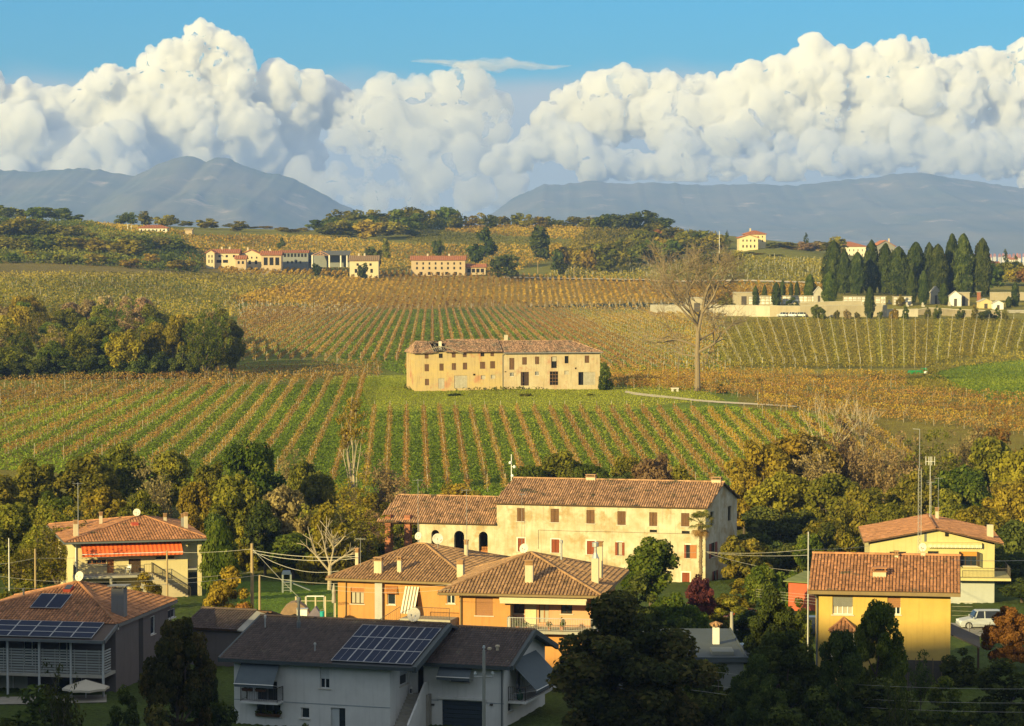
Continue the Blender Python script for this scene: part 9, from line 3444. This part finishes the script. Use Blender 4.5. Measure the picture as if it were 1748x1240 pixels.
def niches(label, px0, px1, pyb, pyt, Y0, rows=3):
 Y = Y0 * K
 a, b = at(px0, pyb, Y), at(px1, pyb, Y)
 zt = at(px0, pyt, Y).z
 z = a.z
 o = empty('grave_niche_block', (a.x, Y, z), 0, label, 'tomb')
 L, H2 = b.x - a.x, zt - z
 mb = MB()
 mb.box((0, 0, -2), (L, 2.4, H2))
 mb.box((-.2, -.3, H2), (L + .2, 2.6, H2 + .22))
 mb.build('wall', GWALL, o)
 n = max(2, int(L / 1.4))
 mb = MB()
 for r in range(rows):
  for c in range(n):
   u0, u1 = L * (c + .12) / n, L * (c + .88) / n
   z0, z1 = H2 * (r + .12) / rows, H2 * (r + .86) / rows
   mb.box((u0, -.05, z0), (u1, -.003, z1), RNG.random())
   if RNG.random() < .6:
    mb.box(((u0 + u1) / 2 - .12, -.2, z0 + .1), ((u0 + u1) / 2 + .12, -.05, z0 + .5), 0.0)
 pl = mb.build('plaque_wall', mat('white_marble', (.74, .72, .66), (.62, .6, .55), tone=.3, rough=.5), o)
 pl['kind'] = 'stuff'
tomb('pale gabled tomb chapel at the far left of the cypress row', 1398, 514, 489, 16, 500)
niches('wide grey niche block left of the pale gabled tomb', 1278, 1334, 520, 506, 500)
niches('niche block between the small cypresses and the gabled tomb', 1336, 1392, 520, 506, 503)
niches('white niche block left of the wall cypress', 1440, 1478, 516, 507, 500, 2)
niches('white niche block right of the wall cypress', 1494, 1512, 518, 507, 500)
niches('white niche wall behind the golden bush', 1525, 1556, 521, 507, 500)
tomb('white domed tomb between cypresses right of the golden bush', 1598, 515, 489, 16, 505)
tomb('white gabled tomb chapel with red roof right of the slim cypress', 1631, 520, 497, 20, 500, WHITE)
tomb('tan tomb block joined to the white gabled tomb', 1645, 520, 500, 20, 502, GWALL, False)
tomb('yellow gabled tomb chapel at the right', 1683, 524, 510, 22, 495, mat('yellow_tomb', (.66, .52, .25)))
tomb('white gabled tomb chapel between the yellow one and the right edge', 1704, 527, 513, 18, 493, WHITE)
tomb('brick entrance pillar right of the graveyard stair', 1671, 522, 499, 6, 498, BRICK, False, False, name='gate_pillar', cat='pillar')
tomb('grey flat building among cypresses at the right edge', 1737, 541, 531, 28, 485, CONCRETE, False)
tomb('flat pale shelter behind the big bare tree crown', 1190, 520, 509, 40, 505, GWALL, False)
tomb('long flat canopy left of the small cypresses', 1270, 516, 500, 34, 520, GWALL, False)
wall_run('graveyard_wall', 'long low parapet wall at the upper right of the graveyard', [(1690, 500, 506), (1720, 500, 506), (1760, 500, 506)], GWALL, 512)
for i, px in enumerate((1548, 1554, 1443, 1464, 1450, 1518, 1575, 1440, 1455, 1470, 1620, 1500, 1507)):
 Y = (497 + (i % 3) * 3) * K
 g = at(px, 521 - (i % 4) * 3, Y)
 o = empty('headstone', (g.x, Y, min(g.z, T(g.x, Y) + .3)), 0, 'small pale headstone among the graves inside the wall', 'headstone', 'headstones in the graveyard')
 mb = MB()
 mb.prism([(-.35, -.08, -.3), (.35, -.08, -.3), (.35, -.08, 1.0), (0, -.08, 1.3), (-.35, -.08, 1.0)], [(-.35, .08, -.3), (.35, .08, -.3), (.35, .08, 1.0), (0, .08, 1.3), (-.35, .08, 1.0)])
 mb.build('stone', GSTONE, o)
 mb = MB()
 mb.box((-.5, -1.8, -.3), (.5, -.09, .25))
 mb.build('grave_slab', GSTONE, o)
FARWALL = mat('far_cream', (.62, .52, .33), (.54, .44, .27), scale=.2, rough=.95)
FARTAN = mat('far_tan', (.50, .38, .24), (.42, .32, .2), scale=.2, rough=.95)
FARWHITE = mat('far_white', (.74, .68, .55), (.66, .6, .47), scale=.2, rough=.95)
FARTILE = mat('far_tile', (.42, .17, .08), (.32, .12, .06), scale=.6, rough=.95)
FARGREY = mat('far_slate', (.12, .12, .11), (.09, .09, .085), scale=.6, rough=.9)
def far_house(name, label, px0, px1, Y0, pyb, pye, pyr, m, wins=(), roof='gable', roofm=None, depth=9.0, rot=0.0, chim=(), cat='house', side=True):
 """wins: (row, number, from, to, kind) in fractions of the facade"""
 h = House(name, label, px0, px1, Y0 + rot * 2, Y0 - rot * 2, pyb, cat, 'far farm houses', zb=None)
 base = min(h.z, T(h.o.x, h.o.y), T(h.o.x + h.ex.x * h.W, h.o.y + h.ex.y * h.W)) - h.z
 W, D = h.W, depth
 ez = h.P((px0 + px1) / 2, pye)[1]
 rz = h.P((px0 + px1) / 2, pyr, D / 2 if roof != 'front' else 0)[1]
 pf = front(h)
 holes = []
 for z0f, z1f, n, a, b, wf in wins:
  for i in range(n):
   c = a + (b - a) * (i + .5) / n
   holes.append((W * (c - wf / 2), ez * z0f, W * (c + wf / 2), ez * z1f))
 pf.wall(h.walls, 0, W, base - 1, ez, holes, .25)
 for sd in (side_r(h, W), side_l(h, 0)):
  sh = [(D * t, ez * .6, D * t + 1.0, ez * .8) for t in (.25, .6)] + [(D * t, ez * .15, D * t + 1.0, ez * .4) for t in (.25, .6)]
  sd.wall(h.walls, 0, D, base - 1, ez, sh if side else [], .25)
  if side:
   for r in sh:
    bare_opening(h, sd, r, BLACK, .22)
  if roof == 'gable':
   h.walls.add([sd.pt(0, 0, ez), sd.pt(D, 0, ez), sd.pt(D / 2, 0, rz)], [(0, 1, 2)])
 front(h, D).wall(h.walls, 0, W, base - 1, ez)
 if roof == 'front':
  h.walls.add([pf.pt(0, 0, ez), pf.pt(W, 0, ez), pf.pt(W / 2, 0, rz)], [(0, 1, 2)])
 for r in holes:
  bare_opening(h, pf, r, BLACK, .22)
 rf = Roof(h, .9, .9, seed=len(label))
 o = .6
 rm = roofm or FARTILE
 if roof == 'gable':
  rf.slope((-o, -o, ez - .1), (W + o, -o, ez - .1), (W + o, D / 2, rz + .1), (-o, D / 2, rz + .1))
  rf.slope((W + o, D + o, ez - .1), (-o, D + o, ez - .1), (-o, D / 2, rz + .1), (W + o, D / 2, rz + .1))
 elif roof == 'hip':
  i = min(W, D) * .45
  a, b = (i, D / 2, rz), (W - i, D / 2, rz)
  rf.slope((-o, -o, ez), (W + o, -o, ez), b, a)
  rf.slope((W + o, -o, ez), (W + o, D + o, ez), b, b)
  rf.slope((W + o, D + o, ez), (-o, D + o, ez), a, b)
  rf.slope((-o, D + o, ez), (-o, -o, ez), a, a)
 elif roof == 'front':
  rf.slope((-o, D + o, ez - .1), (-o, -o, ez - .1), (W / 2, -o, rz + .1), (W / 2, D + o, rz + .1))
  rf.slope((W + o, -o, ez - .1), (W + o, D + o, ez - .1), (W / 2, D + o, rz + .1), (W / 2, -o, rz + .1))
 rf.fin(rm, rm)
 for c in chim:
  mb = h.mb()
  mb.box((W * c - .4, D * .45, ez), (W * c + .4, D * .45 + .8, rz + 1.2))
  mb.build('chimney', CHIM, h.root)
 h.fin(m)
 return h
two = lambda n, a=.05, b=.95, w=.05: [(.60, .82, n, a, b, w), (.14, .42, n, a, b, w)]
far_house('farm_house', 'tan three storey farmhouse with long red roof in the middle of the far farms', 702, 794, 690, 471, 444, 437.5, FARTAN, [(.70, .85, 8, .05, .97, .03), (.40, .56, 8, .05, .97, .035), (.05, .24, 5, .1, .9, .06)], chim=(.3, .7))
far_house('farm_annex', 'low open red roofed annex at the right end of the tan far farmhouse', 795, 829, 692, 466, 456, 451, FARTAN, [(.05, .7, 4, .05, .95, .16)], depth=6, side=False)
far_house('farm_house', 'pale farmhouse with big round tree before its door, left of the tan far farmhouse', 597, 646, 678, 469, 445, 437, FARWALL, [(.62, .8, 2, .05, .95, .08), (.12, .4, 3, .08, .9, .09)], roofm=mat('far_brown_tile', (.28, .18, .1), rough=.95), chim=(.3, .5))
far_house('farm_house', 'cream farmhouse at the left end of the far farm row', 364, 408, 684, 449, 432, 426, FARWALL, [(.55, .78, 3, .1, .95, .09), (.0, .3, 2, .1, .6, .2)], chim=(.3, .6))
far_house('farm_house', 'cream gable fronted wing at the left end of the far farm row', 352, 366, 682, 452, 432, 427, FARWALL, two(2, .15, .9, .14), roof='front')
far_house('farm_annex', 'low red roofed annex in the left part of the far farm row', 402, 420, 680, 452, 442, 437, FARTAN, [(.1, .6, 2, .1, .9, .2)], depth=6, side=False)
far_house('farm_house', 'cream gable front farmhouse with red roof second in the far farm row', 410, 446, 686, 453, 435, 427, FARWALL, [(.62, .8, 3, .2, .9, .07), (.1, .45, 2, .3, .9, .12)], roof='front', depth=14, chim=(.3,))
far_house('farm_house', 'tan farmhouse with deep porch in the centre of the far farm row', 446, 480, 684, 455, 435.5, 429, FARTAN, [(.1, .78, 3, .08, .95, .2)], chim=(.4,))
far_house('farm_barn', 'long arcaded barn with orange roof in the far farm row', 478, 526, 694, 452, 431, 428, mat('far_blue_grey', (.24, .25, .24), rough=.9), [(.62, .9, 7, .12, .97, .08), (.1, .3, 4, .2, .8, .06)])
far_house('farm_barn', 'grey roofed link barn between the arcaded barn and the open shed', 524, 542, 698, 452, 437, 432, mat('far_blue_grey', (.24, .25, .24)), [(.2, .6, 2, .1, .9, .15)], roofm=FARGREY)
def open_shed():
 h = House('open_shed', 'big open farm shed with timber truss gable and dark roof in the far farms', 533, 562, 690, 690, 453, 'shed', 'far farm houses')
 W, D = h.W, 30.0
 base = -1.0
 ez = h.P(547, 436)[1]
 rz = h.P(547, 429)[1]
 xr = h.P(598, 437, 3)[0]
 for x in (0, W):
  for y in (0,):
   mb = h.mb()
   mb.box((x - .35, y - .35, base), (x + .35, y + .35, ez))
   mb.build('post', FARWHITE, h.root)
 for x in (.55, .85):
  mb = h.mb()
  mb.box((W + (xr - W) * x - .3, .2, base), (W + (xr - W) * x + .3, .8, ez))
  mb.build('post', FARWHITE, h.root)
 tm = mat('far_orange_timber', (.5, .26, .12), rough=.9)
 mb = h.mb()
 for a, b in (((0, 0, ez), (W, 0, ez)), ((-.5, 0, ez - .1), (W / 2, 0, rz)), ((W + .5, 0, ez - .1), (W / 2, 0, rz)), ((W / 2, 0, ez), (W / 2, 0, rz)), ((W * .25, 0, ez + .1), (W / 2, 0, ez + .9)), ((W * .75, 0, ez + .1), (W / 2, 0, ez + .9))):
  mb.tube(a, b, .22, .22, 4)
 mb.build('truss', tm, h.root)
 mb = h.mb()
 mb.hexa([(-.6, -.2, ez), (xr, -.2, ez), (xr, 9, rz), (W / 2, 9, rz), (-.6, -.2, ez + .2), (xr, -.2, ez + .2), (xr, 9, rz + .2), (W / 2, 9, rz + .2)])
 mb.build('roof', FARGREY, h.root)
 mb = h.mb()
 mb.box((0, 9, base), (xr, 9.3, ez))
 mb.box((xr - .3, 0, base), (xr, 9, ez))
 mb.build('wall', mat('far_blue_grey', (.24, .25, .24)), h.root)
open_shed()
far_house('farm_house', 'white hilltop farmhouse with red roof among trees at the left', 237, 285, 790, 398, 389.5, 384.5, FARWHITE, [(.35, .75, 7, .03, .97, .05)], roof='hip')
far_house('farm_annex', 'low tan hut right of the white hilltop farmhouse', 316, 328, 792, 402, 392, 391, FARTAN, [], depth=6, side=False, roofm=FARTAN)
far_house('villa', 'lower front block of the yellow hilltop villa', 1262, 1294, 722, 424, 406, 401, mat('far_yellow', (.70, .58, .33), (.62, .5, .28)), [(.62, .82, 4, .1, .92, .07), (.05, .3, 4, .1, .92, .08)], roof='front', depth=14)
far_house('villa', 'taller rear block of the yellow hilltop villa', 1272, 1307, 731, 424, 400, 394, mat('far_yellow', (.70, .58, .33)), [(.75, .88, 4, .1, .95, .05), (.45, .6, 4, .1, .95, .05)], roof='hip', chim=(.3,), depth=14)
far_house('convent', 'big white building with red hip roof rising behind the cypresses', 1428, 1478, 800, 442, 421, 413, FARWHITE, [(.60, .78, 6, .08, .95, .03), (.2, .4, 6, .08, .95, .03)], roof='hip', cat='building', depth=26)
far_house('convent', 'grey gabled wing of the big white building behind the cypresses', 1494, 1528, 790, 440, 421, 411, mat('far_grey_stone', (.26, .25, .22), rough=.95), [(.55, .75, 4, .1, .95, .05), (.2, .4, 4, .1, .95, .05)], roof='front', cat='building', depth=20, chim=(.8,))
far_house('far_house', 'small white house right of the cypress row in the distance', 1724, 1737, 1150, 448, 443, 440, FARWHITE, [(.3, .7, 3, .1, .9, .1)])
far_house('far_house', 'small house with red roof near the right edge in the distance', 1690, 1706, 1000, 455, 450, 447, FARTAN, [(.3, .7, 3, .1, .9, .1)])
for k in range(26):
 px = 1600 + k * 6.2 + RNG.uniform(-2, 2)
 Y = RNG.uniform(5200, 7600)
 p = at(px, 434, Y)
 z = T(p.x, Y)
 zt = at(px, RNG.uniform(431, 435.5), Y).z - z
 w = RNG.uniform(3, 6) * Y / F * .5
 o = empty('town_house', (p.x, Y, z), RNG.uniform(-.3, .3), 'tiny pale house of the distant town on the plain at the right', 'house', 'houses of the distant town')
 mb = MB()
 mb.box((-w, 0, 0), (w, w, zt * .75))
 mb.build('wall', FARWHITE, o)
 mb = MB()
 mb.prism([(-w * 1.1, -1, zt * .75), (w * 1.1, -1, zt * .75), (w * .6, w / 2, zt), (-w * .6, w / 2, zt)], [(-w * 1.1, w + 1, zt * .75), (w * 1.1, w + 1, zt * .75), (w * .6, w / 2 + .1, zt), (-w * .6, w / 2 + .1, zt)])
 mb.build('roof', FARTILE, o)
